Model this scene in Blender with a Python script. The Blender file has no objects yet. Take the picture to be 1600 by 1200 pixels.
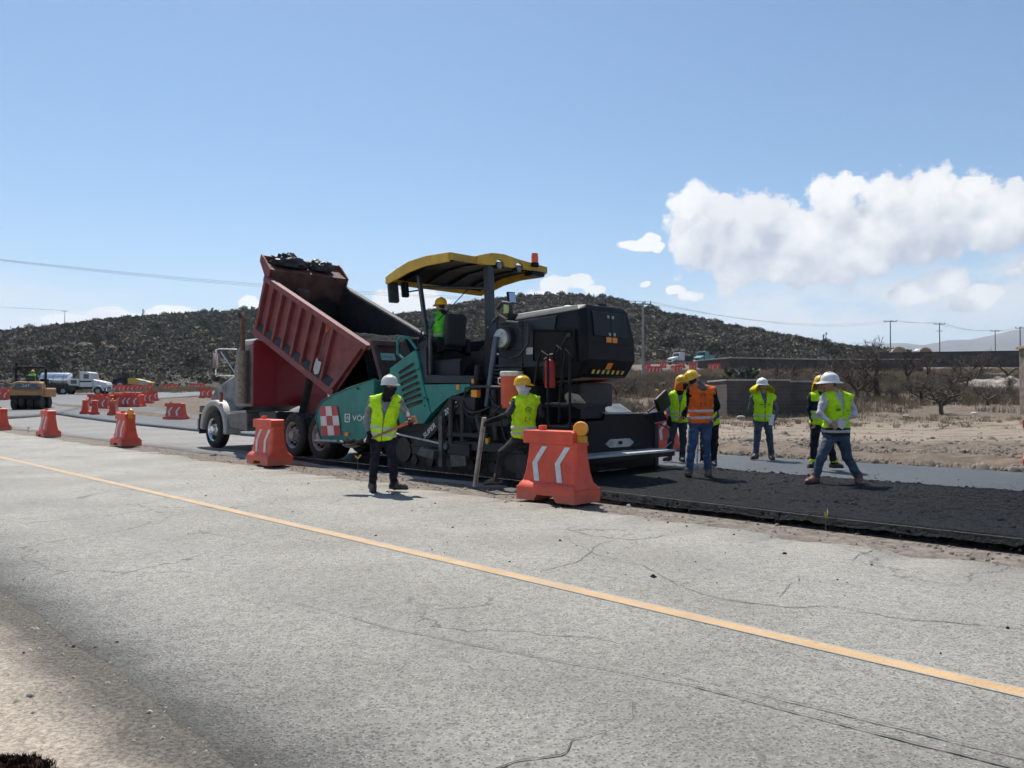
import bpy, bmesh, math, random
import numpy as np
from mathutils import Vector, Matrix
from mathutils.bvhtree import BVHTree

random.seed(7)
rng = np.random.default_rng(11)
R2 = math.sqrt(.5)
scene = bpy.context.scene
COL = scene.collection

# ------------------------------------------------------------------ camera
CAM_H = 1.45
PITCH = math.atan(22 / 1200)
cam_data = bpy.data.cameras.new('camera')
cam_data.sensor_fit = 'HORIZONTAL'
cam_data.sensor_width = 36.0
cam_data.lens = 36.0 * 1200 / 1600
cam_data.clip_start = .1
cam_data.clip_end = 30000
cam = bpy.data.objects.new('camera', cam_data)
cam.location = (0, 0, CAM_H)
cam.rotation_euler = (math.pi / 2 + PITCH, 0, 0)
COL.objects.link(cam)
scene.camera = cam

# ------------------------------------------------------------------ light and exposure
SUN_EL = math.radians(60)
SUN_AZ = math.radians(-20)            # from the view axis (+Y), to the left
SKY_STRENGTH = .080
SUN_STRENGTH = 4.8
scene.view_settings.view_transform = 'Standard'
scene.view_settings.look = 'None'
scene.view_settings.gamma = 1.0
scene.view_settings.use_curve_mapping = False
scene.view_settings.exposure = .43
scene.cycles.max_bounces = 6
scene.cycles.diffuse_bounces = 3
scene.cycles.glossy_bounces = 3
scene.cycles.transparent_max_bounces = 8
scene.cycles.volume_bounces = 1
scene.cycles.use_denoising = True
scene.cycles.use_adaptive_sampling = True
scene.cycles.adaptive_threshold = .03
scene.cycles.adaptive_min_samples = 12

sun_data = bpy.data.lights.new('sun', 'SUN')
sun_data.energy = SUN_STRENGTH
sun_data.angle = math.radians(.53)
sun_data.color = (1.0, .955, .88)
sun = bpy.data.objects.new('sun', sun_data)
to_sun = Vector((math.sin(SUN_AZ) * math.cos(SUN_EL), math.cos(SUN_AZ) * math.cos(SUN_EL), math.sin(SUN_EL)))
sun.rotation_euler = to_sun.to_track_quat('Z', 'Y').to_euler()
sun.location = (0, 0, 60)
COL.objects.link(sun)


class NT:
    """small helper to write node trees"""
    def __init__(self, tree):
        self.t = tree; self.n = tree.nodes; self.l = tree.links
    def put(self, sock, v):
        if isinstance(v, bpy.types.NodeSocket): self.l.new(v, sock)
        elif v is not None:
            try: sock.default_value = v
            except Exception:
                if isinstance(v, (int, float)): sock.default_value = (v, v, v)
                else: sock.default_value = tuple(v) + (1,)
    def node(self, typ, ins=None, **props):
        nd = self.n.new(typ)
        for k, v in props.items(): setattr(nd, k, v)
        for k, v in (ins or {}).items(): self.put(nd.inputs[k], v)
        return nd
    def m(self, op, a, b=None, c=None, clamp=False):
        nd = self.n.new('ShaderNodeMath'); nd.operation = op; nd.use_clamp = clamp
        self.put(nd.inputs[0], a)
        if b is not None: self.put(nd.inputs[1], b)
        if c is not None: self.put(nd.inputs[2], c)
        return nd.outputs[0]
    def v(self, op, a, b=None, c=None):
        nd = self.n.new('ShaderNodeVectorMath'); nd.operation = op
        self.put(nd.inputs[0], a)
        if b is not None: self.put(nd.inputs[1], b)
        if c is not None: self.put(nd.inputs[2], c)
        return nd.outputs['Value'] if op in ('LENGTH', 'DOT_PRODUCT', 'DISTANCE') else nd.outputs[0]
    def ss(self, x, lo, hi, a=0.0, b=1.0):
        nd = self.node('ShaderNodeMapRange', interpolation_type='SMOOTHSTEP')
        for i, q in enumerate((x, lo, hi, a, b)): self.put(nd.inputs[i], q)
        return nd.outputs[0]
    def mix(self, f, a, b, blend='MIX'):
        nd = self.n.new('ShaderNodeMix'); nd.data_type = 'RGBA'; nd.blend_type = blend
        self.put(nd.inputs[0], f)
        for i, q in ((6, a), (7, b)):
            if not isinstance(q, bpy.types.NodeSocket) and len(q) == 3: q = tuple(q) + (1,)
            self.put(nd.inputs[i], q)
        return nd.outputs[2]
    def noise(self, vec, scale, detail=3, rough=.55, dist=0, out=0, dims='3D'):
        nd = self.node('ShaderNodeTexNoise', {'Scale': scale, 'Detail': detail, 'Roughness': rough, 'Distortion': dist}, noise_dimensions=dims)
        if vec is not None: self.put(nd.inputs['Vector'], vec)
        return nd.outputs[out]
    def voro(self, vec, scale, feature='F1', out=0, rand=1.0):
        nd = self.node('ShaderNodeTexVoronoi', {'Scale': scale, 'Randomness': rand}, feature=feature)
        if vec is not None: self.put(nd.inputs['Vector'], vec)
        return nd.outputs[out]


# ------------------------------------------------------------------ sky with cumulus clouds
world = bpy.data.worlds.new('World')
scene.world = world
world.use_nodes = True
world.cycles.sampling_method = 'MANUAL'
world.cycles.sample_map_resolution = 256
wt = NT(world.node_tree)
wt.n.clear()
sky = wt.node('ShaderNodeTexSky', sky_type='NISHITA', sun_disc=False, sun_elevation=SUN_EL, sun_rotation=SUN_AZ,
              altitude=400, air_density=1.0, dust_density=.45, ozone_density=1.0)
tc = wt.node('ShaderNodeTexCoord')
D = tc.outputs['Generated']
sep = wt.node('ShaderNodeSeparateXYZ', {0: D})
az = wt.m('ARCTAN2', sep.outputs[0], sep.outputs[1])
el = wt.m('ARCSINE', sep.outputs[2])
AE = wt.node('ShaderNodeCombineXYZ', {0: az, 1: el, 2: 0.0}).outputs[0]
# cloud puffs: azimuth, elevation and radii in radians; more of the same go on all round the horizon
PUFF = []
def puff_px(px, py, rx, ry):
    u = (px - 800) / 1200
    a = math.atan(u); e = math.atan((622 - py) / 1200 * math.cos(a))
    PUFF.append((a, e, rx / 1200 * math.cos(a) ** 2, ry / 1200 * math.cos(a)))
for q in ((1095, 352, 58, 64), (1160, 372, 108, 80), (1250, 376, 98, 72), (1302, 312, 58, 46), (1345, 292, 24, 15), (1230, 412, 150, 36), (1130, 322, 26, 24), (1075, 335, 24, 26), (1190, 345, 40, 30), (1275, 300, 30, 26), (1400, 305, 44, 26), (1455, 292, 40, 22), (1520, 290, 40, 20), (1345, 395, 70, 34), (1400, 345, 86, 70), (1470, 335, 96, 72),
          (1560, 335, 92, 56), (1680, 345, 110, 60), (1800, 365, 120, 55), (985, 378, 20, 10), (1012, 374, 22, 14), (1030, 382, 12, 8), (870, 446, 26, 20), (900, 440, 24, 18), (920, 455, 22, 10),
          (850, 466, 34, 14), (1066, 456, 12, 7), (1082, 464, 12, 10), (1430, 462, 50, 22), (1480, 440, 36, 24), (1530, 458, 50, 20), (1585, 420, 20, 10), (1600, 412, 18, 12), (1018, 440, 8, 5), (120, 502, 60, 16), (165, 490, 50, 14), (205, 496, 40, 12),
          (265, 486, 42, 9), (392, 472, 22, 14), (640, 478, 70, 26)):
    puff_px(*q)
prs = random.Random(5)
for i in range(9):
    a0 = .95 + i * .49
    e0 = prs.uniform(.10, .24); w0 = prs.uniform(.09, .2)
    for j in range(2):
        PUFF.append((a0 + prs.uniform(-.6, .6) * w0 - (2 * math.pi if a0 > math.pi else 0), e0 + prs.uniform(-.02, .03), w0 * prs.uniform(.6, 1), prs.uniform(.03, .055)))

def cloud_group(name, puffs):
    cg = bpy.data.node_groups.new(name, 'ShaderNodeTree')
    cg.interface.new_socket('P', in_out='INPUT', socket_type='NodeSocketVector')
    cg.interface.new_socket('F', in_out='OUTPUT', socket_type='NodeSocketFloat')
    ct = NT(cg); gi = ct.node('NodeGroupInput'); go = ct.node('NodeGroupOutput'); P0 = gi.outputs[0]
    w1 = ct.v('SUBTRACT', ct.noise(P0, 11, 3, .5, out=1), (.5, .5, .5))
    P1 = ct.v('MULTIPLY_ADD', w1, (.05, .035, 0), P0)
    acc = None
    for a, e, rx, ry in puffs:
        q = ct.v('LENGTH', ct.v('MULTIPLY_ADD', P1, (1 / rx, 1 / ry, 0), (-a / rx, -e / ry, 0)))
        acc = q if acc is None else ct.m('SMOOTH_MIN', acc, q, .12)
    w2 = ct.v('SUBTRACT', ct.noise(P0, 45, 3, .6, out=1), (.5, .5, .5))
    P2 = ct.v('MULTIPLY_ADD', w2, (.014, .012, 0), P0)
    b1 = ct.voro(P2, 22, 'F1'); b2 = ct.voro(P2, 52, 'F1')
    n1 = ct.noise(P0, 95, 6, .68)
    f = ct.m('SUBTRACT', 1.12, acc)
    f = ct.m('ADD', f, ct.m('MULTIPLY', ct.m('SUBTRACT', .42, b1), .62))
    f = ct.m('ADD', f, ct.m('MULTIPLY', ct.m('SUBTRACT', .42, b2), .44))
    f = ct.m('ADD', f, ct.m('MULTIPLY', ct.m('SUBTRACT', n1, .5), .62))
    ct.l.new(f, go.inputs[0])
    return cg
def cloudy(puffs, name):
    """background closure for one sector of the sky that holds clouds"""
    cg = cloud_group(name, puffs)
    def field(vec):
        nd = wt.n.new('ShaderNodeGroup'); nd.node_tree = cg
        wt.l.new(vec, nd.inputs[0]); return nd.outputs[0]
    F0 = field(AE); F1 = field(wt.v('ADD', AE, (-.010, .030, 0)))
    alpha = wt.ss(F0, -.04, .22)
    lit = wt.m('ADD', .58, wt.m('MULTIPLY', wt.m('SUBTRACT', F0, F1), .66), clamp=True)
    soft = wt.noise(AE, 7, 3, .5)
    lit = wt.m('SUBTRACT', lit, wt.m('MULTIPLY', wt.ss(soft, .42, .68), .30), clamp=True)
    cloudcol = wt.mix(lit, (4.6, 4.95, 5.8), (9.5, 9.4, 9.2))
    c = wt.mix(wt.m('MULTIPLY', alpha, .97), skyc, cloudcol)
    return wt.node('ShaderNodeBackground', {0: c, 1: SKY_STRENGTH}).outputs[0]
veil = wt.m('MULTIPLY', wt.ss(wt.noise(wt.v('MULTIPLY', AE, (2.2, 9, 1)), 1.6, 4, .6), .34, .66), wt.m('MULTIPLY', wt.ss(el, .0, .03), wt.ss(el, .17, .07)))
skyb = wt.mix(1.0, sky.outputs[0], (.80, 1.0, 1.10), 'MULTIPLY')
skyb = wt.mix(wt.ss(el, .26, .0, 0.0, .6), skyb, (4.5, 5.8, 7.2))
for a_, e_, rx_, ry_ in ((.40, .105, .28, .055), (.58, .115, .22, .06), (.30, .10, .16, .035), (-.52, .085, .16, .03), (1.5, .1, .3, .05), (-1.6, .1, .35, .05), (2.7, .1, .3, .05)):
    q_ = wt.v('LENGTH', wt.v('MULTIPLY_ADD', AE, (1 / rx_, 1 / ry_, 0), (-a_ / rx_, -e_ / ry_, 0)))
    veil = wt.m('MAXIMUM', veil, wt.m('MULTIPLY', wt.ss(q_, 1.15, .2), wt.ss(wt.noise(wt.v('MULTIPLY', AE, (1, 2.2, 1)), 10, 6, .64), .28, .55)))
skyc = wt.mix(wt.m('MULTIPLY', veil, .78), skyb, (7.6, 7.8, 8.0))
clear = wt.node('ShaderNodeBackground', {0: skyc, 1: SKY_STRENGTH}).outputs[0]
band = wt.m('MULTIPLY', wt.m('GREATER_THAN', el, .005), wt.m('LESS_THAN', el, .36))
SECT = [[q for q in PUFF if q[0] > .02 and q[0] < .9], [q for q in PUFF if -.75 < q[0] < .18 and q[0] <= .1], [q for q in PUFF if q[0] >= .8 or q[0] < -.72]]
LIM = [(.10, .80), (-.72, .10), None]
def sector(l):
    if l: return wt.m('MULTIPLY', band, wt.m('MULTIPLY', wt.m('GREATER_THAN', az, l[0]), wt.m('LESS_THAN', az, l[1])))
    return wt.m('MULTIPLY', band, wt.m('SUBTRACT', 1.0, wt.m('MULTIPLY', wt.m('GREATER_THAN', az, -.72), wt.m('LESS_THAN', az, .80))))
shd = clear
for puffs, l, nm in zip(SECT, LIM, ('clouds_right', 'clouds_left', 'clouds_round')):
    mx = wt.n.new('ShaderNodeMixShader'); wt.l.new(sector(l), mx.inputs[0]); wt.l.new(shd, mx.inputs[1]); wt.l.new(cloudy(puffs, nm), mx.inputs[2]); shd = mx.outputs[0]
wo = wt.node('ShaderNodeOutputWorld')
wt.l.new(shd, wo.inputs[0])

# ------------------------------------------------------------------ places: road coordinates and terrain
# s runs along the road (away to the left), t across it (away to the right), the camera stands over s = t = 0
def RP(s, t, z=0.0): return Vector(((t - s) * R2, (s + t) * R2, z))

def sstep(a, b, x):
    q = np.clip((np.asarray(x, float) - a) / (b - a), 0, 1)
    return q * q * (3 - 2 * q)

def terr(x, y):
    """height of the land: level round the road, rising gently towards the hills"""
    x = np.asarray(x, float); y = np.asarray(y, float)
    k = .044 + .056 * sstep(-.35, .12, x / np.maximum(y, 5))
    d = 6 * np.log1p(np.exp(np.clip((y - 44) / 6, -30, 60)))
    return k * 180 * (1 - np.exp(-d / 180))

def pix_ray(px, py):
    u = (px - 800) / 1200; v = -(py - 600) / 1200
    return Vector((u, math.cos(PITCH) - math.sin(PITCH) * v, math.sin(PITCH) + math.cos(PITCH) * v))

def on_land(px, py, lift=0.0):
    """survey: where a sight line from the tripod point meets the land"""
    d = pix_ray(px, py); k0 = 2.0; k = 2.0
    while k < 700:
        q = d * k
        if CAM_H + q.z <= float(terr(q.x, q.y)) + lift: break
        k0 = k; k *= 1.01
    for _ in range(30):
        m = (k0 + k) / 2; q = d * m
        if CAM_H + q.z <= float(terr(q.x, q.y)) + lift: k = m
        else: k0 = m
    q = d * k
    return Vector((q.x, q.y, float(terr(q.x, q.y)) + lift))

def at_depth(px, py, Y):
    d = pix_ray(px, py); k = Y / d.y
    return Vector((d.x * k, Y, CAM_H + d.z * k))

# ------------------------------------------------------------------ numpy noise
def _hash(ix, iy, iz):
    n = (ix * 374761393 + iy * 668265263 + iz * 1274126177) & 0xffffffff
    n = ((n ^ (n >> 13)) * 1274126177) & 0xffffffff
    return ((n ^ (n >> 16)) & 0xffff) / 65535.0
def vnoise(x, y, z=0.0):
    x, y, z = np.broadcast_arrays(np.asarray(x, float), np.asarray(y, float), np.asarray(z, float))
    ix, iy, iz = (np.floor(q).astype(np.int64) for q in (x, y, z))
    fx, fy, fz = x - ix, y - iy, z - iz
    fx, fy, fz = (q * q * (3 - 2 * q) for q in (fx, fy, fz))
    r = 0
    for a in (0, 1):
        for b in (0, 1):
            for c in (0, 1):
                r = r + _hash(ix + a, iy + b, iz + c) * (fx if a else 1 - fx) * (fy if b else 1 - fy) * (fz if c else 1 - fz)
    return r * 2 - 1
def fbm(x, y, z=0.0, o=4):
    r = 0; a = 1.0; s = 0
    for i in range(o):
        r = r + a * vnoise(x * 2 ** i + 17 * i, y * 2 ** i + 5 * i, np.asarray(z) * 2 ** i); s += a; a *= .5
    return r / s

# ------------------------------------------------------------------ materials
MATS = {}
def principled(name):
    m = bpy.data.materials.new(name); m.use_nodes = True
    t = NT(m.node_tree); t.n.clear()
    b = t.node('ShaderNodeBsdfPrincipled'); o = t.node('ShaderNodeOutputMaterial')
    t.l.new(b.outputs[0], o.inputs[0])
    MATS[name] = m
    return m, t, b
def mat(name, col, rough=.6, metal=0.0, var=.16, scale=5.0, bump=0.0, bscale=60.0, dust=0.0, dustcol=(.34, .28, .22), coat=0.0, spec=.5, rust=0.0):
    if name in MATS: return MATS[name]
    m, t, b = principled(name)
    c = t.node('ShaderNodeTexCoord').outputs['Object']
    n = t.noise(c, scale, 5, .6)
    lo = tuple(q * (1 - var) for q in col); hi = tuple(min(1, q * (1 + var)) for q in col)
    colr = t.mix(t.ss(n, .3, .7), lo, hi)
    if rust:
        rn = t.noise(c, scale * 2.3, 6, .7)
        colr = t.mix(t.m('MULTIPLY', t.ss(rn, .56, .68), rust), colr, (.16, .06, .03))
    if dust:
        g = t.node('ShaderNodeNewGeometry')
        up = t.ss(t.node('ShaderNodeSeparateXYZ', {0: g.outputs['Normal']}).outputs[2], .1, .95, .25, 1)
        dn = t.ss(t.noise(c, scale * 1.7, 6, .65), .38, .72)
        colr = t.mix(t.m('MULTIPLY', t.m('MULTIPLY', dn, up), dust), colr, dustcol)
    t.put(b.inputs['Base Color'], colr)
    rr = t.m('ADD', rough - .08, t.m('MULTIPLY', t.noise(c, scale * 3, 3), .16), clamp=True)
    t.put(b.inputs['Roughness'], rr)
    b.inputs['Metallic'].default_value = metal
    b.inputs['Specular IOR Level'].default_value = spec
    if coat: b.inputs['Coat Weight'].default_value = coat
    if bump:
        bn = t.node('ShaderNodeBump', {'Strength': 1.0, 'Distance': bump, 'Height': t.noise(c, bscale, 4, .6)})
        t.l.new(bn.outputs[0], b.inputs['Normal'])
    return m

# ------------------------------------------------------------------ mesh building
def obj(name, me, material=None, parent=None):
    o = bpy.data.objects.new(name, me); COL.objects.link(o)
    if material is not None:
        for q in (material if isinstance(material, (list, tuple)) else [material]): me.materials.append(q)
    if parent is not None: o.parent = parent
    return o
def tag(o, label=None, cat=None, group=None, kind=None):
    if label: o['label'] = label
    if cat: o['category'] = cat
    if group: o['group'] = group
    if kind: o['kind'] = kind
    return o
def thing(name, label, cat, loc=(0, 0, 0), rz=0.0, group=None):
    o = bpy.data.objects.new(name, None); COL.objects.link(o)
    o.empty_display_size = .3
    o.location = loc; o.rotation_euler = (0, 0, rz)
    return tag(o, label, cat, group)
def np_mesh(name, V, F, smooth=False):
    """V (n,3), F (m,k) with k = 3 or 4"""
    V = np.asarray(V, np.float32); F = np.asarray(F, np.int32)
    me = bpy.data.meshes.new(name)
    n, k = F.shape
    me.vertices.add(len(V)); me.vertices.foreach_set('co', V.ravel())
    me.loops.add(n * k); me.loops.foreach_set('vertex_index', F.ravel())
    me.polygons.add(n); me.polygons.foreach_set('loop_start', np.arange(0, n * k, k, dtype=np.int32))
    try: me.polygons.foreach_set('loop_total', np.full(n, k, dtype=np.int32))
    except Exception: pass
    me.update(calc_edges=True); me.validate()
    if smooth: me.polygons.foreach_set('use_smooth', np.ones(n, bool))
    return me
def grid_faces(nu, nv):
    i = np.arange(nu - 1)[:, None] * nv + np.arange(nv - 1)[None, :]
    return np.stack([i, i + nv, i + nv + 1, i + 1], -1).reshape(-1, 4)

class MB:
    """collects simple solids; build() links them as one mesh object. xf maps the drawing coordinates to local ones."""
    def __init__(self, xf=None):
        self.bm = bmesh.new(); self.xf = xf
    def _p(self, p):
        return Vector(self.xf(*p)) if self.xf else Vector(p)
    def faces(self, pts, fs, mi=0, smooth=False):
        vs = [self.bm.verts.new(self._p(p)) for p in pts]
        for f in fs:
            try:
                fc = self.bm.faces.new([vs[i] for i in f]); fc.material_index = mi; fc.smooth = smooth
            except ValueError: pass
        return self
    def box(self, x0, x1, y0, y1, z0, z1, mi=0):
        p = [(x, y, z) for x in (x0, x1) for y in (y0, y1) for z in (z0, z1)]
        return self.faces(p, [(0, 1, 3, 2), (4, 6, 7, 5), (0, 4, 5, 1), (2, 3, 7, 6), (0, 2, 6, 4), (1, 5, 7, 3)], mi)
    def prism(self, pts, vec, mi=0):
        n = len(pts); v = Vector(vec)
        P = [tuple(p) for p in pts] + [tuple(Vector(p) + v) for p in pts]
        fs = [tuple(range(n)), tuple(range(2 * n - 1, n - 1, -1))] + [(i, (i + 1) % n, n + (i + 1) % n, n + i) for i in range(n)]
        return self.faces(P, fs, mi)
    def side(self, poly, t0, t1, mi=0):       # polygon in (s, z), thickness across
        return self.prism([(a, t0, b) for a, b in poly], (0, t1 - t0, 0), mi)
    def rear(self, poly, s0, s1, mi=0):       # polygon in (t, z), thickness along
        return self.prism([(s0, a, b) for a, b in poly], (s1 - s0, 0, 0), mi)
    def plan(self, poly, z0, z1, mi=0):
        return self.prism([(a, b, z0) for a, b in poly], (0, 0, z1 - z0), mi)
    def tube(self, path, r, n=8, mi=0, close=False, caps=True):
        P = [Vector(p) for p in path]; k = len(P); rings = []
        rr = r if isinstance(r, (list, tuple)) else [r] * k
        up = None
        for i in range(k):
            d = (P[(i + 1) % k] - P[i - 1]) if close or 0 < i < k - 1 else (P[1] - P[0] if i == 0 else P[-1] - P[-2])
            d.normalize()
            if up is None:
                up = d.orthogonal().normalized()
            up = (up - d * up.dot(d))
            if up.length < 1e-4: up = d.orthogonal()
            up.normalize(); sd = d.cross(up)
            rings.append([P[i] + (up * math.cos(2 * math.pi * j / n) + sd * math.sin(2 * math.pi * j / n)) * rr[i] for j in range(n)])
        pts = [p for rg in rings for p in rg]; fs = []
        for i in range(k if close else k - 1):
            a = i * n; b = ((i + 1) % k) * n
            for j in range(n): fs.append((a + j, a + (j + 1) % n, b + (j + 1) % n, b + j))
        if caps and not close: fs += [tuple(range(n - 1, -1, -1)), tuple(range((k - 1) * n, k * n))]
        return self.faces(pts, fs, mi, smooth=n > 5)
    def cyl(self, p0, p1, r0, r1=None, n=16, mi=0):
        return self.tube([p0, p1], [r0, r0 if r1 is None else r1], n, mi)
    def lathe(self, prof, o, axis, n=24, mi=0, smooth=True, cap=False):
        """prof: (radius, height along axis)"""
        ax = Vector(axis).normalized(); u = ax.orthogonal().normalized(); w = ax.cross(u); o = Vector(o)
        pts = []; k = len(prof)
        for r, h in prof:
            for j in range(n):
                a = 2 * math.pi * j / n
                pts.append(o + ax * h + (u * math.cos(a) + w * math.sin(a)) * max(r, 1e-4))
        fs = [(i * n + j, i * n + (j + 1) % n, (i + 1) * n + (j + 1) % n, (i + 1) * n + j) for i in range(k - 1) for j in range(n)]
        if cap: fs += [tuple(range(n)), tuple(range((k - 1) * n, k * n))]
        return self.faces(pts, fs, mi, smooth)
    def obox(self, c, sx, sy, sz, rot, mi=0):
        """oriented box: centre, full sizes, Euler rotation"""
        M = Matrix.Translation(Vector(c)) @ (rot.to_matrix().to_4x4() if hasattr(rot, 'to_matrix') else Matrix.Rotation(rot[2], 4, 'Z') @ Matrix.Rotation(rot[1], 4, 'Y') @ Matrix.Rotation(rot[0], 4, 'X'))
        p = [tuple(M @ Vector((x * sx / 2, y * sy / 2, z * sz / 2))) for x in (-1, 1) for y in (-1, 1) for z in (-1, 1)]
        return self.faces(p, [(0, 1, 3, 2), (4, 6, 7, 5), (0, 4, 5, 1), (2, 3, 7, 6), (0, 2, 6, 4), (1, 5, 7, 3)], mi)
    def build(self, name, material, parent=None, bevel=0.0, smooth=None, label=None):
        bmesh.ops.recalc_face_normals(self.bm, faces=self.bm.faces[:])
        me = bpy.data.meshes.new(name); self.bm.to_mesh(me); self.bm.free()
        if smooth is not None:
            me.polygons.foreach_set('use_smooth', np.ones(len(me.polygons), bool)); me.set_sharp_from_angle(angle=math.radians(smooth))
        elif any(p.use_smooth for p in me.polygons):
            me.polygons.foreach_set('use_smooth', np.ones(len(me.polygons), bool)); me.set_sharp_from_angle(angle=math.radians(35))
        o = obj(name, me, material, parent)
        if bevel:
            md = o.modifiers.new('bevel', 'BEVEL'); md.width = bevel; md.segments = 2; md.limit_method = 'ANGLE'; md.angle_limit = math.radians(40)
        if label: o['label'] = label
        return o

def copy_tree(root, parent=None):
    c = root.copy(); COL.objects.link(c); c.parent = parent
    for ch in [q for q in root.children]: copy_tree(ch, c)
    return c

def text_mesh(txt, size, material, parent, name, origin, right, up, xf=None, depth=.004, shear=0.0, align='LEFT', squeeze=1.0):
    """flat lettering: origin + right/up directions in drawing coordinates"""
    cu = bpy.data.curves.new(name, 'FONT'); cu.body = txt; cu.size = size; cu.align_x = align; cu.shear = shear; cu.resolution_u = 3
    tmp = bpy.data.objects.new('tmp_text', cu); COL.objects.link(tmp)
    dg = bpy.context.evaluated_depsgraph_get()
    me = bpy.data.meshes.new_from_object(tmp.evaluated_get(dg))
    bpy.data.objects.remove(tmp); bpy.data.curves.remove(cu)
    o_, r_, u_ = Vector(origin), Vector(right), Vector(up)
    for v in me.vertices:
        p = o_ + r_ * (v.co.x * squeeze) + u_ * v.co.y
        v.co = Vector(xf(*p)) if xf else p
    me.materials.clear(); me.name = name
    return obj(name, me, material, parent)
# ================================================================== SETTING
def road_t(t, coord):
    s = t.node('ShaderNodeSeparateXYZ', {0: coord})
    return t.m('MULTIPLY', t.m('ADD', s.outputs[0], s.outputs[1]), R2), s

# ---- ground material: dry soil with gravel, a worn tan track on the far side, a dark gritty band along the near kerbless edge
def ground_material():
    m, t, b = principled('dry_soil')
    c = t.node('ShaderNodeTexCoord').outputs['Object']
    tt, sp = road_t(t, c)
    big = t.noise(c, .22, 5, .6); mid = t.noise(c, 2.2, 6, .65); fine = t.noise(c, 38, 4, .7)
    col = t.mix(t.ss(mid, .32, .70), (.098, .076, .058), (.205, .163, .124))
    col = t.mix(t.m('MULTIPLY', t.ss(big, .45, .62), .5), col, (.135, .108, .088))
    # wheel track worn pale, running level across the far side
    wob = t.m('ADD', sp.outputs[1], t.m('MULTIPLY', t.noise(c, .09, 3), 8))
    trk = t.m('MULTIPLY', t.ss(wob, 27.5, 31), t.ss(wob, 47, 39))
    stre = t.noise(t.v('MULTIPLY', c, (.18, 1.5, 1)), 1.5, 5, .65)
    trk = t.m('MULTIPLY', trk, t.ss(stre, .36, .56))
    col = t.mix(t.m('MULTIPLY', trk, .85), col, (.29, .24, .185))
    # near verge: gritty grey-brown band, then pale gravel soil
    tw = t.m('ADD', tt, t.m('MULTIPLY', t.m('SUBTRACT', t.noise(c, 2.6, 4), .5), .35))
    near = t.ss(tw, 3.0, 1.6)
    col = t.mix(near, col, t.mix(t.ss(fine, .35, .68), (.25, .213, .172), (.46, .395, .32)))
    band = t.m('MULTIPLY', t.ss(tw, .90, 1.30), t.ss(tw, 2.1, 1.7))
    col = t.mix(t.m('MULTIPLY', band, .92), col, t.mix(t.ss(fine, .35, .65), (.062, .056, .050), (.125, .113, .100)))
    # gritty strip at the broken far edge of the old road
    strip = t.m('MULTIPLY', t.ss(tw, 7.0, 7.3), t.ss(tw, 9.3, 8.9))
    col = t.mix(t.m('MULTIPLY', strip, .8), col, t.mix(t.ss(t.noise(c, 9, 5, .7), .35, .65), (.125, .108, .094), (.255, .222, .19)))
    sp1 = t.voro(c, 60)
    col = t.mix(t.m('MULTIPLY', t.ss(sp1, .22, .05), .55), col, (.12, .10, .085))
    t.put(b.inputs['Base Color'], col); b.inputs['Roughness'].default_value = .95; b.inputs['Specular IOR Level'].default_value = .2
    h = t.m('ADD', t.m('MULTIPLY', fine, .35), t.m('ADD', t.m('MULTIPLY', mid, 1.6), t.m('MULTIPLY', t.ss(sp1, .3, .0), .3)))
    bn = t.node('ShaderNodeBump', {'Strength': .9, 'Distance': .035, 'Height': h})
    t.l.new(bn.outputs[0], b.inputs['Normal'])
    return m

def build_ground():
    ang = np.concatenate([np.arange(-180, -44, 3.0), np.arange(-44, 44, .3), np.arange(44, 180.1, 3.0)])
    rad = np.concatenate([[0.02], np.geomspace(.7, 70, 250), np.geomspace(72, 9000, 70)])
    A, Rr = np.meshgrid(np.radians(ang), rad, indexing='ij')
    X = np.sin(A) * Rr; Y = np.cos(A) * Rr
    t = (X + Y) * R2; s = (Y - X) * R2
    Z = terr(X, Y) - .012
    rough = sstep(17.0, 18.2, t) * sstep(160, 60, Rr)
    Z += rough * (.10 * fbm(X * .55, Y * .55, 3.3, 4) + .05 * fbm(X * 2.1, Y * 2.1, 1.1, 3) + .05)
    Z += rough * .14 * np.exp(-((t - 18.3 - .4 * vnoise(s * .4, 0)) / .75) ** 2)                # low spoil berm beside the new lane
    Z -= .03 * ((t > 1.7) & (t < 17.0)) * (Rr < 300) * sstep(.2, .6, (t - 1.7))                 # bed under the paving
    Z += (t < 1.6) * (Rr < 60) * (.009 + sstep(1.3, .6, t) * (.012 + .03 * fbm(X * 1.1, Y * 1.1, 9.0, 4)))
    V = np.stack([X, Y, Z], -1).reshape(-1, 3)
    o = obj('ground', np_mesh('ground', V, grid_faces(len(ang), len(rad))[:, ::-1], True), ground_material())
    return tag(o, kind='structure')
build_ground()

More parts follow.
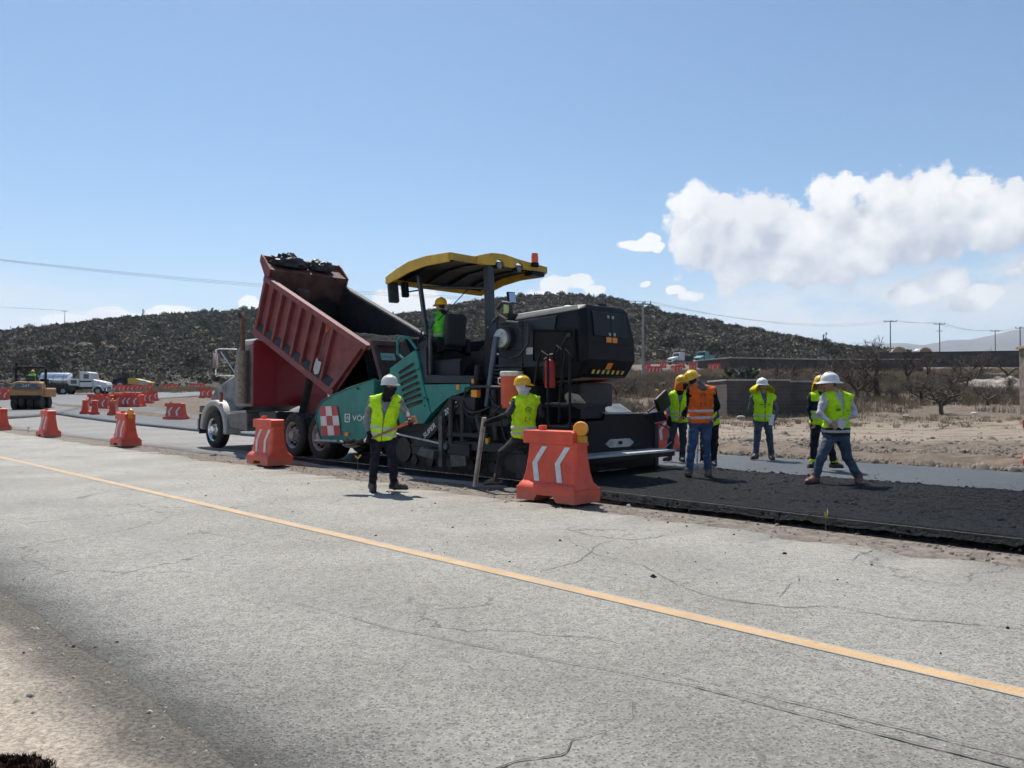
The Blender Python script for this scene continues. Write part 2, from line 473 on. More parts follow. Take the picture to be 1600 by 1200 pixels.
# ---- hills
RIDGE = np.array([(-500, 590), (-200, 552), (0, 527), (100, 514), (200, 499), (300, 491), (400, 485), (500, 487), (600, 495), (650, 491), (700, 480),
                  (760, 470), (820, 464), (870, 462), (920, 464), (960, 470), (1000, 480), (1050, 493), (1100, 503), (1150, 514), (1200, 525),
                  (1250, 535), (1300, 545), (1340, 553), (1400, 566), (1500, 590), (1700, 640), (2100, 660)], float)
RY = 340.0
def hill_z(x, y):
    x = np.asarray(x, float); y = np.asarray(y, float)
    px = 800 + 1200 * x / RY
    zr = CAM_H + (622 - np.interp(px, RIDGE[:, 0], RIDGE[:, 1])) / 1200 * RY
    base = terr(x, y)
    foot = 125 + 70 * sstep(-40, 70, x)
    q = (y - foot) / (RY - foot)
    g = np.where(q < 1, np.clip(q, 0, 1) ** 1.12, 1 - .35 * (q - 1) - .6 * np.clip(q - 1, 0, 9) ** 2)
    h = np.maximum(zr - terr(x, RY), -3) * g
    h = h + np.clip(q, 0, 1) * (1.6 * fbm(x * .03, y * .03, 2.0, 4)) * (1 - .8 * np.exp(-((q - 1) / .12) ** 2))
    return base + h - 1.6 * (1 - sstep(.0, .05, q))
def build_hill():
    xs = np.arange(-560, 420, 4.0); ys = np.arange(112, 560, 4.0)
    X, Y = np.meshgrid(xs, ys, indexing='ij')
    V = np.stack([X, Y, hill_z(X, Y)], -1).reshape(-1, 3)
    m, t, b = principled('hill_soil')
    c = t.node('ShaderNodeTexCoord').outputs['Object']
    col = t.mix(t.ss(t.noise(c, .05, 6, .7), .35, .65), (.072, .064, .053), (.118, .104, .086))
    col = t.mix(t.m('MULTIPLY', t.ss(t.noise(c, .35, 5, .7), .52, .66), .7), col, (.155, .135, .112))
    t.put(b.inputs['Base Color'], col); b.inputs['Roughness'].default_value = 1; b.inputs['Specular IOR Level'].default_value = .1
    bn = t.node('ShaderNodeBump', {'Strength': 1, 'Distance': 1.2, 'Height': t.noise(c, .5, 5, .7)}); t.l.new(bn.outputs[0], b.inputs['Normal'])
    tag(obj('hill', np_mesh('hill', V, grid_faces(len(xs), len(ys)), True), m), kind='structure')
build_hill()
def build_mountains():
    """far range on the right, some six kilometres off"""
    pr = np.array([(900, 600), (1150, 585), (1280, 560), (1340, 541), (1400, 536), (1440, 539), (1480, 531), (1520, 529), (1560, 522), (1600, 514), (1660, 503), (1750, 498), (1900, 520), (2200, 600)], float)
    xs = np.linspace(600, 7600, 160); ys = np.linspace(4600, 8200, 24)
    X, Y = np.meshgrid(xs, ys, indexing='ij')
    px = 800 + 1200 * X / 6000
    zr = (622 - np.interp(px, pr[:, 0], pr[:, 1])) / 1200 * 6000
    g = np.exp(-((Y - 6000) / 800) ** 2)
    Z = -30 + (zr + 30) * g + 60 * fbm(X * .0012, Y * .0012, 4.0, 5) * g * (1 - .7 * np.exp(-((Y - 6000) / 200) ** 2)) + 9 * fbm(X * .006, Y * .006, 1.0, 3) * g
    tag(obj('mountain_range', np_mesh('mountain_range', np.stack([X, Y, Z], -1).reshape(-1, 3), grid_faces(160, 24), True),
            mat('mountain_scrub', (.085, .075, .065), .95, var=.3, scale=.004)), kind='structure')
build_mountains()

# ---- paving
def asphalt_mat(name, lo, hi, spk, rough=.8, bump=.004, sc=1.0, spec=.35, dustband=0.0, grain=.0, speck=1.35):
    m, t, b = principled(name)
    c = t.node('ShaderNodeTexCoord').outputs['Object']
    tt, sp = road_t(t, c)
    n1 = t.noise(c, .55 * sc, 6, .6); n2 = t.noise(c, 7 * sc, 5, .65); n3 = t.noise(c, 95 * sc, 3, .75)
    col = t.mix(t.ss(n1, .32, .68), lo, hi)
    col = t.mix(t.m('MULTIPLY', t.ss(n2, .5, .72), .35), col, tuple(q * .72 for q in lo))
    v1 = t.voro(c, 46 * sc)
    n4 = t.noise(c, 21 * sc, 4, .7)
    col = t.mix(t.m('MULTIPLY', t.ss(n4, .40, .66), spk * .55), col, tuple(q * .55 for q in lo))
    dark = t.ss(t.m('ADD', v1, t.m('MULTIPLY', n4, .6)), .72, .50)
    v3 = t.voro(t.v('ADD', c, (1.7, 8.9, 0)), 19 * sc)
    dark = t.m('MAXIMUM', dark, t.m('MULTIPLY', t.ss(t.m('ADD', v3, t.m('MULTIPLY', n2, .6)), .50, .40), .8))
    col = t.mix(t.m('MULTIPLY', dark, spk), col, tuple(q * .25 for q in lo))
    v2 = t.voro(t.v('ADD', c, (3.7, 1.9, 0)), 60 * sc)
    col = t.mix(t.m('MULTIPLY', t.ss(v2, .34, .12), spk * .8), col, tuple(min(1, q * 1.7) for q in hi))
    if grain:
        n5 = t.noise(c, 13 * sc, 10, .86)
        col = t.mix(t.m('MULTIPLY', t.ss(n5, .50, .41), grain), col, tuple(q * .30 for q in lo))
        col = t.mix(t.m('MULTIPLY', t.ss(n5, .56, .66), grain * .8), col, tuple(min(1, q * speck) for q in hi))
    if dustband:
        along = t.noise(t.v('MULTIPLY', c, (1, 1, 1)), .25, 4)
        for cen, wd, k in ((3.0, .55, -.16), (5.9, .6, -.10), (7.45, .35, .35)):
            g = t.m('MULTIPLY', t.ss(t.m('ABSOLUTE', t.m('SUBTRACT', tt, cen)), wd, 0.0), abs(k) * dustband)
            g = t.m('MULTIPLY', g, t.ss(along, .3, .6, .4, 1))
            col = t.mix(g, col, (.16, .155, .15) if k < 0 else (.33, .29, .245))
        edge = t.ss(t.m('ADD', tt, t.m('MULTIPLY', t.m('SUBTRACT', t.noise(c, 3, 6, .7), .5), .7)), 1.80, 1.30)
        col = t.mix(t.m('MULTIPLY', edge, .7), col, t.mix(t.ss(t.noise(c, 30, 6, .8), .35, .65), (.070, .063, .056), (.14, .127, .113)))
        wv = t.v('MULTIPLY_ADD', t.noise(c, 1.4, 4, .6, out=1), (.9, .9, 0), c)
        ck = t.m('MULTIPLY', t.ss(t.voro(wv, .55, 'DISTANCE_TO_EDGE'), .010, .002), t.ss(t.noise(c, .35, 3), .50, .58))
        col = t.mix(t.m('MULTIPLY', ck, .65), col, (.08, .075, .07))
        patch = t.ss(t.noise(c, 1.5, 5, .7), .58, .70)
        col = t.mix(t.m('MULTIPLY', patch, .22), col, (.13, .125, .12))
    t.put(b.inputs['Base Color'], col)
    t.put(b.inputs['Roughness'], t.m('ADD', rough - .1, t.m('MULTIPLY', n2, .2), clamp=True)); b.inputs['Specular IOR Level'].default_value = spec
    h = t.m('ADD', t.m('MULTIPLY', v1, -.9), t.m('MULTIPLY', n3, .8))
    if grain: h = t.m('ADD', h, t.m('MULTIPLY', n5, 2.5))
    bn = t.node('ShaderNodeBump', {'Strength': 1, 'Distance': bump, 'Height': h}); t.l.new(bn.outputs[0], b.inputs['Normal'])
    return m

def strip(name, s_list, tn, tf, lift, material, nt=10, ragged=0.0, skirt=True, raggedf=None):
    """paving laid along the road between the lines tn(s) and tf(s), following the land"""
    s = np.asarray(s_list, float); k = np.linspace(0, 1, nt)
    a = np.array([tn(q) for q in s]); b_ = np.array([tf(q) for q in s])
    if ragged: a = a + ragged * fbm(s * 1.7, 0, 5.0, 5)
    if raggedf: b_ = b_ + raggedf * fbm(s * 1.7, 3.0, 8.0, 5)
    T = a[:, None] * (1 - k) + b_[:, None] * k; S = np.repeat(s[:, None], nt, 1)
    X = (T - S) * R2; Y = (S + T) * R2; Z = terr(X, Y) + lift
    if skirt:
        X = np.concatenate([X[:, :1], X, X[:, -1:]], 1); Y = np.concatenate([Y[:, :1], Y, Y[:, -1:]], 1)
        Z = np.concatenate([Z[:, :1] - .12, Z, Z[:, -1:] - .12], 1)
    V = np.stack([X, Y, Z], -1).reshape(-1, 3)
    return tag(obj(name, np_mesh(name, V, grid_faces(X.shape[0], X.shape[1])[:, ::-1]), material), kind='structure')

M_OLD = asphalt_mat('old_grey_asphalt', (.305, .291, .256), (.405, .388, .346), .66, bump=.007, dustband=1.0, grain=.42)
sl = np.concatenate([np.arange(-14, 30, .12), np.arange(30, 190, 1.0)])
road = strip('road', sl, lambda s: 1.42, lambda s: 7.65, 0.0, M_OLD, nt=8, ragged=.09, raggedf=.3)
M_BASE = asphalt_mat('compacted_base', (.185, .175, .165), (.245, .232, .215), .4, sc=.8)
strip('road_base', np.concatenate([np.arange(6, 30, .3), np.arange(30, 190, 1.0)]), lambda s: 8.75, lambda s: 14.9 + .012 * max(0, s - 14), -.02, M_BASE, nt=8, ragged=.12)
M_NEWS = asphalt_mat('new_smooth_asphalt', (.050, .058, .069), (.070, .079, .091), .5, rough=.62, bump=.006, sc=1.0, spec=.35, grain=.5, speck=1.6)
sl2 = np.concatenate([np.arange(-10, 30, .25), np.arange(30, 150, 1.0)])
strip('new_lane', sl2, lambda s: 12.75 + .03 * max(0, s) + .006 * max(0, s - 30), lambda s: 16.75 + .15 * max(0, s - 24) ** 1.0 * (s > 24), .075, M_NEWS, nt=10, raggedf=.25, ragged=.04)

# freshly laid rough mat behind the paver
def build_fresh():
    s = np.concatenate([np.arange(-9, -1, .10), np.arange(-1, 8.75, .032)]); t = np.concatenate([np.arange(8.62, 12.97, .032)])
    S, T = np.meshgrid(s, t, indexing='ij')
    e = .05 * fbm(S * 2.3, 1.0, 2.0, 4) + .03 * fbm(S * 11, 2.0, 2.0, 3)
    z = .104 * sstep(8.60 + e * .6, 8.70 + e, T) + .02 * sstep(12.97, 12.7, T)
    loose = sstep(6.5, 2.0, S) * sstep(8.9, 9.8, T)
    g = fbm(S * 16, T * 16, 1.5, 3); g2 = fbm(S * 38, T * 38, 7.5, 2)
    z += (.006 + .016 * loose) * g + (.006 + .010 * loose) * g2 + .018 * loose * np.maximum(0, fbm(S * 3, T * 3, 4.0, 3))
    z += .022 * np.exp(-((T - 12.82 - .1 * fbm(S * 1.3, 0, 3.0, 3)) / .10) ** 2) * (.5 + .8 * np.maximum(0, fbm(S * 6, T * 6, 2.2, 3)))
    z = np.maximum(z, -.03)
    V = np.stack([(T - S) * R2, (S + T) * R2, z], -1).reshape(-1, 3)
    m = asphalt_mat('fresh_hot_asphalt', (.0065, .008, .0108), (.0125, .015, .0195), .6, rough=.72, bump=.06, sc=.62, spec=.22, grain=.8, speck=3.2)
    tag(obj('fresh_asphalt', np_mesh('fresh_asphalt', V, grid_faces(len(s), len(t))[:, ::-1], True), m), kind='structure')
build_fresh()

# curving detour lanes far left and far right
def lane_between(name, near, far, lift, material, n=70, k=10):
    def line(P):
        W = [on_land(*p) for p in P]; d = [0]
        for a, b in zip(W, W[1:]): d.append(d[-1] + (b - a).length)
        q = np.linspace(0, d[-1], n)
        return np.stack([np.interp(q, d, [w[i] for w in W]) for i in (0, 1)], -1)
    A, B = line(near), line(far); f = np.linspace(0, 1, k)[None, :, None]
    W = A[:, None] * (1 - f) + B[:, None] * f
    Z = terr(W[..., 0], W[..., 1]) + lift
    V = np.concatenate([W, Z[..., None]], -1)
    sk = V[:, :1].copy(); sk[..., 2] -= .2
    V = np.concatenate([sk, V], 1).reshape(-1, 3)
    return tag(obj(name, np_mesh(name, V, grid_faces(n, k + 1)), material), kind='structure')
M_FAR = asphalt_mat('detour_asphalt', (.098, .100, .103), (.135, .136, .138), .3, rough=.7, sc=.6)
lane_between('detour_lane', [(-300, 662), (0, 655), (60, 651), (100, 646), (122, 640), (165, 634), (215, 629), (245, 624.5), (320, 619), (420, 616), (520, 615)],
             [(-300, 630), (-100, 630), (0, 628), (40, 623), (90, 618.5), (130, 616), (180, 613.5), (225, 612), (300, 610.5), (420, 609), (520, 608)], .10, M_FAR)
lane_between('upper_lane', [(900, 605), (985, 593), (1040, 588), (1085, 583), (1125, 578), (1160, 575), (1260, 571)], [(900, 580), (985, 579), (1040, 576), (1085, 574), (1125, 572.5), (1160, 571.5), (1260, 568)], .10, M_FAR)

M_BLACKBASE = asphalt_mat('black_base', (.016, .017, .020), (.030, .031, .035), .5, rough=.55, sc=.9, spec=.4, grain=.4)
strip('black_base_strip', np.arange(8.0, 17.6, .2), lambda s: 8.98 + .25 * max(0, s - 15.5), lambda s: 12.9, -.015, M_BLACKBASE, nt=8, ragged=.16, skirt=False)  # near-black sheet over the base under the paver and truck tail
# painted line, cracks and scrapes on the old road
def ribbon(name, pts, widths, lift, material, parent=None, sub=.08, wob=.0, seed=0):
    P = [RP(a, b) for a, b in pts]; d = [0]
    for a, b in zip(P, P[1:]): d.append(d[-1] + (b - a).length)
    n = max(3, int(d[-1] / sub)); q = np.linspace(0, d[-1], n)
    X = np.interp(q, d, [p.x for p in P]); Y = np.interp(q, d, [p.y for p in P])
    if wob: X = X + wob * fbm(q * 5, seed, 1.0, 4); Y = Y + wob * fbm(q * 5, seed + 9, 2.0, 4)
    tx = np.gradient(X); ty = np.gradient(Y); L = np.hypot(tx, ty); tx /= L; ty /= L
    w = np.interp(np.linspace(0, 1, n), np.linspace(0, 1, len(widths)), widths)
    if wob: w = w * (.5 + .9 * np.abs(fbm(q * 9, seed, 4.0, 3)) * 2)
    A = np.stack([X - ty * w / 2, Y + tx * w / 2, terr(X, Y) + lift], -1); B = np.stack([X + ty * w / 2, Y - tx * w / 2, terr(X, Y) + lift], -1)
    V = np.stack([A, B], 1).reshape(-1, 3)
    o = obj(name, np_mesh(name, V, grid_faces(n, 2)), material, parent)
    return o if parent else tag(o, kind='structure')
def line_material():
    m, t, b = principled('worn_yellow_paint')
    c = t.node('ShaderNodeTexCoord').outputs['Object']
    n = t.noise(c, 22, 5, .75); v = t.voro(c, 62)
    col = t.mix(t.ss(t.noise(c, 3, 4), .3, .7), (.44, .275, .125), (.52, .335, .165))
    wear = t.m('MAXIMUM', t.m('MULTIPLY', t.ss(v, .42, .18), .75), t.m('MAXIMUM', t.ss(n, .55, .66), t.m('MULTIPLY', t.ss(t.noise(c, 1.3, 5, .7), .5, .7), .7)))
    col = t.mix(t.m('MULTIPLY', wear, .72), col, (.26, .245, .22))
    tt, _ = road_t(t, c)
    ed = t.ss(t.m('ADD', t.m('ABSOLUTE', t.m('SUBTRACT', tt, 4.458)), t.m('MULTIPLY', t.m('SUBTRACT', t.noise(c, 17, 6, .8), .5), .11)), .044, .062)
    col = t.mix(ed, col, (.30, .286, .252))
    t.put(b.inputs['Base Color'], col); b.inputs['Roughness'].default_value = .75
    bn = t.node('ShaderNodeBump', {'Strength': 1, 'Distance': .003, 'Height': t.m('MULTIPLY', v, -1)}); t.l.new(bn.outputs[0], b.inputs['Normal'])
    return m
ribbon('road_marking', [(-14, 4.45), (0, 4.46), (8, 4.47), (30, 4.45), (80, 4.4), (180, 4.3)], [.15] * 2, .004, line_material(), sub=.25)
M_CRACK = mat('crack_fill', (.085, .082, .078), .95, var=.3, scale=30)
M_SCRAPE = mat('scrape_grey', (.125, .122, .118), .95, var=.35, scale=25)
for i, (pts, w) in enumerate((
    ([(4.39, 4.73), (4.39, 5.19), (4.73, 5.87), (4.91, 6.69)], [.012, .02, .012, .004]),
    ([(3.3, 5.11), (3.02, 5.01), (2.76, 5.02), (2.44, 5.1), (2.22, 5.37), (1.81, 5.4), (1.15, 5.67)], [.008, .016, .014, .010, .016, .008]),
    ([(3.3, 5.11), (3.32, 5.42)], [.012, .004]),
    ([(3.3, 5.11), (3.9, 5.5), (4.5, 5.6), (5.2, 6.0), (6.1, 6.1)], [.010, .008, .006, .004]),
    ([(2.74, 7.03), (2.77, 7.27), (2.74, 7.82)], [.012, .012, .004]),
    ([(2.74, 7.03), (2.52, 6.88), (2.07, 6.92), (1.37, 6.79)], [.012, .010, .008, .005]),
    ([(2.74, 7.03), (3.3, 6.95), (4.0, 7.2)], [.008, .006, .003]),
    ([(2.17, 2.0), (2.17, 2.17), (2.11, 2.37), (2.14, 2.52), (2.09, 2.68), (2.07, 2.82), (2.2, 3.0)], [.012, .016, .012, .006, .003]),
    ([(2.57, 5.33), (2.7, 5.74), (2.71, 5.88), (2.85, 6.2)], [.008, .010, .004]),
    ([(9.5, 5.2), (10.2, 5.6), (11.4, 5.5), (12.6, 6.1)], [.004, .010, .010, .004]))):
    ribbon('crack', pts, [q * .5 for q in w], .0035 + .0004 * i, M_CRACK, road, .03, .035, i)
for i, (pts, w) in enumerate((
    ([(5.28, 2.62), (4.88, 2.78), (3.92, 2.9), (3.11, 3.11), (2.72, 3.21), (2.12, 3.39), (1.43, 3.45), (0.85, 3.52), (-.5, 3.7)], [.004, .010, .012, .012, .018, .022, .02]),
    ([(2.4, 3.42), (2.03, 3.5), (1.54, 3.56), (0.99, 3.61), (0, 3.75)], [.004, .012, .014, .012]))):
    ribbon('scrape', pts, [q * .55 for q in w], .0085 + .001 * i, M_SCRAPE, road, .03, .012, 20 + i)

# ---- stones, grit and clods (nobody could count them)
def rocks(name, P, S, material, seed=1, flat=.7):
    """many small angular stones as one mesh"""
    r = np.random.default_rng(seed)
    base = np.array([(1, 0, -.3), (-.5, .87, -.3), (-.5, -.87, -.3), (.55, .3, .6), (-.6, .25, .55), (.1, -.6, .65), (0, 0, .95)], float)
    F = np.array([(0, 1, 3), (1, 4, 3), (1, 2, 4), (2, 5, 4), (2, 0, 5), (0, 3, 5), (3, 4, 6), (4, 5, 6), (5, 3, 6)])
    n = len(P); a = r.uniform(0, 6.28, n); ca, sa = np.cos(a), np.sin(a)
    B = base[None] * (1 + r.uniform(-.35, .35, (n, 7, 3))) * S[:, None, None] * np.array([1, 1, flat])
    V = np.stack([B[..., 0] * ca[:, None] - B[..., 1] * sa[:, None], B[..., 0] * sa[:, None] + B[..., 1] * ca[:, None], B[..., 2]], -1) + P[:, None]
    FF = (F[None] + 7 * np.arange(n)[:, None, None]).reshape(-1, 3)
    return tag(obj(name, np_mesh(name, V.reshape(-1, 3), FF), material), kind='stuff')
M_ABIT = mat('asphalt_bits', (.010, .012, .015), .85, var=.6, scale=55, spec=.08)
def scatter_st(n, s0, s1, t0, t1, r):
    return r.uniform(s0, s1, n), r.uniform(t0, t1, n)
r_ = np.random.default_rng(3)
s_, t_ = scatter_st(22000, -2.5, 8.4, 8.85, 12.8, r_)
keep = r_.uniform(0, 1, 22000) < (.22 + .78 * sstep(6.8, 2.2, s_) * (.35 + .65 * sstep(.0, .35, fbm(s_ * 1.2, t_ * 1.2, 6.0, 3) + .15)))
s_, t_ = s_[keep], t_[keep]
sz = r_.gamma(2.0, .0068, len(s_)) + .006
s2 = r_.uniform(-2.5, 8.4, 1100); t2 = 12.8 + r_.normal(0, .09, 1100); z2 = r_.gamma(2.2, .006, 1100) + .006
s3 = r_.uniform(-2.5, 8.4, 2600); t3 = 8.66 + r_.normal(0, .025, 2600); z3 = r_.gamma(2.0, .003, 2600) + .004
h3 = .105 * sstep(8.62, 8.70, t3)
s4 = r_.uniform(-1, 8, 160); t4 = r_.uniform(12.9, 14.6, 160) ; z4 = r_.gamma(2, .005, 160) + .004
S_ = np.concatenate([s_, s2, s3, s4]); T_ = np.concatenate([t_, t2, t3, t4]); Zs = np.concatenate([sz, z2, z3, z4])
H_ = np.concatenate([np.full(len(s_), .106), np.full(1100, .118), h3, np.full(160, .078)])
rocks('loose_asphalt_stones', np.stack([(T_ - S_) * R2, (S_ + T_) * R2, H_], -1), Zs, M_ABIT, 5)
s_, t_ = scatter_st(70, -1, 14, 4.6, 7.6, r_)
rocks('asphalt_crumbs_on_road', np.stack([(t_ - s_) * R2, (s_ + t_) * R2, np.full(70, .003)], -1), r_.gamma(2, .004, 70) + .005, M_ABIT, 6)
M_STONE = mat('pale_field_stone', (.30, .26, .215), .95, var=.35, scale=4)
s_ = r_.uniform(-3, 9, 2200); t_ = r_.uniform(-1.2, 1.45, 2200)
rocks('verge_gravel', np.stack([(t_ - s_) * R2, (s_ + t_) * R2, np.full(2200, -.002)], -1), r_.gamma(1.6, .0042, 2200) + .002, M_STONE, 8)
s_ = r_.uniform(-3, 9, 120); t_ = r_.uniform(-1.0, 1.6, 120)
rocks('dark_verge_grit', np.stack([(t_ - s_) * R2, (s_ + t_) * R2, np.full(120, .002)], -1), r_.gamma(2.0, .004, 120) + .006, mat('dark_grit', (.09, .075, .065), .9, var=.3, scale=30), 9)
s_ = r_.uniform(-2, 34, 2600); t_ = 8.25 + r_.normal(0, .33, 2600)
rocks('edge_gravel', np.stack([(t_ - s_) * R2, (s_ + t_) * R2, np.where(t_ < 7.7, .002, -.035)], -1), r_.gamma(1.8, .006, 2600) + .003, mat('edge_gravel_stone', (.20, .172, .148), .95, var=.4, scale=5), 10)
n = 14000
t_ = 17.2 + r_.gamma(1.4, 2.6, n); s_ = r_.uniform(-6, 24, n) - .12 * (t_ - 17)
X = (t_ - s_) * R2; Y = (s_ + t_) * R2
rocks('soil_clods', np.stack([X, Y, terr(X, Y) + .03 + .05 * np.exp(-((t_ - 18.3) / .9) ** 2)], -1), r_.gamma(1.5, .022, n) + .012, mat('soil_clod', (.15, .125, .102), .98, var=.4, scale=3), 12, .75)

# ---- dry vegetation
def tufts(name, P, H, W, material, blades=26, seed=1, lean=.5, width=.02):
    r = np.random.default_rng(seed); n = len(P)
    a = r.uniform(0, 6.28, (n, blades)); rad = np.sqrt(r.uniform(0, 1, (n, blades))) * W[:, None] * .55
    h = H[:, None] * r.uniform(.45, 1.0, (n, blades)); ln = r.uniform(.1, 1, (n, blades)) * lean * h
    b = r.uniform(0, 6.28, (n, blades)) * .35 + a
    x0 = P[:, 0:1] + np.cos(a) * rad; y0 = P[:, 1:2] + np.sin(a) * rad; z0 = np.broadcast_to(P[:, 2:3], x0.shape)
    wx = width * r.uniform(.6, 1.5, (n, blades)); c = r.uniform(0, 3.14, (n, blades))
    A = np.stack([x0 - np.cos(c) * wx, y0 - np.sin(c) * wx, z0], -1); B = np.stack([x0 + np.cos(c) * wx, y0 + np.sin(c) * wx, z0], -1)
    C = np.stack([x0 + np.cos(b) * ln, y0 + np.sin(b) * ln, z0 + h], -1)
    V = np.stack([A, B, C], 2).reshape(-1, 3)
    return tag(obj(name, np_mesh(name, V, np.arange(len(V)).reshape(-1, 3)), material), kind='stuff')
def straw(name, lo, hi):
    m, t, b = principled(name)
    c = t.node('ShaderNodeTexCoord').outputs['Object']
    t.put(b.inputs['Base Color'], t.mix(t.ss(t.noise(c, .7, 4, .7), .35, .65), lo, hi)); b.inputs['Roughness'].default_value = .9; b.inputs['Specular IOR Level'].default_value = .15
    return m
M_STRAW = straw('dry_straw', (.22, .16, .10), (.38, .29, .185)); M_BRUSH = straw('dry_brush_twig', (.125, .098, .076), (.205, .165, .128))
def land_points(n, r, px0, px1, y0, y1, clump=.0):
    u = (r.uniform(px0, px1, n) - 800) / 1200; Y = y0 + (y1 - y0) * r.uniform(0, 1, n) ** .8; X = u * Y
    if clump:
        k = fbm(X * .10, Y * .10, 12.0, 3) > clump - .5 * r.uniform(0, 1, n); X, Y = X[k], Y[k]
    return np.stack([X, Y, terr(X, Y) + .02], -1)
P = land_points(7500, r_, 930, 1800, 46, 104, -.02)
tufts('dry_grass', P, r_.uniform(.3, .75, len(P)), r_.uniform(.6, 1.4, len(P)), M_STRAW, 30, 21, .55, .020)
P = land_points(3400, r_, 920, 1800, 45.5, 84, -.02)
tufts('dry_brush', P, r_.uniform(.35, 1.0, len(P)), r_.uniform(.8, 1.7, len(P)), M_BRUSH, 38, 22, .75, .015)
P = land_points(900, r_, 900, 1700, 150, 190, -.2)
tufts('dry_grass_at_hill_foot', P, r_.uniform(.5, 1.1, len(P)), r_.uniform(1.5, 3, len(P)), M_STRAW, 24, 23, .6, .06)
P = land_points(700, r_, -150, 420, 96, 118, -.2)
tufts('dry_grass_by_detour', P, r_.uniform(.5, 1.0, len(P)), r_.uniform(1, 2, len(P)), M_STRAW, 24, 24, .6, .04)

P = land_points(900, r_, 930, 1750, 33, 47, .12)
tufts('sparse_dry_grass', P, r_.uniform(.10, .35, len(P)), r_.uniform(.25, .7, len(P)), M_STRAW, 26, 25, .7, .012)
def scrub(name, n, seed, px0=-120, px1=1420, big=1.0, cols=None):
    """hillside scrub: thousands of loose bushes in one object, each with its own leaf colour"""
    r = np.random.default_rng(seed)
    u = (r.uniform(px0, px1, n) - 800) / 1200; q = r.uniform(0, 1, n) ** .75
    Y = 128 + 225 * q; X = u * Y
    foot = 125 + 70 * sstep(-40, 70, X); k = Y > foot + 3; X, Y = X[k], Y[k]
    dens = fbm(X * .035, Y * .035, 3.0, 4); k = dens > r.uniform(-.75, .15, len(X)); X, Y = X[k], Y[k]; n = len(X)
    Z = hill_z(X, Y)
    rad = np.minimum(.40 + r.gamma(2.0, .34, n), 1.9) * big * np.interp(Y, [130, 230, 340], [.62, .9, 1.15]); m = 16
    d = r.normal(0, 1, (n, m, 3)); d /= np.linalg.norm(d, axis=-1, keepdims=True); d[..., 2] = np.abs(d[..., 2]) * .95
    cen = np.stack([X, Y, Z], -1)[:, None] + d * rad[:, None, None] * r.uniform(.35, 1.0, (n, m, 1)) * np.array([1, 1, .85])
    sz = rad[:, None, None, None] * r.uniform(.22, .42, (n, m, 1, 1))
    tri = r.normal(0, 1, (n, m, 3, 3)); tri -= tri.mean(2, keepdims=True)
    V = (cen[:, :, None] + tri * sz * .8).reshape(-1, 3)
    me = np_mesh(name, V, np.arange(len(V)).reshape(-1, 3))
    pick = r.uniform(0, 1, n); C = np.zeros((n, 4), np.float32); C[:, 3] = 1
    g = r.uniform(.75, 1.25, (n, 1))
    C[:, :3] = np.where(pick[:, None] < .60, np.array([.118, .104, .082]), np.where(pick[:, None] < .86, np.array([.078, .084, .055]), np.array([.20, .172, .130]))) * g
    at = me.color_attributes.new('leaf', 'FLOAT_COLOR', 'POINT')
    at.data.foreach_set('color', np.repeat(C, m * 3, 0).ravel())
    mt, t, b = principled(name + '_leaf')
    ca = t.node('ShaderNodeAttribute', attribute_name='leaf')
    t.put(b.inputs['Base Color'], ca.outputs[0]); b.inputs['Roughness'].default_value = .9; b.inputs['Specular IOR Level'].default_value = .15
    return tag(obj(name, me, mt), kind='stuff')
scrub('hillside_scrub', 56000, 31)

# individual bushes and yuccas that stand out on the hillside
M_DARKLEAF = mat('dark_bush_leaf', (.052, .060, .036), .85, var=.35, scale=.8, spec=.2)
M_BARK = mat('grey_bark', (.085, .068, .055), .95, var=.3, scale=8)
def leaf_cloud(n, rx, rz, size, r, zc):
    d = r.normal(0, 1, (n, 3)); d /= np.linalg.norm(d, axis=-1, keepdims=True)
    c = d * (r.uniform(.15, 1, (n, 1)) ** .5) * np.array([rx, rx, rz]) * (1 + .35 * fbm(d[:, 0] * 2, d[:, 1] * 2, d[:, 2] * 2, 2)[:, None]); c[:, 2] += zc
    tri = r.normal(0, 1, (n, 3, 3)); tri -= tri.mean(1, keepdims=True)
    return (c[:, None] + tri * size).reshape(-1, 3)
BUSH = []
for k in range(3):
    r = np.random.default_rng(50 + k)
    crown = np_mesh('crown', leaf_cloud(420, 1.5, .95, .15, r, 1.15), np.arange(1260).reshape(-1, 3)); crown.materials.append(M_DARKLEAF)
    mb = MB()
    for a in range(4): mb.tube([(0, 0, -.4), (.25 * math.cos(a * 1.6 + k), .25 * math.sin(a * 1.6 + k), .5), (.8 * math.cos(a * 1.6 + k), .8 * math.sin(a * 1.6 + k), 1.3)], [.12, .08, .03], 5)
    me = bpy.data.meshes.new('trunk'); mb.bm.to_mesh(me); mb.bm.free(); me.materials.append(M_BARK)
    BUSH.append((crown, me))
def hill_point(px, Y):
    x = (px - 800) / 1200 * Y
    return Vector((x, Y, float(hill_z(x, Y))))
def bush(loc, sc, k, label, group):
    o = thing('bush', label, 'bush', loc, random.uniform(0, 6), group); o.scale = (sc,) * 3
    for nm, me in zip(('crown', 'trunk'), BUSH[k]): obj(nm, me, None, o)
br = random.Random(9)
for i in range(64):
    px = br.choice((br.uniform(5, 400), br.uniform(690, 1330), br.uniform(990, 1330)))
    Yb = br.uniform(205, 335) if px > 680 else br.uniform(140, 320)
    bush(hill_point(px, Yb), br.uniform(.8, 1.5), i % 3, 'dark green bush on the scrub covered hillside', 'dark bushes on the hillside')
for i in range(46):
    px = br.choice((br.uniform(0, 395), br.uniform(760, 1330), br.uniform(950, 1330)))
    bush(hill_point(px, 338), br.uniform(.7, 1.35), i % 3, 'dark bush standing up along the skyline of the hill', 'bushes along the hill ridge')
M_YUC = mat('yucca_leaf', (.045, .055, .032), .7, var=.3, scale=3)
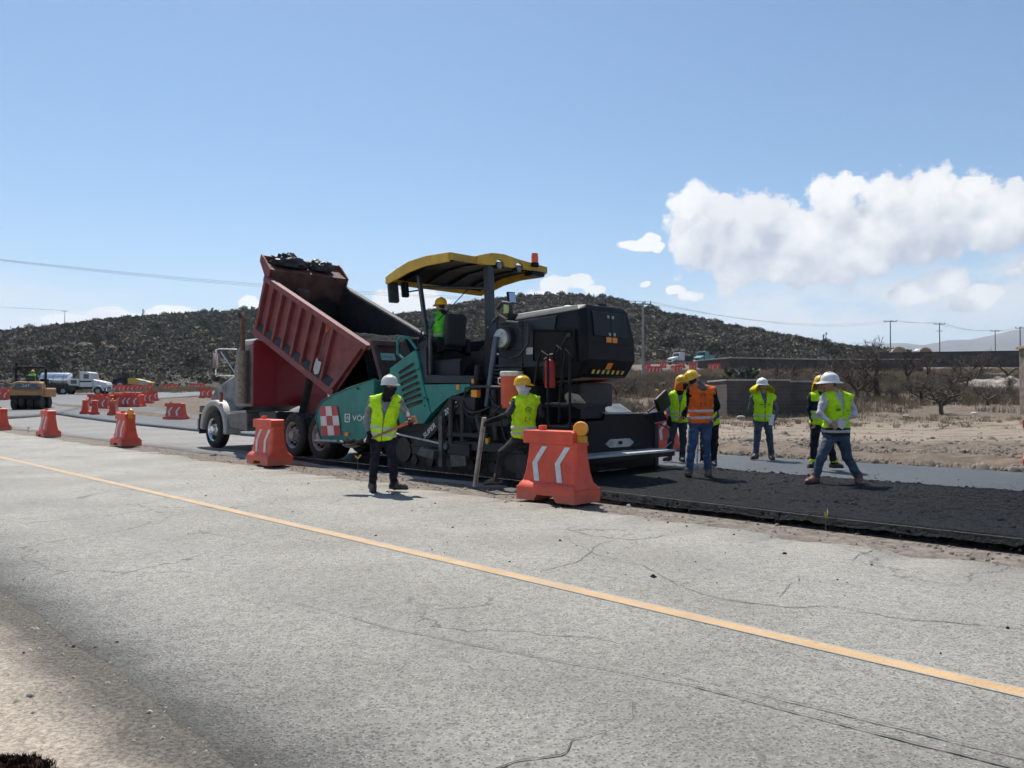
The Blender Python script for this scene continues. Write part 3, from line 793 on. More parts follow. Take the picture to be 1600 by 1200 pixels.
def yucca(loc, h, label, seed, group=None):
    r = random.Random(seed)
    o = thing('yucca_tree', label, 'tree', loc, r.uniform(0, 6), group)
    mb = MB(); heads = [Vector((0, 0, h * .8))]
    mb.tube([(0, 0, -.5), (0, 0, h * .45), (0, 0, h * .8)], [.22, .18, .13], 7)
    for i in range(3):
        a = r.uniform(0, 6.28); q = Vector((math.cos(a) * h * .22, math.sin(a) * h * .22, h * r.uniform(.7, .95)))
        mb.tube([(0, 0, h * .45), (q.x * .7, q.y * .7, h * .55), q], [.14, .12, .09], 6); heads.append(q)
    mb.build('trunk', M_BARK, o)
    lb = MB()
    for q in heads:
        for j in range(46):
            a = r.uniform(0, 6.28); e = r.uniform(-.5, 1.5); d = Vector((math.cos(a) * math.cos(e), math.sin(a) * math.cos(e), math.sin(e)))
            w = d.cross(Vector((0, 0, 1)));
            if w.length < .1: continue
            w.normalize(); L = h * .16
            lb.faces([tuple(q + w * .04), tuple(q - w * .04), tuple(q + d * L)], [(0, 1, 2)])
    lb.build('crown', M_YUC, o)
for i, (px, Yb, h, lb) in enumerate(((1287, 250, 4.6, 'tall branching yucca on the lower end of the right hand slope'), (222, 338, 4.2, 'small yucca on the skyline of the left hill'),
    (505 + 470, 300, 3.2, 'yucca on the hillside just right of the paver hood'), (1120, 255, 3.6, 'yucca part way up the slope above the parked trucks'), (18, 336, 3.6, 'yucca on the skyline at the left edge'),
    (330, 337, 3.0, 'yucca on the skyline behind the dump truck stack'), (245, 170, 3.4, 'yucca low on the left slope above the red barriers'), (62, 240, 3.0, 'yucca part way up the left slope above the roller'))):
    p = hill_point(px, Yb)
    yucca(p, h, lb, 70 + i)
# ================================================================== DUMP TRUCK
M_BLACK = mat('black_rubber', (.018, .018, .019), .75, var=.3, scale=12, dust=.35, spec=.3)
M_DARK = mat('dark_machine_steel', (.016, .018, .021), .55, var=.3, scale=6, dust=.14)
M_STEEL = mat('worn_steel', (.33, .33, .33), .42, .8, var=.2, scale=9, dust=.2)
M_CHROME = mat('polished_rim', (.72, .72, .73), .18, 1.0, var=.08, scale=6, dust=.12)
M_GLASS = mat('dark_glass', (.015, .018, .022), .08, var=.1, spec=.8)
M_WHITE = mat('white_print', (.78, .78, .76), .6, var=.06)
M_BEDRED = mat('faded_red_paint', (.185, .040, .042), .66, var=.22, scale=2.6, dust=.38, dustcol=(.26, .17, .15), rust=.5)
M_CABRED = mat('deep_red_paint', (.30, .022, .038), .42, var=.12, scale=1.5, dust=.16)
M_CABGREY = mat('chalky_grey_paint', (.20, .18, .178), .6, var=.25, scale=2.5, dust=.3, rust=.3)
M_FENDER = mat('dusty_white_fender', (.40, .385, .365), .5, var=.2, scale=3, dust=.3, rust=.12)
M_HOOD = mat('primer_grey_hood', (.155, .16, .17), .6, var=.45, scale=3, dust=.3)
M_RUST = mat('rusty_pipe', (.15, .085, .06), .85, var=.4, scale=14)
M_LOAD = asphalt_mat('load_asphalt', (.018, .019, .021), (.036, .037, .04), .7, rough=.9, bump=.03, sc=.5, spec=.12)
M_STAIN = mat('tar_stained_steel', (.022, .021, .022), .6, var=.5, scale=3, dust=.12)
M_RUSTRED = mat('rust_red_bulkhead', (.085, .036, .030), .75, var=.4, scale=3, rust=.6, dust=.2)

def wheel(parent, xf, s, t_out, sgn, r, w, rim_mat, hub=True, name='wheel', lugs=8):
    """tyre + rim; t_out is the outer face, sgn +1 when the tyre lies towards larger t"""
    mb = MB(xf); ax = (0, sgn, 0); o = (s, t_out, r)
    mb.lathe([(r * .60, .015), (r * .64, 0), (r * .80, -.004), (r * .93, .012), (r * .985, .035), (r, .06), (r, w * .36), (r * .975, w * .38), (r * .975, w * .44), (r, w * .46), (r, w - .06), (r * .985, w - .035), (r * .9, w), (r * .6, w - .01), (r * .60, .015)], o, ax, 36)
    tyre = mb.build(name, M_BLACK, parent)
    mb = MB(xf)
    mb.lathe([(r * .605, .005), (r * .58, .012), (r * .54, .05), (r * .50, .10), (r * .34, .09), (r * .30, .05), (r * .2, .03), (r * .19, -.03), (r * .12, -.045), (.001, -.045)], o, ax, 28)
    for j in range(lugs):
        a = 2 * math.pi * j / lugs
        p = Vector((s + math.cos(a) * r * .255, t_out, r + math.sin(a) * r * .255))
        mb.cyl((p.x, p.y + sgn * .07, p.z), (p.x, p.y + sgn * .0, p.z), .022, n=6)
    mb.build('rim', rim_mat, tyre)
    hb = MB(xf)
    for j in range(lugs):
        a = 2 * math.pi * (j + .5) / lugs
        p = Vector((s + math.cos(a) * r * .43, 0, r + math.sin(a) * r * .43))
        hb.cyl((p.x, t_out + sgn * .052, p.z), (p.x, t_out + sgn * .10, p.z), r * .07, n=10)
    hb.build('hand_hole', M_BLACK, tyre)
    return tyre

TS0, TT0 = 19.2, 10.8
def build_truck():
    root = thing('dump_truck', 'red dump truck tipping its raised bed of asphalt into the green paver', 'truck', RP(TS0, TT0, 0), -math.pi / 4)
    xf = lambda s, t, z: (TS0 - s, t - TT0, z)
    B = lambda: MB(xf)
    # chassis
    m = B()
    for t0 in (10.33, 11.17): m.box(15.5, 22.7, t0, t0 + .1, .78, 1.04)
    for s0 in (15.6, 16.55, 18.3, 20.0, 22.5): m.box(s0, s0 + .12, 10.43, 11.17, .80, 1.02)
    for s0 in (15.95, 17.2): m.cyl((s0, 9.7, .54), (s0, 11.9, .54), .10, n=12)
    m.cyl((21.8, 9.75, .54), (21.8, 11.85, .54), .07, n=10)
    m.build('chassis', M_DARK, root, .01)
    wheel(root, xf, 21.8, 9.58, 1, .54, .30, M_CHROME, lugs=10)
    wheel(root, xf, 21.8, 12.02, -1, .54, .30, M_CHROME, lugs=10)
    M_RIMW = mat('dusty_rim', (.34, .29, .27), .6, .2, var=.3, scale=8, dust=.3)
    for s0 in (17.2, 15.95):
        for t_out, sg in ((9.55, 1), (12.05, -1)):
            wheel(root, xf, s0, t_out, sg, .54, .28, M_RIMW, lugs=10)
            wheel(root, xf, s0, t_out + sg * .31, sg, .54, .28, M_RIMW, lugs=6)
    # hood, grille, bumper
    m = B(); prof = [(20.5, 1.22), (20.5, 2.24), (21.1, 2.2), (21.8, 2.05), (22.4, 1.86), (22.75, 1.66), (22.9, 1.45), (22.92, .95), (22.4, .95), (21.0, 1.1)]
    rings = []
    n = len(prof)
    for t0, inset in ((9.98, .10), (10.12, .0), (11.48, .0), (11.62, .10)):
        rings.append([(a, t0, b - (inset if b > 1.4 else 0)) for a, b in prof])
    pts = [p for r in rings for p in r]; fs = [tuple(range(n)), tuple(range(3 * n, 4 * n))]
    for k in range(3): fs += [(k * n + i, k * n + (i + 1) % n, (k + 1) * n + (i + 1) % n, (k + 1) * n + i) for i in range(n)]
    m.faces(pts, fs); m.build('hood', M_HOOD, root, .03)
    m = B(); m.box(22.9, 22.96, 10.15, 11.45, .98, 1.62)
    for k in range(9): m.box(22.95, 22.99, 10.2 + k * .14, 10.26 + k * .14, 1.02, 1.58)
    m.build('grille', M_CHROME, root)
    m = B(); m.plan([(22.95, 9.62), (23.12, 9.72), (23.16, 10.8), (23.12, 11.88), (22.95, 11.98), (22.85, 11.9), (22.85, 9.7)], .50, .84); m.build('bumper', M_CABGREY, root, .02)
    m = B(); m.box(22.66, 22.70, 9.56, 9.98, .40, .98); m.build('mud_flap', M_BLACK, root)
    for t0, t1 in ((9.56, 10.02), (11.58, 12.04)):
        m = B(); N = 14; outer = []; inner = []
        for i in range(N + 1):
            a = math.radians(-12 + 196 * i / N)
            outer.append((21.8 - math.cos(a) * .86 * (1.06 if a < 1.5 else 1), .60 + math.sin(a) * .80)); inner.append((21.8 - math.cos(a) * .70, .56 + math.sin(a) * .68))
        m.side(outer + inner[::-1], t0, t1); m.build('fender', M_FENDER, root, .045, smooth=40)
        m = B(); m.box(22.74, 22.84, t0 + .06, t0 + .34, 1.02, 1.22); m.build('headlight', M_GLASS, root, .02)
    m = B(); m.cyl((21.35, 9.62, 1.34), (21.35, 9.62, 1.62), .05, n=10); m.build('marker_light', mat('amber_lamp_dark', (.25, .07, .02), .3), root)
    # cab
    m = B()
    sec = [(19.52, 1.22), (20.58, 1.22), (20.62, 2.2), (20.42, 2.82), (20.25, 2.98), (19.52, 3.02)]
    n = len(sec); rings = []
    for t0, dz in ((9.64, .12), (9.70, .0), (11.90, .0), (11.96, .12)):
        rings.append([(a, t0, b - (dz if b > 2.5 else 0)) for a, b in sec])
    pts = [p for r in rings for p in r]; fs = [tuple(range(n)), tuple(range(3 * n, 4 * n))]
    for k in range(3): fs += [(k * n + i, k * n + (i + 1) % n, (k + 1) * n + (i + 1) % n, (k + 1) * n + i) for i in range(n)]
    m.faces(pts, fs); m.build('cab', M_CABGREY, root, .025)
    m = B(); m.rear([(9.66, 1.24), (11.94, 1.24), (11.94, 2.92), (11.86, 3.0), (9.74, 3.0), (9.66, 2.92)], 19.48, 19.525); rw = m.build('rear_wall', M_CABRED, root, .012)
    m = B(); m.rear([(9.7, 3.005), (11.9, 3.005), (11.84, 3.06), (9.78, 3.06)], 19.5, 20.2); m.build('roof_cap', M_FENDER, root, .015)
    m = B()
    for t_ in (10.3, 11.3): m.box(19.465, 19.482, t_, t_ + .03, 1.3, 2.9)
    m.build('wall_seam', M_CABRED, rw)
    m = B(); m.side([(19.66, 1.32), (20.5, 1.32), (20.52, 2.2), (20.38, 2.72), (19.66, 2.78)], 9.618, 9.645)
    door = m.build('door', M_CABGREY, root, .01)
    m = B(); m.side([(19.98, 2.15), (20.44, 2.15), (20.33, 2.64), (19.98, 2.68)], 9.604, 9.622); m.build('window', M_GLASS, door, .006)
    m = B(); m.tube([(19.75, 9.60, 2.02), (19.88, 9.585, 2.02), (19.9, 9.60, 2.02)], .014, 6); m.build('handle', M_CHROME, door)
    for k, z in enumerate((2.02, 1.82, 1.6)):
        m = B(); m.box(20.02, 20.28, 9.606, 9.616, z - .13, z); m.build('decal', M_WHITE, door)
    m = B(); m.faces([(20.628, 9.85, 2.24), (20.628, 11.75, 2.24), (20.435, 11.7, 2.80), (20.435, 9.9, 2.80)], [(0, 1, 2, 3)]); m.build('windshield', M_GLASS, root)
    # stack
    m = B(); m.cyl((19.72, 9.47, 1.30), (19.72, 9.47, 2.72), .155, n=20)
    m.build('muffler_shield', mat('perforated_shield', (.26, .22, .18), .55, .6, var=.35, scale=20, bump=.01, bscale=70, rust=.5), root)
    m = B(); m.tube([(19.72, 9.47, 2.70), (19.72, 9.47, 3.48), (19.74, 9.47, 3.6), (19.83, 9.47, 3.70)], [.068, .068, .068, .07], 14); st = m.build('exhaust_pipe', M_RUST, root)
    m = B(); m.tube([(19.745, 9.47, 3.59), (19.85, 9.47, 3.715)], [.075, .076], 14); m.build('pipe_tip', M_BLACK, st)
    # mirror on its bracket
    m = B()
    for z in (2.80, 2.06): m.tube([(20.45, 9.66, z), (20.75, 9.30, z + .02), (20.8, 9.22, z - .02)], .018, 6)
    m.tube([(20.8, 9.22, 2.80), (20.8, 9.22, 2.04)], .016, 6); m.tube([(20.5, 9.66, 2.1), (20.74, 9.32, 2.74)], .014, 6)
    br_ = m.build('mirror_bracket', M_CHROME, root)
    m = B(); m.obox((20.82, 9.2, 2.48), .07, .20, .48, (0, 0, -.3)); m.build('mirror', M_DARK, br_, .02)
    m = B(); m.obox((20.778, 9.2, 2.48), .006, .17, .43, (0, 0, -.3)); m.build('mirror_glass', M_CHROME, br_)
    m = B(); m.lathe([(.0, -.05), (.08, -.03), (.10, .0), (.085, .012), (0, .02)], (20.8, 9.22, 2.0), (-1, -.3, 0), 14); m.build('convex_mirror', M_DARK, br_)
    m = B(); m.tube([(20.35, 9.9, 3.0), (20.5, 9.7, 3.4), (20.56, 9.6, 3.85)], [.012, .008, .004], 5); m.build('antenna', M_DARK, root)
    # tank and step
    m = B(); m.side([(19.75, .55), (20.75, .62), (20.95, .78), (20.95, 1.02), (19.75, 1.05)], 9.62, 10.25); tk = m.build('fuel_tank', mat('dull_tank', (.15, .145, .14), .5, .4, var=.25, dust=.3), root, .03)
    m = B(); m.side([(19.9, 1.055), (20.9, 1.03), (20.9, 1.08), (19.9, 1.12)], 9.66, 10.15); m.build('step', M_STEEL, tk)
    m = B(); m.box(18.4, 19.35, 9.75, 10.25, .62, 1.1); m.build('battery_box', M_DARK, root, .03)
    m = B(); m.cyl((18.85, 10.75, .95), (18.25, 10.75, 2.35), .105, n=16); m.build('hoist_cylinder', M_BLACK, root)
    m = B(); m.cyl((18.25, 10.75, 2.3), (18.05, 10.75, 2.75), .06, n=12); m.build('hoist_rod', M_STEEL, root)
    m = B(); m.box(18.9, 19.3, 11.0, 11.6, 1.0, 1.55); m.build('hydraulic_tank', M_CABRED, root, .02)

    # ---- raised bed
    a0 = math.radians(23.5); ca, sa = math.cos(a0), math.sin(a0)
    bx = lambda a, t, b: xf(15.52 + a * ca - b * sa, t, 1.54 + a * sa + b * ca)
    BB = lambda: MB(bx)
    wall = [(0, 0), (4.2, 0), (4.2, 1.52), (-.80, 1.52)]
    m = BB(); m.side(wall, 9.70, 9.73); bed = m.build('bed_side', M_BEDRED, root)
    m = BB(); m.side(wall, 11.92, 11.95); far = m.build('bed_side', M_BEDRED, root)
    for (y0, y1, par) in ((9.60, 9.70, bed), (11.95, 12.05, far)):
        for k in range(8):
            f = (k + .0) / 8
            ab = .0 + (k / 8) * 4.14; at_ = ab if k else -.76
            if k == 0: poly = [(.02, .12), (.16, .12), (-.56, 1.42), (-.72, 1.42)]
            else:
                ab = .02 + k * .515; poly = [(ab, .12), (ab + .10, .12), (ab + .10 - .0, 1.42), (ab, 1.42)]
            m = BB(); m.side(poly, y0, y1); m.build('rib', M_BEDRED, par, .008)
        m = BB(); m.side([(4.10, .0), (4.22, .0), (4.22, 1.52), (4.10, 1.52)], y0, y1); m.build('rib', M_BEDRED, par, .008)
        m = BB(); m.side([(-.86, 1.42), (4.22, 1.42), (4.22, 1.56), (-.93, 1.56)], y0 - .02, y1 + .05); m.build('top_rail', M_BEDRED if y0 < 10 else M_STAIN, par, .012)
        m = BB(); m.side([(-.02, -.05), (4.22, -.05), (4.22, .12), (-.07, .12)], y0 - .01, y1); m.build('bottom_rail', M_BEDRED, par, .012)
    # grit lying on the sloping ledges of the bays
    for k in range(8):
        ab = .12 + k * .515
        m = BB(); m.prism([(ab + .03, 9.695, .125), (ab + .03, 9.612, .125), (ab + .03, 9.695, .30)], (.36, 0, 0)); m.build('grit_ledge', M_STAIN, bed)
    m = BB()
    for k in range(0):
        m.prism([(-.9 + k * .33 + random.uniform(-.1, .1), 9.60, 1.562), (-.75 + k * .33, 9.60, 1.575), (-.7 + k * .33, 9.72, 1.572), (-.88 + k * .33, 9.72, 1.562)], (0, 0, .006))
    m.bm.free()
    m = BB(); m.box(-.05, 4.2, 9.73, 11.92, -.02, .06); m.box(-.1, 4.2, 10.3, 10.45, -.22, -.02); m.box(-.1, 4.2, 11.15, 11.3, -.22, -.02)
    for k in range(9): m.box(.2 + k * .47, .28 + k * .47, 9.75, 11.9, -.12, -.02)
    m.build('bed_floor', M_BEDRED, root)
    m = BB(); m.side([(.05, .065), (4.04, .065), (4.04, 1.53), (-.80, 1.53)], 11.905, 11.918); m.build('bed_lining', M_STAIN, root)
    m = BB(); m.side([(.05, .065), (4.04, .065), (4.04, 1.40), (-.74, 1.40)], 9.732, 9.745); m.build('bed_lining', M_STAIN, root)
    m = BB(); m.box(.0, 4.05, 9.75, 11.9, .062, .075); m.build('floor_lining', M_STAIN, root)
    m = BB(); m.rear([(9.70, 0), (11.95, 0), (11.95, 1.74), (9.70, 1.74)], 4.08, 4.15); bh = m.build('bulkhead', M_RUSTRED, root)
    m = BB(); m.rear([(9.75, .07), (11.9, .07), (11.9, 1.0), (11.5, 1.22), (11.0, 1.05), (10.4, 1.25), (10.0, 1.02), (9.75, 1.18)], 4.06, 4.078); m.build('tar_stain', M_STAIN, bh)
    m = BB(); m.lathe([(.20, 0), (.20, 1.30), (.16, 1.36), (.02, 1.38)], (3.90, 10.62, .02), (0, 0, 1), 18); m.build('hoist_housing', M_RUSTRED, bh)
    for t0 in (10.0, 10.55, 11.1, 11.65):
        m = BB(); m.box(4.15, 4.24, t0, t0 + .08, .1, 1.7); m.build('stiffener', M_BEDRED, bh)
    m = BB(); m.side([(4.08, 1.73), (4.66, 1.84), (4.66, 1.89), (4.08, 1.78)], 9.66, 11.99); sh = m.build('cab_shield', M_RUSTRED, root, .008)
    m = BB(); m.side([(4.62, 1.83), (4.68, 1.83), (4.70, 2.0), (4.64, 2.0)], 9.64, 12.01); m.build('front_lip', M_BEDRED, sh)
    for t0 in (9.62, 11.97):
        m = BB(); m.side([(4.05, 1.54), (4.24, 1.54), (4.68, 1.84), (4.68, 2.02), (4.5, 1.98), (4.05, 1.80)], t0, t0 + .04); m.build('gusset', M_BEDRED, sh)
    # tailgate swung out
    tg = [(14.02, 2.66), (13.30, 1.12)]
    d = Vector((tg[1][0] - tg[0][0], tg[1][1] - tg[0][1])).normalized(); nrm = Vector((d.y, -d.x))
    gx = lambda a, t, b: xf(14.02 + d.x * a + nrm.x * b, t, 2.66 + d.y * a + nrm.y * b)
    G = lambda: MB(gx)
    m = G(); m.box(0, 1.62, 9.62, 12.0, 0, .05); M_GATE = mat('dark_brown_gate', (.062, .030, .028), .7, var=.3, scale=3, dust=.2, rust=.4)
    gate = m.build('tailgate', M_GATE, root, .008)
    m = G()
    for t0 in (9.62, 10.4, 11.15, 11.9): m.box(.0, 1.6, t0, t0 + .1, .05, .11)
    m.box(0, .12, 9.6, 12.02, .05, .12); m.box(1.5, 1.62, 9.6, 12.02, .05, .12)
    m.build('gate_frame', M_GATE, gate, .008)
    m = G(); m.box(.28, .45, 9.78, 10.16, .052, .066); pl = m.build('number_plate', mat('plate_white', (.30, .52, .48), .5, var=.1), gate)
    rgt = Vector(gx(0, 1, .0)) - Vector(gx(0, 0, .0)); upv = Vector(gx(-1, 0, 0)) - Vector(gx(0, 0, 0))
    text_mesh('J-3099-4', .088, mat('plate_green', (.02, .12, .10), .6), pl, 'plate_number', gx(.405, 9.80, .070), rgt, upv, squeeze=.85)
    m = BB()
    for t0 in (9.66, 11.9): m.cyl((-.88, t0, 1.5), (-.88, t0 + .12, 1.5), .05, n=10)
    m.build('hinge_pin', M_STEEL, root)
    # the load sliding out
    na, nt_ = 70, 46
    A, T = np.meshgrid(np.linspace(-1.0, 3.0, na), np.linspace(9.745, 11.905, nt_), indexing='ij')
    b = 1.50 - .40 * np.clip(A - .1, 0, 9) - .05 * np.clip(A - 1, 0, 9) ** 2 - 1.4 * np.clip(-.55 - A, 0, 9) ** 1.4 + .07 * fbm(A * 4, T * 4, 2.0, 4) + .03 * fbm(A * 14, T * 14, 3.0, 2) - .05 * ((T - 10.8) / 1.1) ** 2
    b = np.maximum(b, .078)
    V = np.array([bx(a_, t_, b_) for a_, t_, b_ in zip(A.ravel(), T.ravel(), b.ravel())])
    obj('load', np_mesh('load', V, grid_faces(na, nt_), True), M_LOAD, root)
    # stream of asphalt between the bed's tail and the gate
    ns, nt2 = 26, 50
    Q, T = np.meshgrid(np.linspace(0, 1, ns), np.linspace(9.7, 11.9, nt2), indexing='ij')
    S = 14.35 - .55 * Q + .06 * fbm(Q * 5, T * 5, 1.0, 4) + .03 * fbm(Q * 15, T * 15, 1.0, 2); Z = 2.45 - 1.6 * Q
    V = np.array([xf(a_, t_, z_) for a_, t_, z_ in zip(S.ravel(), T.ravel(), Z.ravel())])
    obj('asphalt_stream', np_mesh('asphalt_stream', V, grid_faces(ns, nt2), True), M_LOAD, root)
    return root, bx, xf
TRUCK, BEDX, TRX = build_truck()
TMAT = Matrix.Translation(RP(TS0, TT0, 0)) @ Matrix.Rotation(-math.pi / 4, 4, 'Z')
def bed_world(a, t, b): return TMAT @ Vector(BEDX(a, t, b))

# black plastic tarpaulin bundled on the cab shield (two bundles)
def crumple(name, label, cat, c, sx, sy, sz, material, seed, rz=-math.pi / 4):
    n, k = 40, 22; u = np.linspace(0, 2 * np.pi, n, endpoint=False); v = np.linspace(-1.45, 1.5, k)
    U, W = np.meshgrid(u, v, indexing='ij')
    x = np.cos(U) * np.cos(W); y = np.sin(U) * np.cos(W); z = np.sin(W)
    f = .85 + .45 * fbm(x * 2.6 + seed, y * 2.6, z * 2.6, 3) + .55 * np.abs(fbm(x * 5 + seed, y * 5, z * 5, 3))
    V = np.stack([x * f * sx, y * f * sy, np.maximum(z * f * sz, -sz * .45) + sz * .45], -1).reshape(-1, 3)
    F = grid_faces(n, k); i = (n - 1) * k + np.arange(k - 1); j = np.arange(k - 1)
    F = np.concatenate([F, np.stack([i, j, j + 1, i + 1], -1)])
    o = obj(name, np_mesh(name, V, F, True), material); o.location = c; o.rotation_euler = (0, -math.radians(0), rz)
    return tag(o, label, cat)
M_TARP = mat('black_plastic_sheet', (.018, .020, .023), .45, var=.4, scale=6, bump=.02, bscale=14, spec=.5)
crumple('tarpaulin', 'larger crumpled black tarpaulin bundle on top of the truck bed bulkhead', 'tarp', bed_world(4.36, 10.35, 1.80), .24, .56, .26, M_TARP, 3.0)
crumple('tarpaulin', 'smaller crumpled black tarpaulin bundle beside the larger one on the bulkhead', 'tarp', bed_world(4.36, 11.28, 1.80), .22, .36, .23, M_TARP, 8.0)

# shovel hung on the outside of the bed
def hung_shovel():
    o = thing('shovel', 'shovel with orange grip hung on the side of the red truck bed', 'shovel', bed_world(.9, 9.56, .1), 0)
    inv = Matrix.Translation(o.location).inverted()
    f = lambda a, t, b: tuple(inv @ bed_world(a, t, b))
    m = MB(f); m.cyl((.72, 9.57, 1.28), (.78, 9.57, .52), .018, n=8); m.build('handle', M_RUST, o)
    m = MB(f); m.tube([(.72, 9.57, 1.26), (.66, 9.57, 1.40), (.78, 9.57, 1.42), (.72, 9.57, 1.26)], .016, 6); m.build('grip', mat('orange_plastic', (.62, .12, .02), .5), o)
    m = MB(f); m.prism([(.66, 9.585, .52), (.92, 9.585, .54), (.93, 9.575, .25), (.80, 9.565, .17), (.66, 9.575, .24)], (0, .006, 0)); m.build('blade', M_STEEL, o)
hung_shovel()
# ================================================================== ASPHALT PAVER
M_TEAL = mat('teal_green_paint', (.008, .185, .160), .42, var=.16, scale=3.2, dust=.2, rust=.10, spec=.35)
M_TEALD = mat('teal_green_edge', (.008, .12, .108), .45, var=.1, dust=.1)
M_NAVY = mat('slate_machine_paint', (.012, .016, .023), .48, var=.2, scale=2, dust=.06, spec=.25)
M_NAVY2 = mat('slate_light_panel', (.024, .031, .042), .48, var=.14, scale=2, dust=.06, spec=.25)
M_PAVBLK = mat('paver_black_paint', (.005, .0065, .010), .5, var=.3, scale=4, dust=.035, spec=.2)
M_YEL = mat('canopy_yellow', (.56, .335, .022), .5, var=.16, scale=3, dust=.30, rust=.22)
M_ORANGE = mat('orange_reflector', (.75, .26, .02), .4, var=.05)
M_HOSE = mat('rubber_hose', (.014, .014, .016), .5, var=.2, scale=10)
M_SEAT = mat('seat_vinyl', (.016, .018, .022), .6, var=.2, scale=8)
M_RED = mat('signal_red', (.42, .018, .018), .45, var=.1)
M_GREYP = mat('light_grey_plate', (.42, .43, .43), .55, var=.2, scale=8, dust=.2)
M_DULL = mat('dull_grey_steel', (.075, .08, .085), .6, .2, var=.3, scale=8, dust=.15)
PS0, PT0 = 11.2, 10.7
def build_paver():
    root = thing('asphalt_paver', 'green and dark tracked asphalt paver with yellow canopy', 'paver', RP(PS0, PT0, 0), -math.pi / 4)
    xf = lambda s, t, z: (PS0 - s, t - PT0, z)
    B = lambda: MB(xf)
    mir = lambda t: 2 * PT0 - t
    def both(f):
        for k in (0, 1): f(lambda t: (mir(t) if k else t), k)
    # ---- hopper
    panel = [(15.58, 1.02), (15.52, 1.2), (15.34, 1.37), (14.9, 1.51), (14.2, 1.67), (13.29, 1.85), (13.29, .55), (14.0, .51), (15.1, .46), (15.32, .50), (15.44, .62)]
    def hop(T, k):
        m = B(); m.side(panel, T(9.25), T(9.32)); p = m.build('hopper_side', M_TEAL, root, .018)
        m = B(); loop = [(a, T(9.25), b) for a, b in panel]; m.tube(loop, .022, 6, close=True); m.build('edge_trim', M_TEALD, p)
        m = B(); m.box(13.27, 13.33, min(T(9.26), T(9.75)), max(T(9.26), T(9.75)), .6, 1.82); m.build('hopper_corner', M_TEALD, root, .01)
        m = B(); m.faces([(13.3, T(9.33), 1.8), (15.3, T(9.33), 1.3), (15.2, T(10.0), .62), (13.3, T(10.0), .75)], [(0, 1, 2, 3)]); m.build('hopper_wing', M_STAIN, root)
        return p
    near = hop(lambda t: t, 0); hop(mir, 1)
    m = B(); m.box(13.2, 15.3, 9.95, 11.45, .45, .62); m.build('conveyor_floor', M_STAIN, root)
    m = B(); m.box(15.25, 15.45, 9.4, 12.0, .32, .58); m.build('push_beam', M_DARK, root, .02)
    m = B()
    for t0 in (9.9, 11.1): m.cyl((15.5, t0, .5), (15.5, t0 + .4, .5), .10, n=14)
    m.build('push_roller', M_STEEL, root)
    na, nt_ = 40, 50
    S, T = np.meshgrid(np.linspace(13.32, 15.2, na), np.linspace(9.36, 12.04, nt_), indexing='ij')
    Z = 1.40 - .38 * (S - 13.5) - .25 * ((T - 10.7) / 1.3) ** 2 + .06 * fbm(S * 4, T * 4, 7.0, 4) + .025 * fbm(S * 14, T * 14, 7.0, 2)
    obj('hopper_asphalt', np_mesh('hopper_asphalt', np.stack([PS0 - S, T - PT0, Z], -1).reshape(-1, 3), grid_faces(na, nt_), True), M_LOAD, root)
    # red and white warning board, maker's lettering
    q = [Vector((15.39, 0, 1.26)), Vector((14.67, 0, 1.28)), Vector((14.51, 0, .64)), Vector((15.30, 0, .60))]
    pt = lambda i, j: (q[0] * (1 - i) + q[1] * i) * (1 - j) + (q[3] * (1 - i) + q[2] * i) * j
    m = B()
    for i in range(3):
        for j in range(3):
            c4 = [pt(i / 3, j / 3), pt((i + 1) / 3, j / 3), pt((i + 1) / 3, (j + 1) / 3), pt(i / 3, (j + 1) / 3)]
            m.prism([(p.x, 9.226, p.z) for p in c4], (0, .006, 0), (i + j) % 2)
    m.build('warning_board', [mat('board_red', (.42, .03, .04), .4, var=.08), mat('board_white', (.62, .60, .58), .4, var=.08)], near)
    rgt, up = (-1, 0, .012), (0, 0, 1)
    text_mesh('VÖGELE', .165, M_WHITE, near, 'maker_lettering', (14.06, 9.226, .965), rgt, up, xf, squeeze=1.55)
    m = B()
    for a, b, c, d in ((14.36, 14.335, .93, 1.11), (14.185, 14.16, .93, 1.11)): m.box(a, b, 9.224, 9.23, c, d)
    m.box(14.36, 14.16, 9.224, 9.23, .93, .948); m.box(14.36, 14.16, 9.224, 9.23, 1.092, 1.11)
    m.build('maker_badge_frame', M_WHITE, near)
    text_mesh('W', .115, M_WHITE, near, 'maker_badge', (14.322, 9.226, .98), rgt, up, xf, squeeze=1.15)
    m = B(); m.box(14.36, 14.22, 9.226, 9.234, .63, .71); m.build('reflector', M_ORANGE, near)
    m = B(); m.box(13.92, 13.84, 9.226, 9.234, 1.63, 1.68); m.build('latch', M_PAVBLK, near)

    # ---- tractor
    m = B(); m.side([(9.3, .62), (13.25, .62), (13.25, 1.68), (9.3, 1.68)], 9.62, 11.78); m.build('tractor_body', M_NAVY, root, .02)
    def tracks(T, k):
        a, b = sorted((T(9.62), T(10.0)))
        outer = []; r = .37
        for i in range(13): an = math.radians(-90 - 180 * i / 12); outer.append((9.55 + math.cos(an) * r, .39 + math.sin(an) * r))
        for i in range(13): an = math.radians(90 - 180 * i / 12); outer.append((12.75 + math.cos(an) * r, .39 + math.sin(an) * r))
        m = B(); m.side(outer, a + .03, b - .03); tr = m.build('crawler_track', M_BLACK, root)
        # shoes
        L = []; P = outer + outer[:1]; d = 0
        for p0, p1 in zip(P, P[1:]):
            l = math.hypot(p1[0] - p0[0], p1[1] - p0[1]); L.append((d, p0, p1, l)); d += l
        n = int(d / .17)
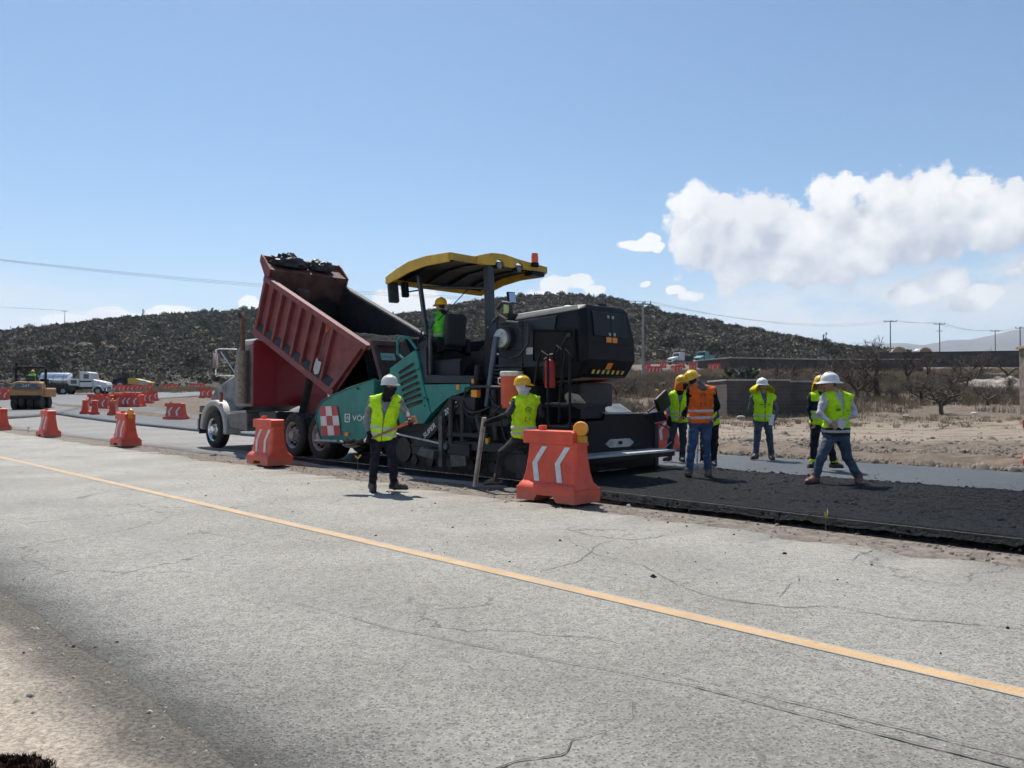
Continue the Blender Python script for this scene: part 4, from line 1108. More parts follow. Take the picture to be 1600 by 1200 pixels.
        for i in range(n):
            x = d * i / n
            for d0, p0, p1, l in L:
                if d0 <= x < d0 + l:
                    f = (x - d0) / l; cx = p0[0] + (p1[0] - p0[0]) * f; cz = p0[1] + (p1[1] - p0[1]) * f
                    an = math.atan2(p1[1] - p0[1], p1[0] - p0[0])
                    m = B(); c_, s_ = math.cos(an), math.sin(an); nx, nz = s_, -c_
                    if (cx - 11.15) * nx + (cz - .39) * nz < 0: nx, nz = -nx, -nz
                    pp = [(cx - c_ * .07, cz - s_ * .07), (cx + c_ * .07, cz + s_ * .07), (cx + c_ * .06 + nx * .03, cz + s_ * .06 + nz * .03), (cx - c_ * .06 + nx * .03, cz - s_ * .06 + nz * .03)]
                    m.side(pp, a, b); m.build('track_shoe', M_BLACK, tr); break
        m = B(); yo = a + .02 if not k else b - .02
        for sx in (9.55, 12.75): m.cyl((sx, yo - .05, .39), (sx, yo + .05, .39), .25, n=20)
        for sx in (10.1, 10.7, 11.3, 11.9, 12.4): m.cyl((sx, yo - .04, .2), (sx, yo + .04, .2), .10, n=14)
        m.box(9.7, 12.6, yo - .03, yo + .03, .32, .52)
        m.build('track_frame', M_DARK, tr)
    both(tracks)
    # vented flank and wedge
    vp = [(12.94, 2.06), (12.13, 2.40), (12.05, 2.37), (11.84, 1.73), (10.48, 1.71), (10.51, 1.60), (11.11, 1.45), (11.33, 1.33), (11.64, 1.13), (11.82, .95), (12.59, .92), (12.94, 1.90)]
    m = B(); m.side([vp[0], vp[1], vp[2], vp[3], (11.60, 1.15), vp[9], vp[10], vp[11]], 9.38, 9.62); fl = m.build('flank_panel', M_TEAL, root, .015)
    m = B(); m.side([(11.835, 1.715), vp[4], vp[5], vp[6], vp[7], vp[8], (11.625, 1.15)], 9.40, 9.62); m.build('flank_wedge', M_TEAL, root, .015)
    slots = [((12.59, 1.96), (12.16, 2.12)), ((12.57, 1.85), (12.09, 1.99)), ((12.54, 1.73), (12.04, 1.88)), ((12.49, 1.61), (11.99, 1.75)), ((12.45, 1.49), (11.95, 1.63)), ((12.42, 1.39), (11.92, 1.51)), ((12.37, 1.28), (11.88, 1.39))]
    M_SLOT = mat('vent_shadow', (.010, .010, .011), .8); M_SLAT = mat('vent_dusty_slat', (.12, .085, .05), .8, var=.4, scale=10)
    for i, (a, b) in enumerate(slots):
        dx, dz = b[0] - a[0], b[1] - a[1]; L = math.hypot(dx, dz); nx, nz = -dz / L * .036, dx / L * .036
        poly = []
        for sgn, base in ((1, b), (-1, a)):
            for k in range(6):
                an = math.atan2(dz * sgn, dx * sgn) - math.pi / 2 + math.pi * k / 5
                poly.append((base[0] + math.cos(an) * .036, base[1] + math.sin(an) * .036))
        m = B(); m.side(poly, 9.376, 9.384); v = m.build('vent', M_SLOT, fl)
        m = B(); m.tube([(p[0], 9.376, p[1]) for p in poly], .009, 5, close=True); m.build('vent_rim', M_TEALD, v)
        if i > 1:
            m = B(); m.tube([(a[0] + dx * .12, 9.375, a[1] + dz * .12 - .012), (b[0] - dx * .1, 9.375, b[1] - dz * .1 - .012)], .012, 5); m.build('vent_slat', M_SLAT, v)
    m = B()
    for p in ((11.98, 2.02), (11.80, 1.45), (11.78, 1.30), (11.70, 1.42)): m.cyl((p[0], 9.37, p[1]), (p[0], 9.385, p[1]), .018, n=8)
    m.build('panel_bolt', M_PAVBLK, fl)
    m = B(); m.tube([(12.58, 9.45, 2.25), (12.72, 9.42, 2.36), (12.72, 9.42, 2.62), (12.62, 9.42, 2.70), (12.36, 9.42, 2.66), (12.12, 9.45, 2.42)], .030, 8); m.build('hand_rail', M_TEAL, root)
    # slate side plates
    m = B(); m.side([(12.05, 2.36), (11.84, 1.74), (10.42, 1.72), (10.38, 1.86), (11.78, 1.90), (11.80, 2.45)], 9.42, 9.60); m.build('side_sill', M_NAVY2, root, .012)
    m = B(); m.side([(11.80, 1.90), (12.1, 2.36), (12.1, 2.52), (11.80, 2.62)], 9.46, 9.52); cp = m.build('console_panel', M_NAVY, root, .01)
    m = B(); m.box(11.98, 11.84, 9.435, 9.455, 2.20, 2.36); m.build('white_badge', M_WHITE, cp); 
    m = B(); m.box(11.965, 11.855, 9.428, 9.436, 2.215, 2.345); bl = m.build('blue_badge', mat('badge_blue', (.015, .05, .16), .5), cp)
    text_mesh('W', .11, M_WHITE, bl, 'badge_letter', (11.955, 9.424, 2.24), (-1, 0, 0), up, xf)
    m = B(); m.box(11.78, 11.72, 9.46, 9.50, 1.90, 2.80); m.build('door_post', M_DULL, root, .008)
    m = B(); m.side([(10.52, 1.58), (11.10, 1.43), (11.62, 1.12), (11.86, .90), (11.55, .66), (10.9, .72), (10.3, .9), (10.3, 1.7), (10.46, 1.7)], 9.50, 9.62); m.build('lower_flank', M_NAVY, root, .012)
    m = B(); m.box(10.86, 10.78, 9.385, 9.40, 1.61, 1.70); m.build('reflector', M_ORANGE, root)
    m = B(); m.box(10.46, 10.40, 9.41, 9.425, 1.72, 1.80); m.build('reflector', M_ORANGE, root)
    m = B(); m.box(11.14, 11.00, 9.42, 9.46, 1.20, 1.34); m.build('lamp_box', M_GREYP, root, .01)
    # levelling arm with lettering
    m = B(); m.side([(11.96, .56), (11.72, .58), (10.95, 1.12), (10.30, 1.20), (10.28, 1.48), (10.95, 1.50), (11.30, 1.16), (11.80, .80)], 9.34, 9.46); arm = m.build('tow_arm', M_NAVY, root, .012)
    text_mesh('SUPER', .155, M_WHITE, arm, 'model_lettering', (11.74, 9.335, .66), Vector((-.82, 0, .57)), Vector((.35, 0, .85)), xf, squeeze=1.0)
    text_mesh('2000-3', .155, M_WHITE, arm, 'model_lettering', (11.12, 9.335, 1.12), Vector((-.86, 0, .42)), Vector((.30, 0, .9)), xf, squeeze=1.0)
    m = B(); m.box(12.05, 9.0, 9.30, 9.42, .50, .66); m.build('screed_arm', M_NAVY, root, .012)
    # working clutter on the flank: posts, rods, hoses, cylinders
    m = B(); m.box(11.22, 11.12, 9.26, 9.36, .16, 1.12); m.build('sensor_post', M_DULL, root)
    m = B(); m.cyl((13.1, 9.22, .80), (11.2, 9.26, .60), .018, n=8); m.build('tie_rod', M_GREYP, root)
    m = B(); m.cyl((15.4, 9.1, .50), (14.5, 9.12, .52), .022, n=8); m.build('feeler_rod', M_GREYP, root)
    m = B(); m.side([(11.75, .36), (11.25, .30), (11.22, .46), (11.6, .52)], 9.15, 9.45); m.build('foot_plate', M_DULL, root, .006)
    m = B()
    for (a, b, c, w) in (((10.9, 1.42), (10.9, .55), 9.30, .05), ((10.62, 1.40), (10.62, .45), 9.34, .04), ((10.25, 1.15), (10.0, .5), 9.36, .06), ((9.9, 1.6), (9.85, .7), 9.45, .06), ((9.5, 1.6), (9.3, .6), 9.5, .05)):
        m.cyl((a[0], c, a[1]), (b[0], c, b[1]), w, n=10)
    m.build('hydraulic_cylinder', M_DARK, root)
    m = B(); m.box(11.0, 9.9, 9.28, 9.36, .74, .82); m.box(10.95, 10.35, 9.26, 9.42, .40, .62); m.box(10.1, 9.2, 9.4, 9.6, .95, 1.1); m.box(9.9, 8.8, 9.35, 9.6, 1.18, 1.26); m.build('side_bracket', M_NAVY, root, .008)
    m = B(); m.cyl((10.98, 9.22, .55), (10.98, 9.28, .55), .06, n=12); m.side([(10.95, .62), (10.5, .62), (10.45, .22), (10.85, .18)], 9.27, 9.33); m.build('end_gate_lug', M_DULL, root)
    hr = random.Random(4)
    for i in range(16):
        s0 = hr.uniform(9.2, 10.9); s1 = s0 + hr.uniform(-.8, .8); z0 = hr.uniform(.8, 1.6); z1 = hr.uniform(.4, 1.5); t0 = 9.42 + hr.uniform(-.12, .1); sag = hr.uniform(.05, .35)
        m = B(); m.tube([(s0 + (s1 - s0) * f, t0 - .12 * math.sin(f * 3.14), z0 + (z1 - z0) * f - sag * math.sin(f * 3.14)) for f in np.linspace(0, 1, 9)], .017, 6); m.build('hose', M_HOSE, root)
    m = B(); m.tube([(10.55, 9.32, 1.46), (10.5, 9.3, 1.62), (10.3, 9.3, 1.66), (9.5, 9.32, 1.64), (9.42, 9.32, 1.5)], .022, 6); m.build('pipe_guard', M_DARK, root)
    m = B(); m.box(10.40, 10.24, 9.34, 9.44, 1.46, 1.60); m.build('yellow_valve', M_ORANGE, root, .01)
    m = B(); m.box(9.98, 9.90, 9.3, 9.36, .62, .78); m.build('valve_block', M_YEL, root, .01)

    # ---- operator's deck
    m = B(); m.box(9.9, 13.2, 9.58, 11.82, 1.685, 1.735); m.build('deck', M_PAVBLK, root)
    seat_s, seat_t = 12.0, 10.08
    def seat(ss, tt):
        m = B(); m.box(ss - .22, ss + .22, tt - .22, tt + .22, 1.74, 2.40); m.build('seat_base', M_PAVBLK, root, .02)
        m = B(); m.box(ss - .26, ss + .30, tt - .27, tt + .27, 2.41, 2.55); m.build('seat_cushion', M_SEAT, root, .05)
        m = B(); m.side([(ss - .20, 2.46), (ss - .34, 2.48), (ss - .40, 3.12), (ss - .28, 3.14), (ss - .22, 2.8)], tt - .27, tt + .27); m.build('seat_backrest', M_SEAT, root, .06)
        for dt in (-.36, .36):
            m = B(); m.box(ss - .3, ss + .35, tt + dt - .07, tt + dt + .07, 2.35, 2.66); m.build('arm_console', M_PAVBLK, root, .03)
    seat(seat_s, seat_t); seat(12.0, 11.3)
    m = B(); m.side([(12.72, 1.74), (13.05, 1.74), (13.1, 2.55), (12.9, 2.72), (12.72, 2.4)], 9.75, 11.7); m.build('control_desk', M_PAVBLK, root, .03)
    m = B(); m.cyl((12.75, 10.1, 2.5), (12.6, 10.1, 2.74), .02, n=8); m.tube([(12.59 + .06 * math.sin(a), 10.1 + .17 * math.cos(a), 2.76 + .15 * math.sin(a)) for a in np.linspace(0, 6.0, 16)], .016, 6, close=True); m.build('steering_wheel', M_PAVBLK, root)
    m = B(); m.box(11.78, 11.0, 9.60, 9.64, 1.74, 2.16); m.box(11.75, 11.0, 9.62, 9.72, 2.10, 2.20); m.build('step_box', M_NAVY, root, .01)
    m = B(); m.tube([(12.3, 9.62, 1.74), (12.3, 9.62, 2.62), (12.1, 9.62, 2.72), (11.9, 9.62, 2.62), (11.9, 9.62, 1.74)], .02, 7); m.build('guard_rail', M_PAVBLK, root)
    m = B(); m.box(11.1, 10.62, 9.95, 10.40, 1.74, 2.35); m.box(10.6, 10.3, 9.85, 11.6, 1.74, 2.6); m.build('rear_console', M_PAVBLK, root, .03)
    m = B(); m.box(11.12, 11.10, 10.15, 10.25, 1.95, 2.25); m.build('console_label', M_GREYP, root)
    # canopy posts
    M_POST = mat('post_slate', (.024, .033, .045), .4, var=.12, dust=.15)
    def fpost(T, k):
        m = B(); m.prism([(12.14, T(9.70), 2.4), (12.06, T(9.70), 2.4), (12.40, T(9.70), 3.96), (12.48, T(9.70), 3.96)], (0, T(9.78) - T(9.70), 0)); m.prism([(12.14, T(9.70), 2.4), (12.06, T(9.70), 2.4), (12.06, T(9.70), 1.74), (12.14, T(9.70), 1.74)], (0, T(9.78) - T(9.70), 0)); m.build('front_post', M_POST, root, .012)
    both(fpost)
    m = B(); m.side([(11.27, 4.08), (11.11, 4.08), (11.06, 3.0), (10.98, 2.50), (11.08, 2.28), (11.50, 2.02), (11.72, 1.74), (11.98, 1.74), (11.80, 2.06), (11.66, 2.22), (11.22, 2.54), (11.20, 2.7), (11.22, 3.1)], 10.44, 10.60); rp = m.build('rear_post', M_POST, root, .02)
    m = B()
    for p in ((11.12, 2.86), (11.1, 2.62), (11.6, 2.12), (11.8, 1.82), (11.66, 1.82)): MB(xf).cyl((p[0], 10.43, p[1]), (p[0], 10.445, p[1]), .022, n=8).build('post_bolt', M_STEEL, rp)
    m = B(); m.tube([(12.45, 9.72, 3.72), (11.6, 10.1, 3.66), (11.15, 10.46, 3.64)], .028, 8); m.build('cross_bar', M_POST, root)
    m = B(); m.tube([(11.9, 9.8, 3.0), (11.45, 10.2, 3.62)], .01, 5); m.build('stay_rod', M_PAVBLK, root)
    # canopy: dark tray with yellow border, arched along the machine
    cs = [13.20, 12.85, 12.45, 11.9, 11.2]; zt = [3.98, 4.10, 4.20, 4.24, 4.22]
    t0c, t1c = 9.5, 12.18
    def shell(lo, hi, ta, tb):
        pts = []; n = len(cs)
        for t_ in (ta, tb):
            for a, z in zip(cs, zt): pts.append((a, t_, z + lo))
            for a, z in zip(cs[::-1], zt[::-1]): pts.append((a, t_, z + hi))
        k = 2 * n
        return pts, [tuple(range(k)), tuple(range(k, 2 * k))] + [(i, (i + 1) % k, k + (i + 1) % k, k + i) for i in range(k)]
    m = B(); m.faces(*shell(-.035, .0, t0c + .03, t1c - .03)); can = m.build('canopy', M_PAVBLK, root)
    low = [3.84, 3.90, 4.00, 4.06, 4.06]
    for ta, tb in ((t0c - .02, t0c + .03), (t1c - .03, t1c + .02)):
        m = B(); m.side(list(zip(cs, [z + .02 for z in zt])) + list(zip(cs[::-1], low[::-1])), ta, tb); m.build('canopy_border', M_YEL, can, .012)
    m = B(); m.rear([(t0c - .02, 3.84), (t1c + .02, 3.84), (t1c + .02, 4.0), (t0c - .02, 4.0)], 13.19, 13.24); m.build('canopy_border', M_YEL, can, .012)
    m = B(); m.rear([(t0c + .0, 4.24), (t0c, 4.10), (10.4, 4.10), (10.4, 4.24)], 11.17, 11.22); m.build('rear_flap', mat('canopy_flap', (.42, .26, .03), .5, dust=.2), can, .006)
    rb = [(10.18, 4.26), (10.55, 4.36), (10.9, 4.38), (11.3, 4.33), (12.2, 4.27), (12.2, 4.14), (12.08, 4.06), (11.8, 4.10), (11.6, 4.14)]
    arc1 = [(11.35 + .13 * math.cos(a), 4.14 + .12 * math.sin(a)) for a in np.linspace(0, math.pi, 8)]; arc2 = [(10.78 + .13 * math.cos(a), 4.13 + .12 * math.sin(a)) for a in np.linspace(0, math.pi, 8)]
    m = B(); m.rear(rb + arc1 + [(11.1, 4.13)] + arc2 + [(10.5, 4.11), (10.18, 4.10)], 11.12, 11.19); rbo = m.build('rear_border', M_YEL, can, .008)
    for c in (10.78, 11.35):
        m = B(); m.cyl((11.30, c, 4.15), (11.14, c, 4.13), .055, .078, 16); w = m.build('work_light', M_PAVBLK, can)
        m = B(); m.lathe([(.0, .02), (.045, .015), (.072, 0)], (11.138, c, 4.13), (-1, 0, 0), 16); m.build('lens', mat('lamp_lens', (.16, .16, .16), .15, spec=.8), w)
    m = B(); m.box(11.25, 11.0, 11.62, 11.98, 4.02, 4.12); m.build('beacon_bracket', M_PAVBLK, can, .01)
    m = B(); m.cyl((11.08, 11.76, 4.22), (11.08, 11.76, 4.30), .085, n=16); bc = m.build('beacon_base', M_PAVBLK, can)
    m = B(); m.lathe([(.072, .0), (.075, .12), (.065, .2), (.0, .215)], (11.08, 11.76, 4.30), (0, 0, 1), 16); m.build('beacon_lens', mat('beacon_orange', (.80, .10, .015), .25, var=.05), bc)
    m = B()
    for t_ in (9.9, 10.5, 11.1, 11.7): m.side([(13.1, 3.93), (12.45, 4.12), (11.9, 4.17), (11.3, 4.15), (11.3, 4.18), (11.9, 4.205), (12.45, 4.16), (13.1, 3.97)], t_, t_ + .06)
    m.build('roof_rib', M_PAVBLK, can)
    m = B(); m.obox((13.12, 9.60, 3.66), .12, .22, .44, (0, .25, .3)); mr = m.build('mirror', M_DARK, root, .03)
    m = B(); m.obox((13.05, 9.85, 3.74), .10, .16, .34, (0, .25, .3)); m.build('front_lamp', M_PAVBLK, root, .03)
    m = B(); m.tube([(13.15, 9.6, 3.95), (13.12, 9.6, 3.7)], .018, 6); m.tube([(12.9, 9.75, 3.9), (12.9, 9.75, 3.66), (12.45, 9.75, 3.66)], .016, 6); m.build('mirror_bracket', M_PAVBLK, root)

    # ---- engine hood overhanging the screed
    plan = [(10.15, 9.80), (8.32, 9.80), (8.20, 9.98), (8.20, 11.05), (8.32, 11.6), (10.15, 11.6)]
    def loft(rows, name, material, bev=.02, mi=None):
        m = B(); n = len(rows[0]); pts = [p for r in rows for p in r]; fs = [tuple(range(n)), tuple(range((len(rows) - 1) * n, len(rows) * n))]
        for k in range(len(rows) - 1): fs += [(k * n + i, k * n + (i + 1) % n, (k + 1) * n + (i + 1) % n, (k + 1) * n + i) for i in range(n)]
        m.faces(pts, fs); return m.build(name, material, root, bev)
    def ring(z, ds, dt, front=0):
        c = PT0 + .0
        return [((a - ds if a > 9 else a + ds), b + (dt if b < c else -dt), z) for a, b in plan]
    # body in three stages: tapered belly, tall sides, sloping roof edge
    rows = [[(10.15, 9.88, 1.70), (8.34, 9.88, 1.80), (8.22, 9.96, 1.84), (8.22, 11.10, 1.84), (8.30, 11.14, 1.80), (10.15, 11.14, 1.70)],
            [(10.15, 9.82, 1.95), (8.20, 9.82, 2.06), (8.12, 9.92, 2.10), (8.12, 11.22, 2.10), (8.20, 11.26, 2.06), (10.15, 11.26, 1.95)],
            [(10.15, 9.80, 2.35), (8.20, 9.80, 2.46), (8.12, 9.92, 2.48), (8.12, 11.20, 2.48), (8.20, 11.24, 2.46), (10.15, 11.24, 2.35)],
            [(10.15, 9.82, 2.84), (8.26, 9.82, 2.93), (8.18, 9.94, 2.96), (8.18, 11.08, 2.96), (8.26, 11.14, 2.93), (10.15, 11.16, 2.84)],
            [(10.15, 9.98, 2.97), (8.36, 9.92, 3.03), (8.22, 9.98, 3.03), (8.22, 11.02, 3.03), (8.36, 11.06, 3.03), (10.15, 11.06, 2.97)]]
    hood = loft(rows, 'engine_hood', M_PAVBLK, .018)
    m = B(); m.side([(10.14, 2.0), (8.95, 2.0), (8.78, 2.55), (8.72, 2.86), (10.14, 2.82)], 9.788, 9.803); sp_ = m.build('hood_side_panel', M_NAVY2, hood, .006)
    m = B(); m.side([(10.14, 2.30), (8.88, 2.30), (8.88, 2.315), (10.14, 2.315)], 9.782, 9.79); m.side([(9.52, 2.02), (9.505, 2.02), (9.505, 2.83), (9.52, 2.83)], 9.782, 9.79); m.build('panel_joint', M_PAVBLK, sp_)
    m = B(); m.faces([(10.14, 9.86, 2.88), (8.78, 9.87, 2.935), (8.74, 10.0, 3.037), (10.14, 10.0, 2.98)], [(0, 1, 2, 3)])
    m.faces([(10.14, 10.0, 2.985), (8.74, 10.0, 3.036), (8.74, 11.04, 3.038), (10.14, 11.04, 2.985)], [(0, 1, 2, 3)]); tp = m.build('hood_top_panel', mat('hood_pale_top', (.36, .37, .37), .35, var=.15, dust=.15), hood)
    m = B(); m.obox((9.5, 9.92, 2.945), .16, .06, .012, (.6, 0, 0)); m.build('reflector', M_ORANGE, tp)
    # opening in the flank: frame, dark box and pipes within
    m = B(); m.side([(9.22, 2.13), (8.30, 2.10), (8.30, 2.56), (9.22, 2.62)], 9.772, 9.80); op = m.build('air_opening', mat('opening_black', (.006, .006, .007), .9), hood, .02)
    m = B(); m.tube([(9.24, 9.775, 2.11), (8.28, 9.775, 2.08), (8.28, 9.775, 2.58), (9.24, 9.775, 2.64)], .022, 6, close=True); m.build('opening_frame', M_PAVBLK, op)
    m = B(); m.tube([(8.75, 9.77, 2.2), (8.6, 9.765, 2.3), (8.45, 9.765, 2.5)], .02, 6); m.cyl((8.45, 9.768, 2.5), (8.36, 9.768, 2.5), .04, n=8); m.build('inner_pipe', M_DARK, op)
    m = B(); m.box(9.42, 9.26, 9.775, 9.79, 2.22, 2.34); m.build('label_plate', M_GREYP, hood)
    # rear doors
    for (ta, tb) in ((10.06, 10.53), (10.54, 10.99)):
        m = B(); m.prism([(8.115, ta, 2.50), (8.115, tb, 2.50), (8.168, tb - .0, 2.92), (8.168, ta, 2.92)], (-.012, 0, 0)); d = m.build('hood_door', M_NAVY, hood, .006)
        for z, x in ((2.84, 8.150), (2.54, 8.112)):
            c = tb - .06 if ta < 10.3 else ta + .06
            m = B(); m.box(x - .022, x + .0, c - .022, c + .022, z - .025, z + .025); m.build('latch', M_GREYP, d)
        c0, c1 = (10.38, 10.52) if ta < 10.3 else (10.55, 10.68)
        m = B(); m.box(8.10, 8.112, c0, c1, 2.40, 2.49); m.build('reflector', M_ORANGE, hood)
    m = B(); m.box(8.108, 8.12, 10.02, 11.16, 2.385, 2.395); m.build('panel_joint', M_PAVBLK, hood)
    # hazard strip and tape along the lower lip
    pl = lambda t_, z: (8.12 + (2.10 - z) * .385 - .012, t_, z)
    m = B(); m.prism([pl(10.04, 1.86), pl(11.02, 1.86), pl(11.05, 1.93), pl(10.04, 1.93)], (-.004, 0, 0)); hs = m.build('hazard_strip', M_PAVBLK, hood)
    m = B()
    for k in range(7):
        a = 10.08 + k * .135; m.prism([pl(a, 1.862), pl(a + .06, 1.862), pl(a + .075, 1.928), pl(a + .015, 1.928)], (-.009, 0, 0))
    m.build('hazard_bar', mat('hazard_yellow', (.62, .48, .14), .6, var=.2), hs)
    m = B(); m.prism([pl(10.42, 1.94), pl(10.56, 1.94), pl(10.60, 2.05), pl(10.45, 2.05)], (-.006, 0, 0)); m.build('reflector', M_ORANGE, hood)
    # underside plate; ground bounce light and dust are both put into its tan
    m = B(); m.faces([(10.1, 9.95, 1.675), (8.66, 9.95, 1.755), (8.32, 10.0, 1.80), (8.32, 11.06, 1.80), (8.5, 11.1, 1.755), (10.1, 11.1, 1.675)], [(0, 1, 2, 3, 4, 5)])
    up_ = m.build('belly_plate', mat('dust_and_bounce_tan', (.50, .40, .33), .8, var=.2, scale=3), hood)
    m = B(); m.faces([(8.75, 10.5, 1.742), (8.45, 10.5, 1.785), (8.45, 10.95, 1.785), (8.75, 11.1, 1.742)], [(0, 1, 2, 3)]); m.build('rust_patch', M_RED, up_)
    m = B(); m.box(9.0, 8.6, 10.3, 11.2, 1.3, 1.72); m.build('engine_sump', M_DARK, root, .03)
    # clutter on the hood roof
    m = B(); m.box(9.0, 8.75, 10.6, 10.9, 3.03, 3.12); m.cyl((8.6, 10.9, 3.03), (8.6, 10.9, 3.14), .09, n=12); m.tube([(9.3, 10.4, 3.04), (9.1, 10.5, 3.1), (8.9, 10.6, 3.08), (8.6, 10.9, 3.1), (8.4, 11.2, 3.06)], .03, 6); m.build('roof_hose', M_HOSE, hood)
    # round cover, pipes behind the deck
    m = B(); m.lathe([(.0, -.012), (.155, -.01), (.17, .0), (.17, .03), (.16, .14), (.0, .14)], (9.92, 9.62, 2.53), (0, 1, 0), 24); dk = m.build('round_cover', M_GREYP, root)
    m = B(); m.lathe([(.172, .03), (.205, .05), (.205, .2), (.15, .22)], (9.90, 9.62, 2.53), (0, 1, 0), 24); m.build('cover_housing', M_DARK, dk)
    m = B()
    for a in range(3): m.cyl((9.92 + .1 * math.cos(a * 2.1), 9.605, 2.53 + .1 * math.sin(a * 2.1)), (9.92 + .1 * math.cos(a * 2.1), 9.615, 2.53 + .1 * math.sin(a * 2.1)), .012, n=6)
    m.build('cover_screw', M_DARK, dk)
    m = B(); m.cyl((9.95, 9.55, 2.56), (10.15, 9.50, 1.30), .052, n=12); m.build('down_pipe', mat('blue_grey_pipe', (.07, .10, .14), .4, .3), root)
    m = B(); m.cyl((10.38, 9.5, 2.05), (10.5, 9.48, 1.0), .06, n=10); m.build('lift_cylinder', M_NAVY, root)
    m = B(); m.box(10.05, 9.80, 9.7, 10.0, 2.80, 2.98); m.tube([(10.2, 9.7, 2.85), (10.0, 9.68, 2.95), (9.8, 9.68, 2.85)], .03, 7); m.tube([(9.8, 9.66, 2.82), (9.5, 9.66, 2.78), (9.42, 9.67, 2.6)], .03, 7); m.tube([(10.2, 9.66, 2.3), (9.8, 9.64, 2.15), (9.45, 9.64, 2.2), (9.3, 9.70, 2.4), (9.3, 9.72, 2.75)], .026, 7); m.build('air_pipe', M_DARK, root)
    m = B(); m.tube([(10.3, 9.9, 3.1), (10.15, 9.9, 3.22), (9.95, 9.9, 3.18), (9.9, 9.9, 2.95)], .035, 8); m.build('exhaust_pipe', M_DARK, root)
    m = B(); m.tube([(10.3, 10.2, 2.9), (10.25, 10.2, 3.22)], .015, 6); m.obox((10.22, 10.2, 3.34), .05, .17, .22, (0, .2, .2)); m.build('rear_mirror', M_PAVBLK, root, .015)
    m = B(); m.obox((10.19, 10.2, 3.34), .006, .14, .19, (0, .2, .2)); m.build('mirror_glass', M_CHROME, root)
    m = B(); m.prism([(10.55, 10.3, 2.9), (10.42, 10.3, 2.95), (10.44, 10.3, 3.3), (10.52, 10.3, 3.25)], (0, .05, 0)); m.build('hanging_cloth', mat('pale_lime_cloth', (.55, .68, .25), .9), root)
    for k in range(5):
        m = B(); m.box(10.2, 9.5, 9.75 + .0, 9.80, 1.74 + k * .07, 1.78 + k * .07); m.build('cooler_fin', M_DARK, root)

    # ---- screed and its walkway
    m = B(); m.rear([(9.5, .14), (12.55, .14), (12.55, 1.08), (12.3, 1.16), (11.0, 1.16), (10.95, 1.05), (9.5, 1.0)], 8.62, 9.25); sc = m.build('screed', M_PAVBLK, root, .015)
    m = B(); m.box(9.3, 8.6, 9.40, 9.50, .06, .90); m.build('end_plate', M_DARK, root, .01)
    m = B(); m.box(9.3, 8.6, 12.54, 12.66, .06, .95); m.build('end_plate', M_DARK, root, .01)
    m = B(); m.box(8.62, 8.10, 9.5, 12.50, .44, .48); wk = m.build('walkway', M_GREYP, root, .006)
    m = B(); m.box(8.62, 8.12, 9.52, 12.48, .36, .438); m.build('walkway_frame', M_PAVBLK, wk)
    m = B(); m.prism([(8.66, 10.98, 1.175), (8.66, 11.87, 1.175), (9.0, 11.95, 1.33), (9.0, 10.98, 1.33)], (0, 0, .012)); td = m.build('tread_plate_lid', mat('tread_grey', (.20, .205, .21), .45, .5, var=.2, dust=.15), sc)
    m = B()
    for i in range(9):
        for j in range(6): m.obox((8.70 + j * .052, 11.50 + i * .042, 1.202 + j * .0237), .03, .012, .008, (0, 0, .8 if (i + j) % 2 else -.8))
    m.build('tread_stud', M_STEEL, td)
    m = B(); m.rear([(10.98, .62), (11.12, .55), (11.7, .55), (11.84, .62), (11.7, .70), (11.12, .70)], 8.595, 8.622); oc = m.build('lifting_plate', mat('dusty_pale_plate', (.38, .38, .37), .6, var=.3, scale=9), sc)
    m = B(); m.box(8.588, 8.60, 11.36, 11.47, .60, .66); m.build('plate_socket', M_PAVBLK, oc)
    m = B(); m.box(9.1, 8.68, 10.37, 11.09, 1.08, 1.50); tb_ = m.build('tool_box', M_NAVY, root, .012)
    m = B(); m.box(9.12, 8.66, 10.34, 11.12, 1.50, 1.53); m.build('tool_box_lid', M_NAVY2, tb_, .005)
    m = B(); m.box(8.66, 8.68, 10.68, 10.8, 1.40, 1.44); m.build('latch', M_GREYP, tb_)
    m = B(); m.prism([(8.9, 12.05, 1.12), (8.7, 12.6, 1.20), (8.7, 12.75, 1.02), (8.9, 12.4, .95)], (-.25, 0, 0)); m.build('screed_shoulder', M_NAVY, root, .01)
    m = B(); m.tube([(8.6, 12.3, 1.18), (8.6, 12.5, 1.28), (8.6, 12.75, 1.30)], .022, 7); cpb = m.build('control_arm', M_DARK, root)
    m = B(); m.obox((8.55, 12.72, 1.37), .07, .42, .34, (.5, 0, 0)); m.build('control_panel', M_PAVBLK, root, .02)
    m = B(); m.lathe([(.04, 0), (.04, .05), (0, .06)], (8.55, 12.52, 1.56), (0, 0, 1), 10); m.build('panel_lamp', M_ORANGE, root)
    m = B(); m.tube([(8.55, 12.6, .95), (8.5, 12.85, .85), (8.45, 12.9, .6), (8.5, 12.65, .45), (8.6, 12.5, .45)], .014, 6); m.build('hose', M_HOSE, root)
    # ladder with looped hand rails
    for s0, s1 in ((8.78, 8.45), (8.20, 7.98)):
        m = B(); m.tube([(s0 + .05, 9.32, 1.05), (s0, 9.30, 1.6), (s0 - .12, 9.28, 2.10), ((s0 + s1) / 2 - .03, 9.28, 2.22), (s1, 9.28, 2.14), (s1, 9.28, .62)], .024, 8); m.build('ladder_rail', M_PAVBLK, root)
    m = B(); m.tube([(8.62, 9.6, 1.7), (8.6, 9.6, 2.2), (8.52, 9.58, 2.32), (8.42, 9.58, 2.25), (8.4, 9.58, 1.7)], .022, 8); m.build('hand_loop', M_PAVBLK, root)
    for z in (.62, .98, 1.34):
        m = B(); m.box(8.5, 7.98, 9.26, 9.5, z, z + .035); m.build('ladder_step', M_DARK, root, .005)
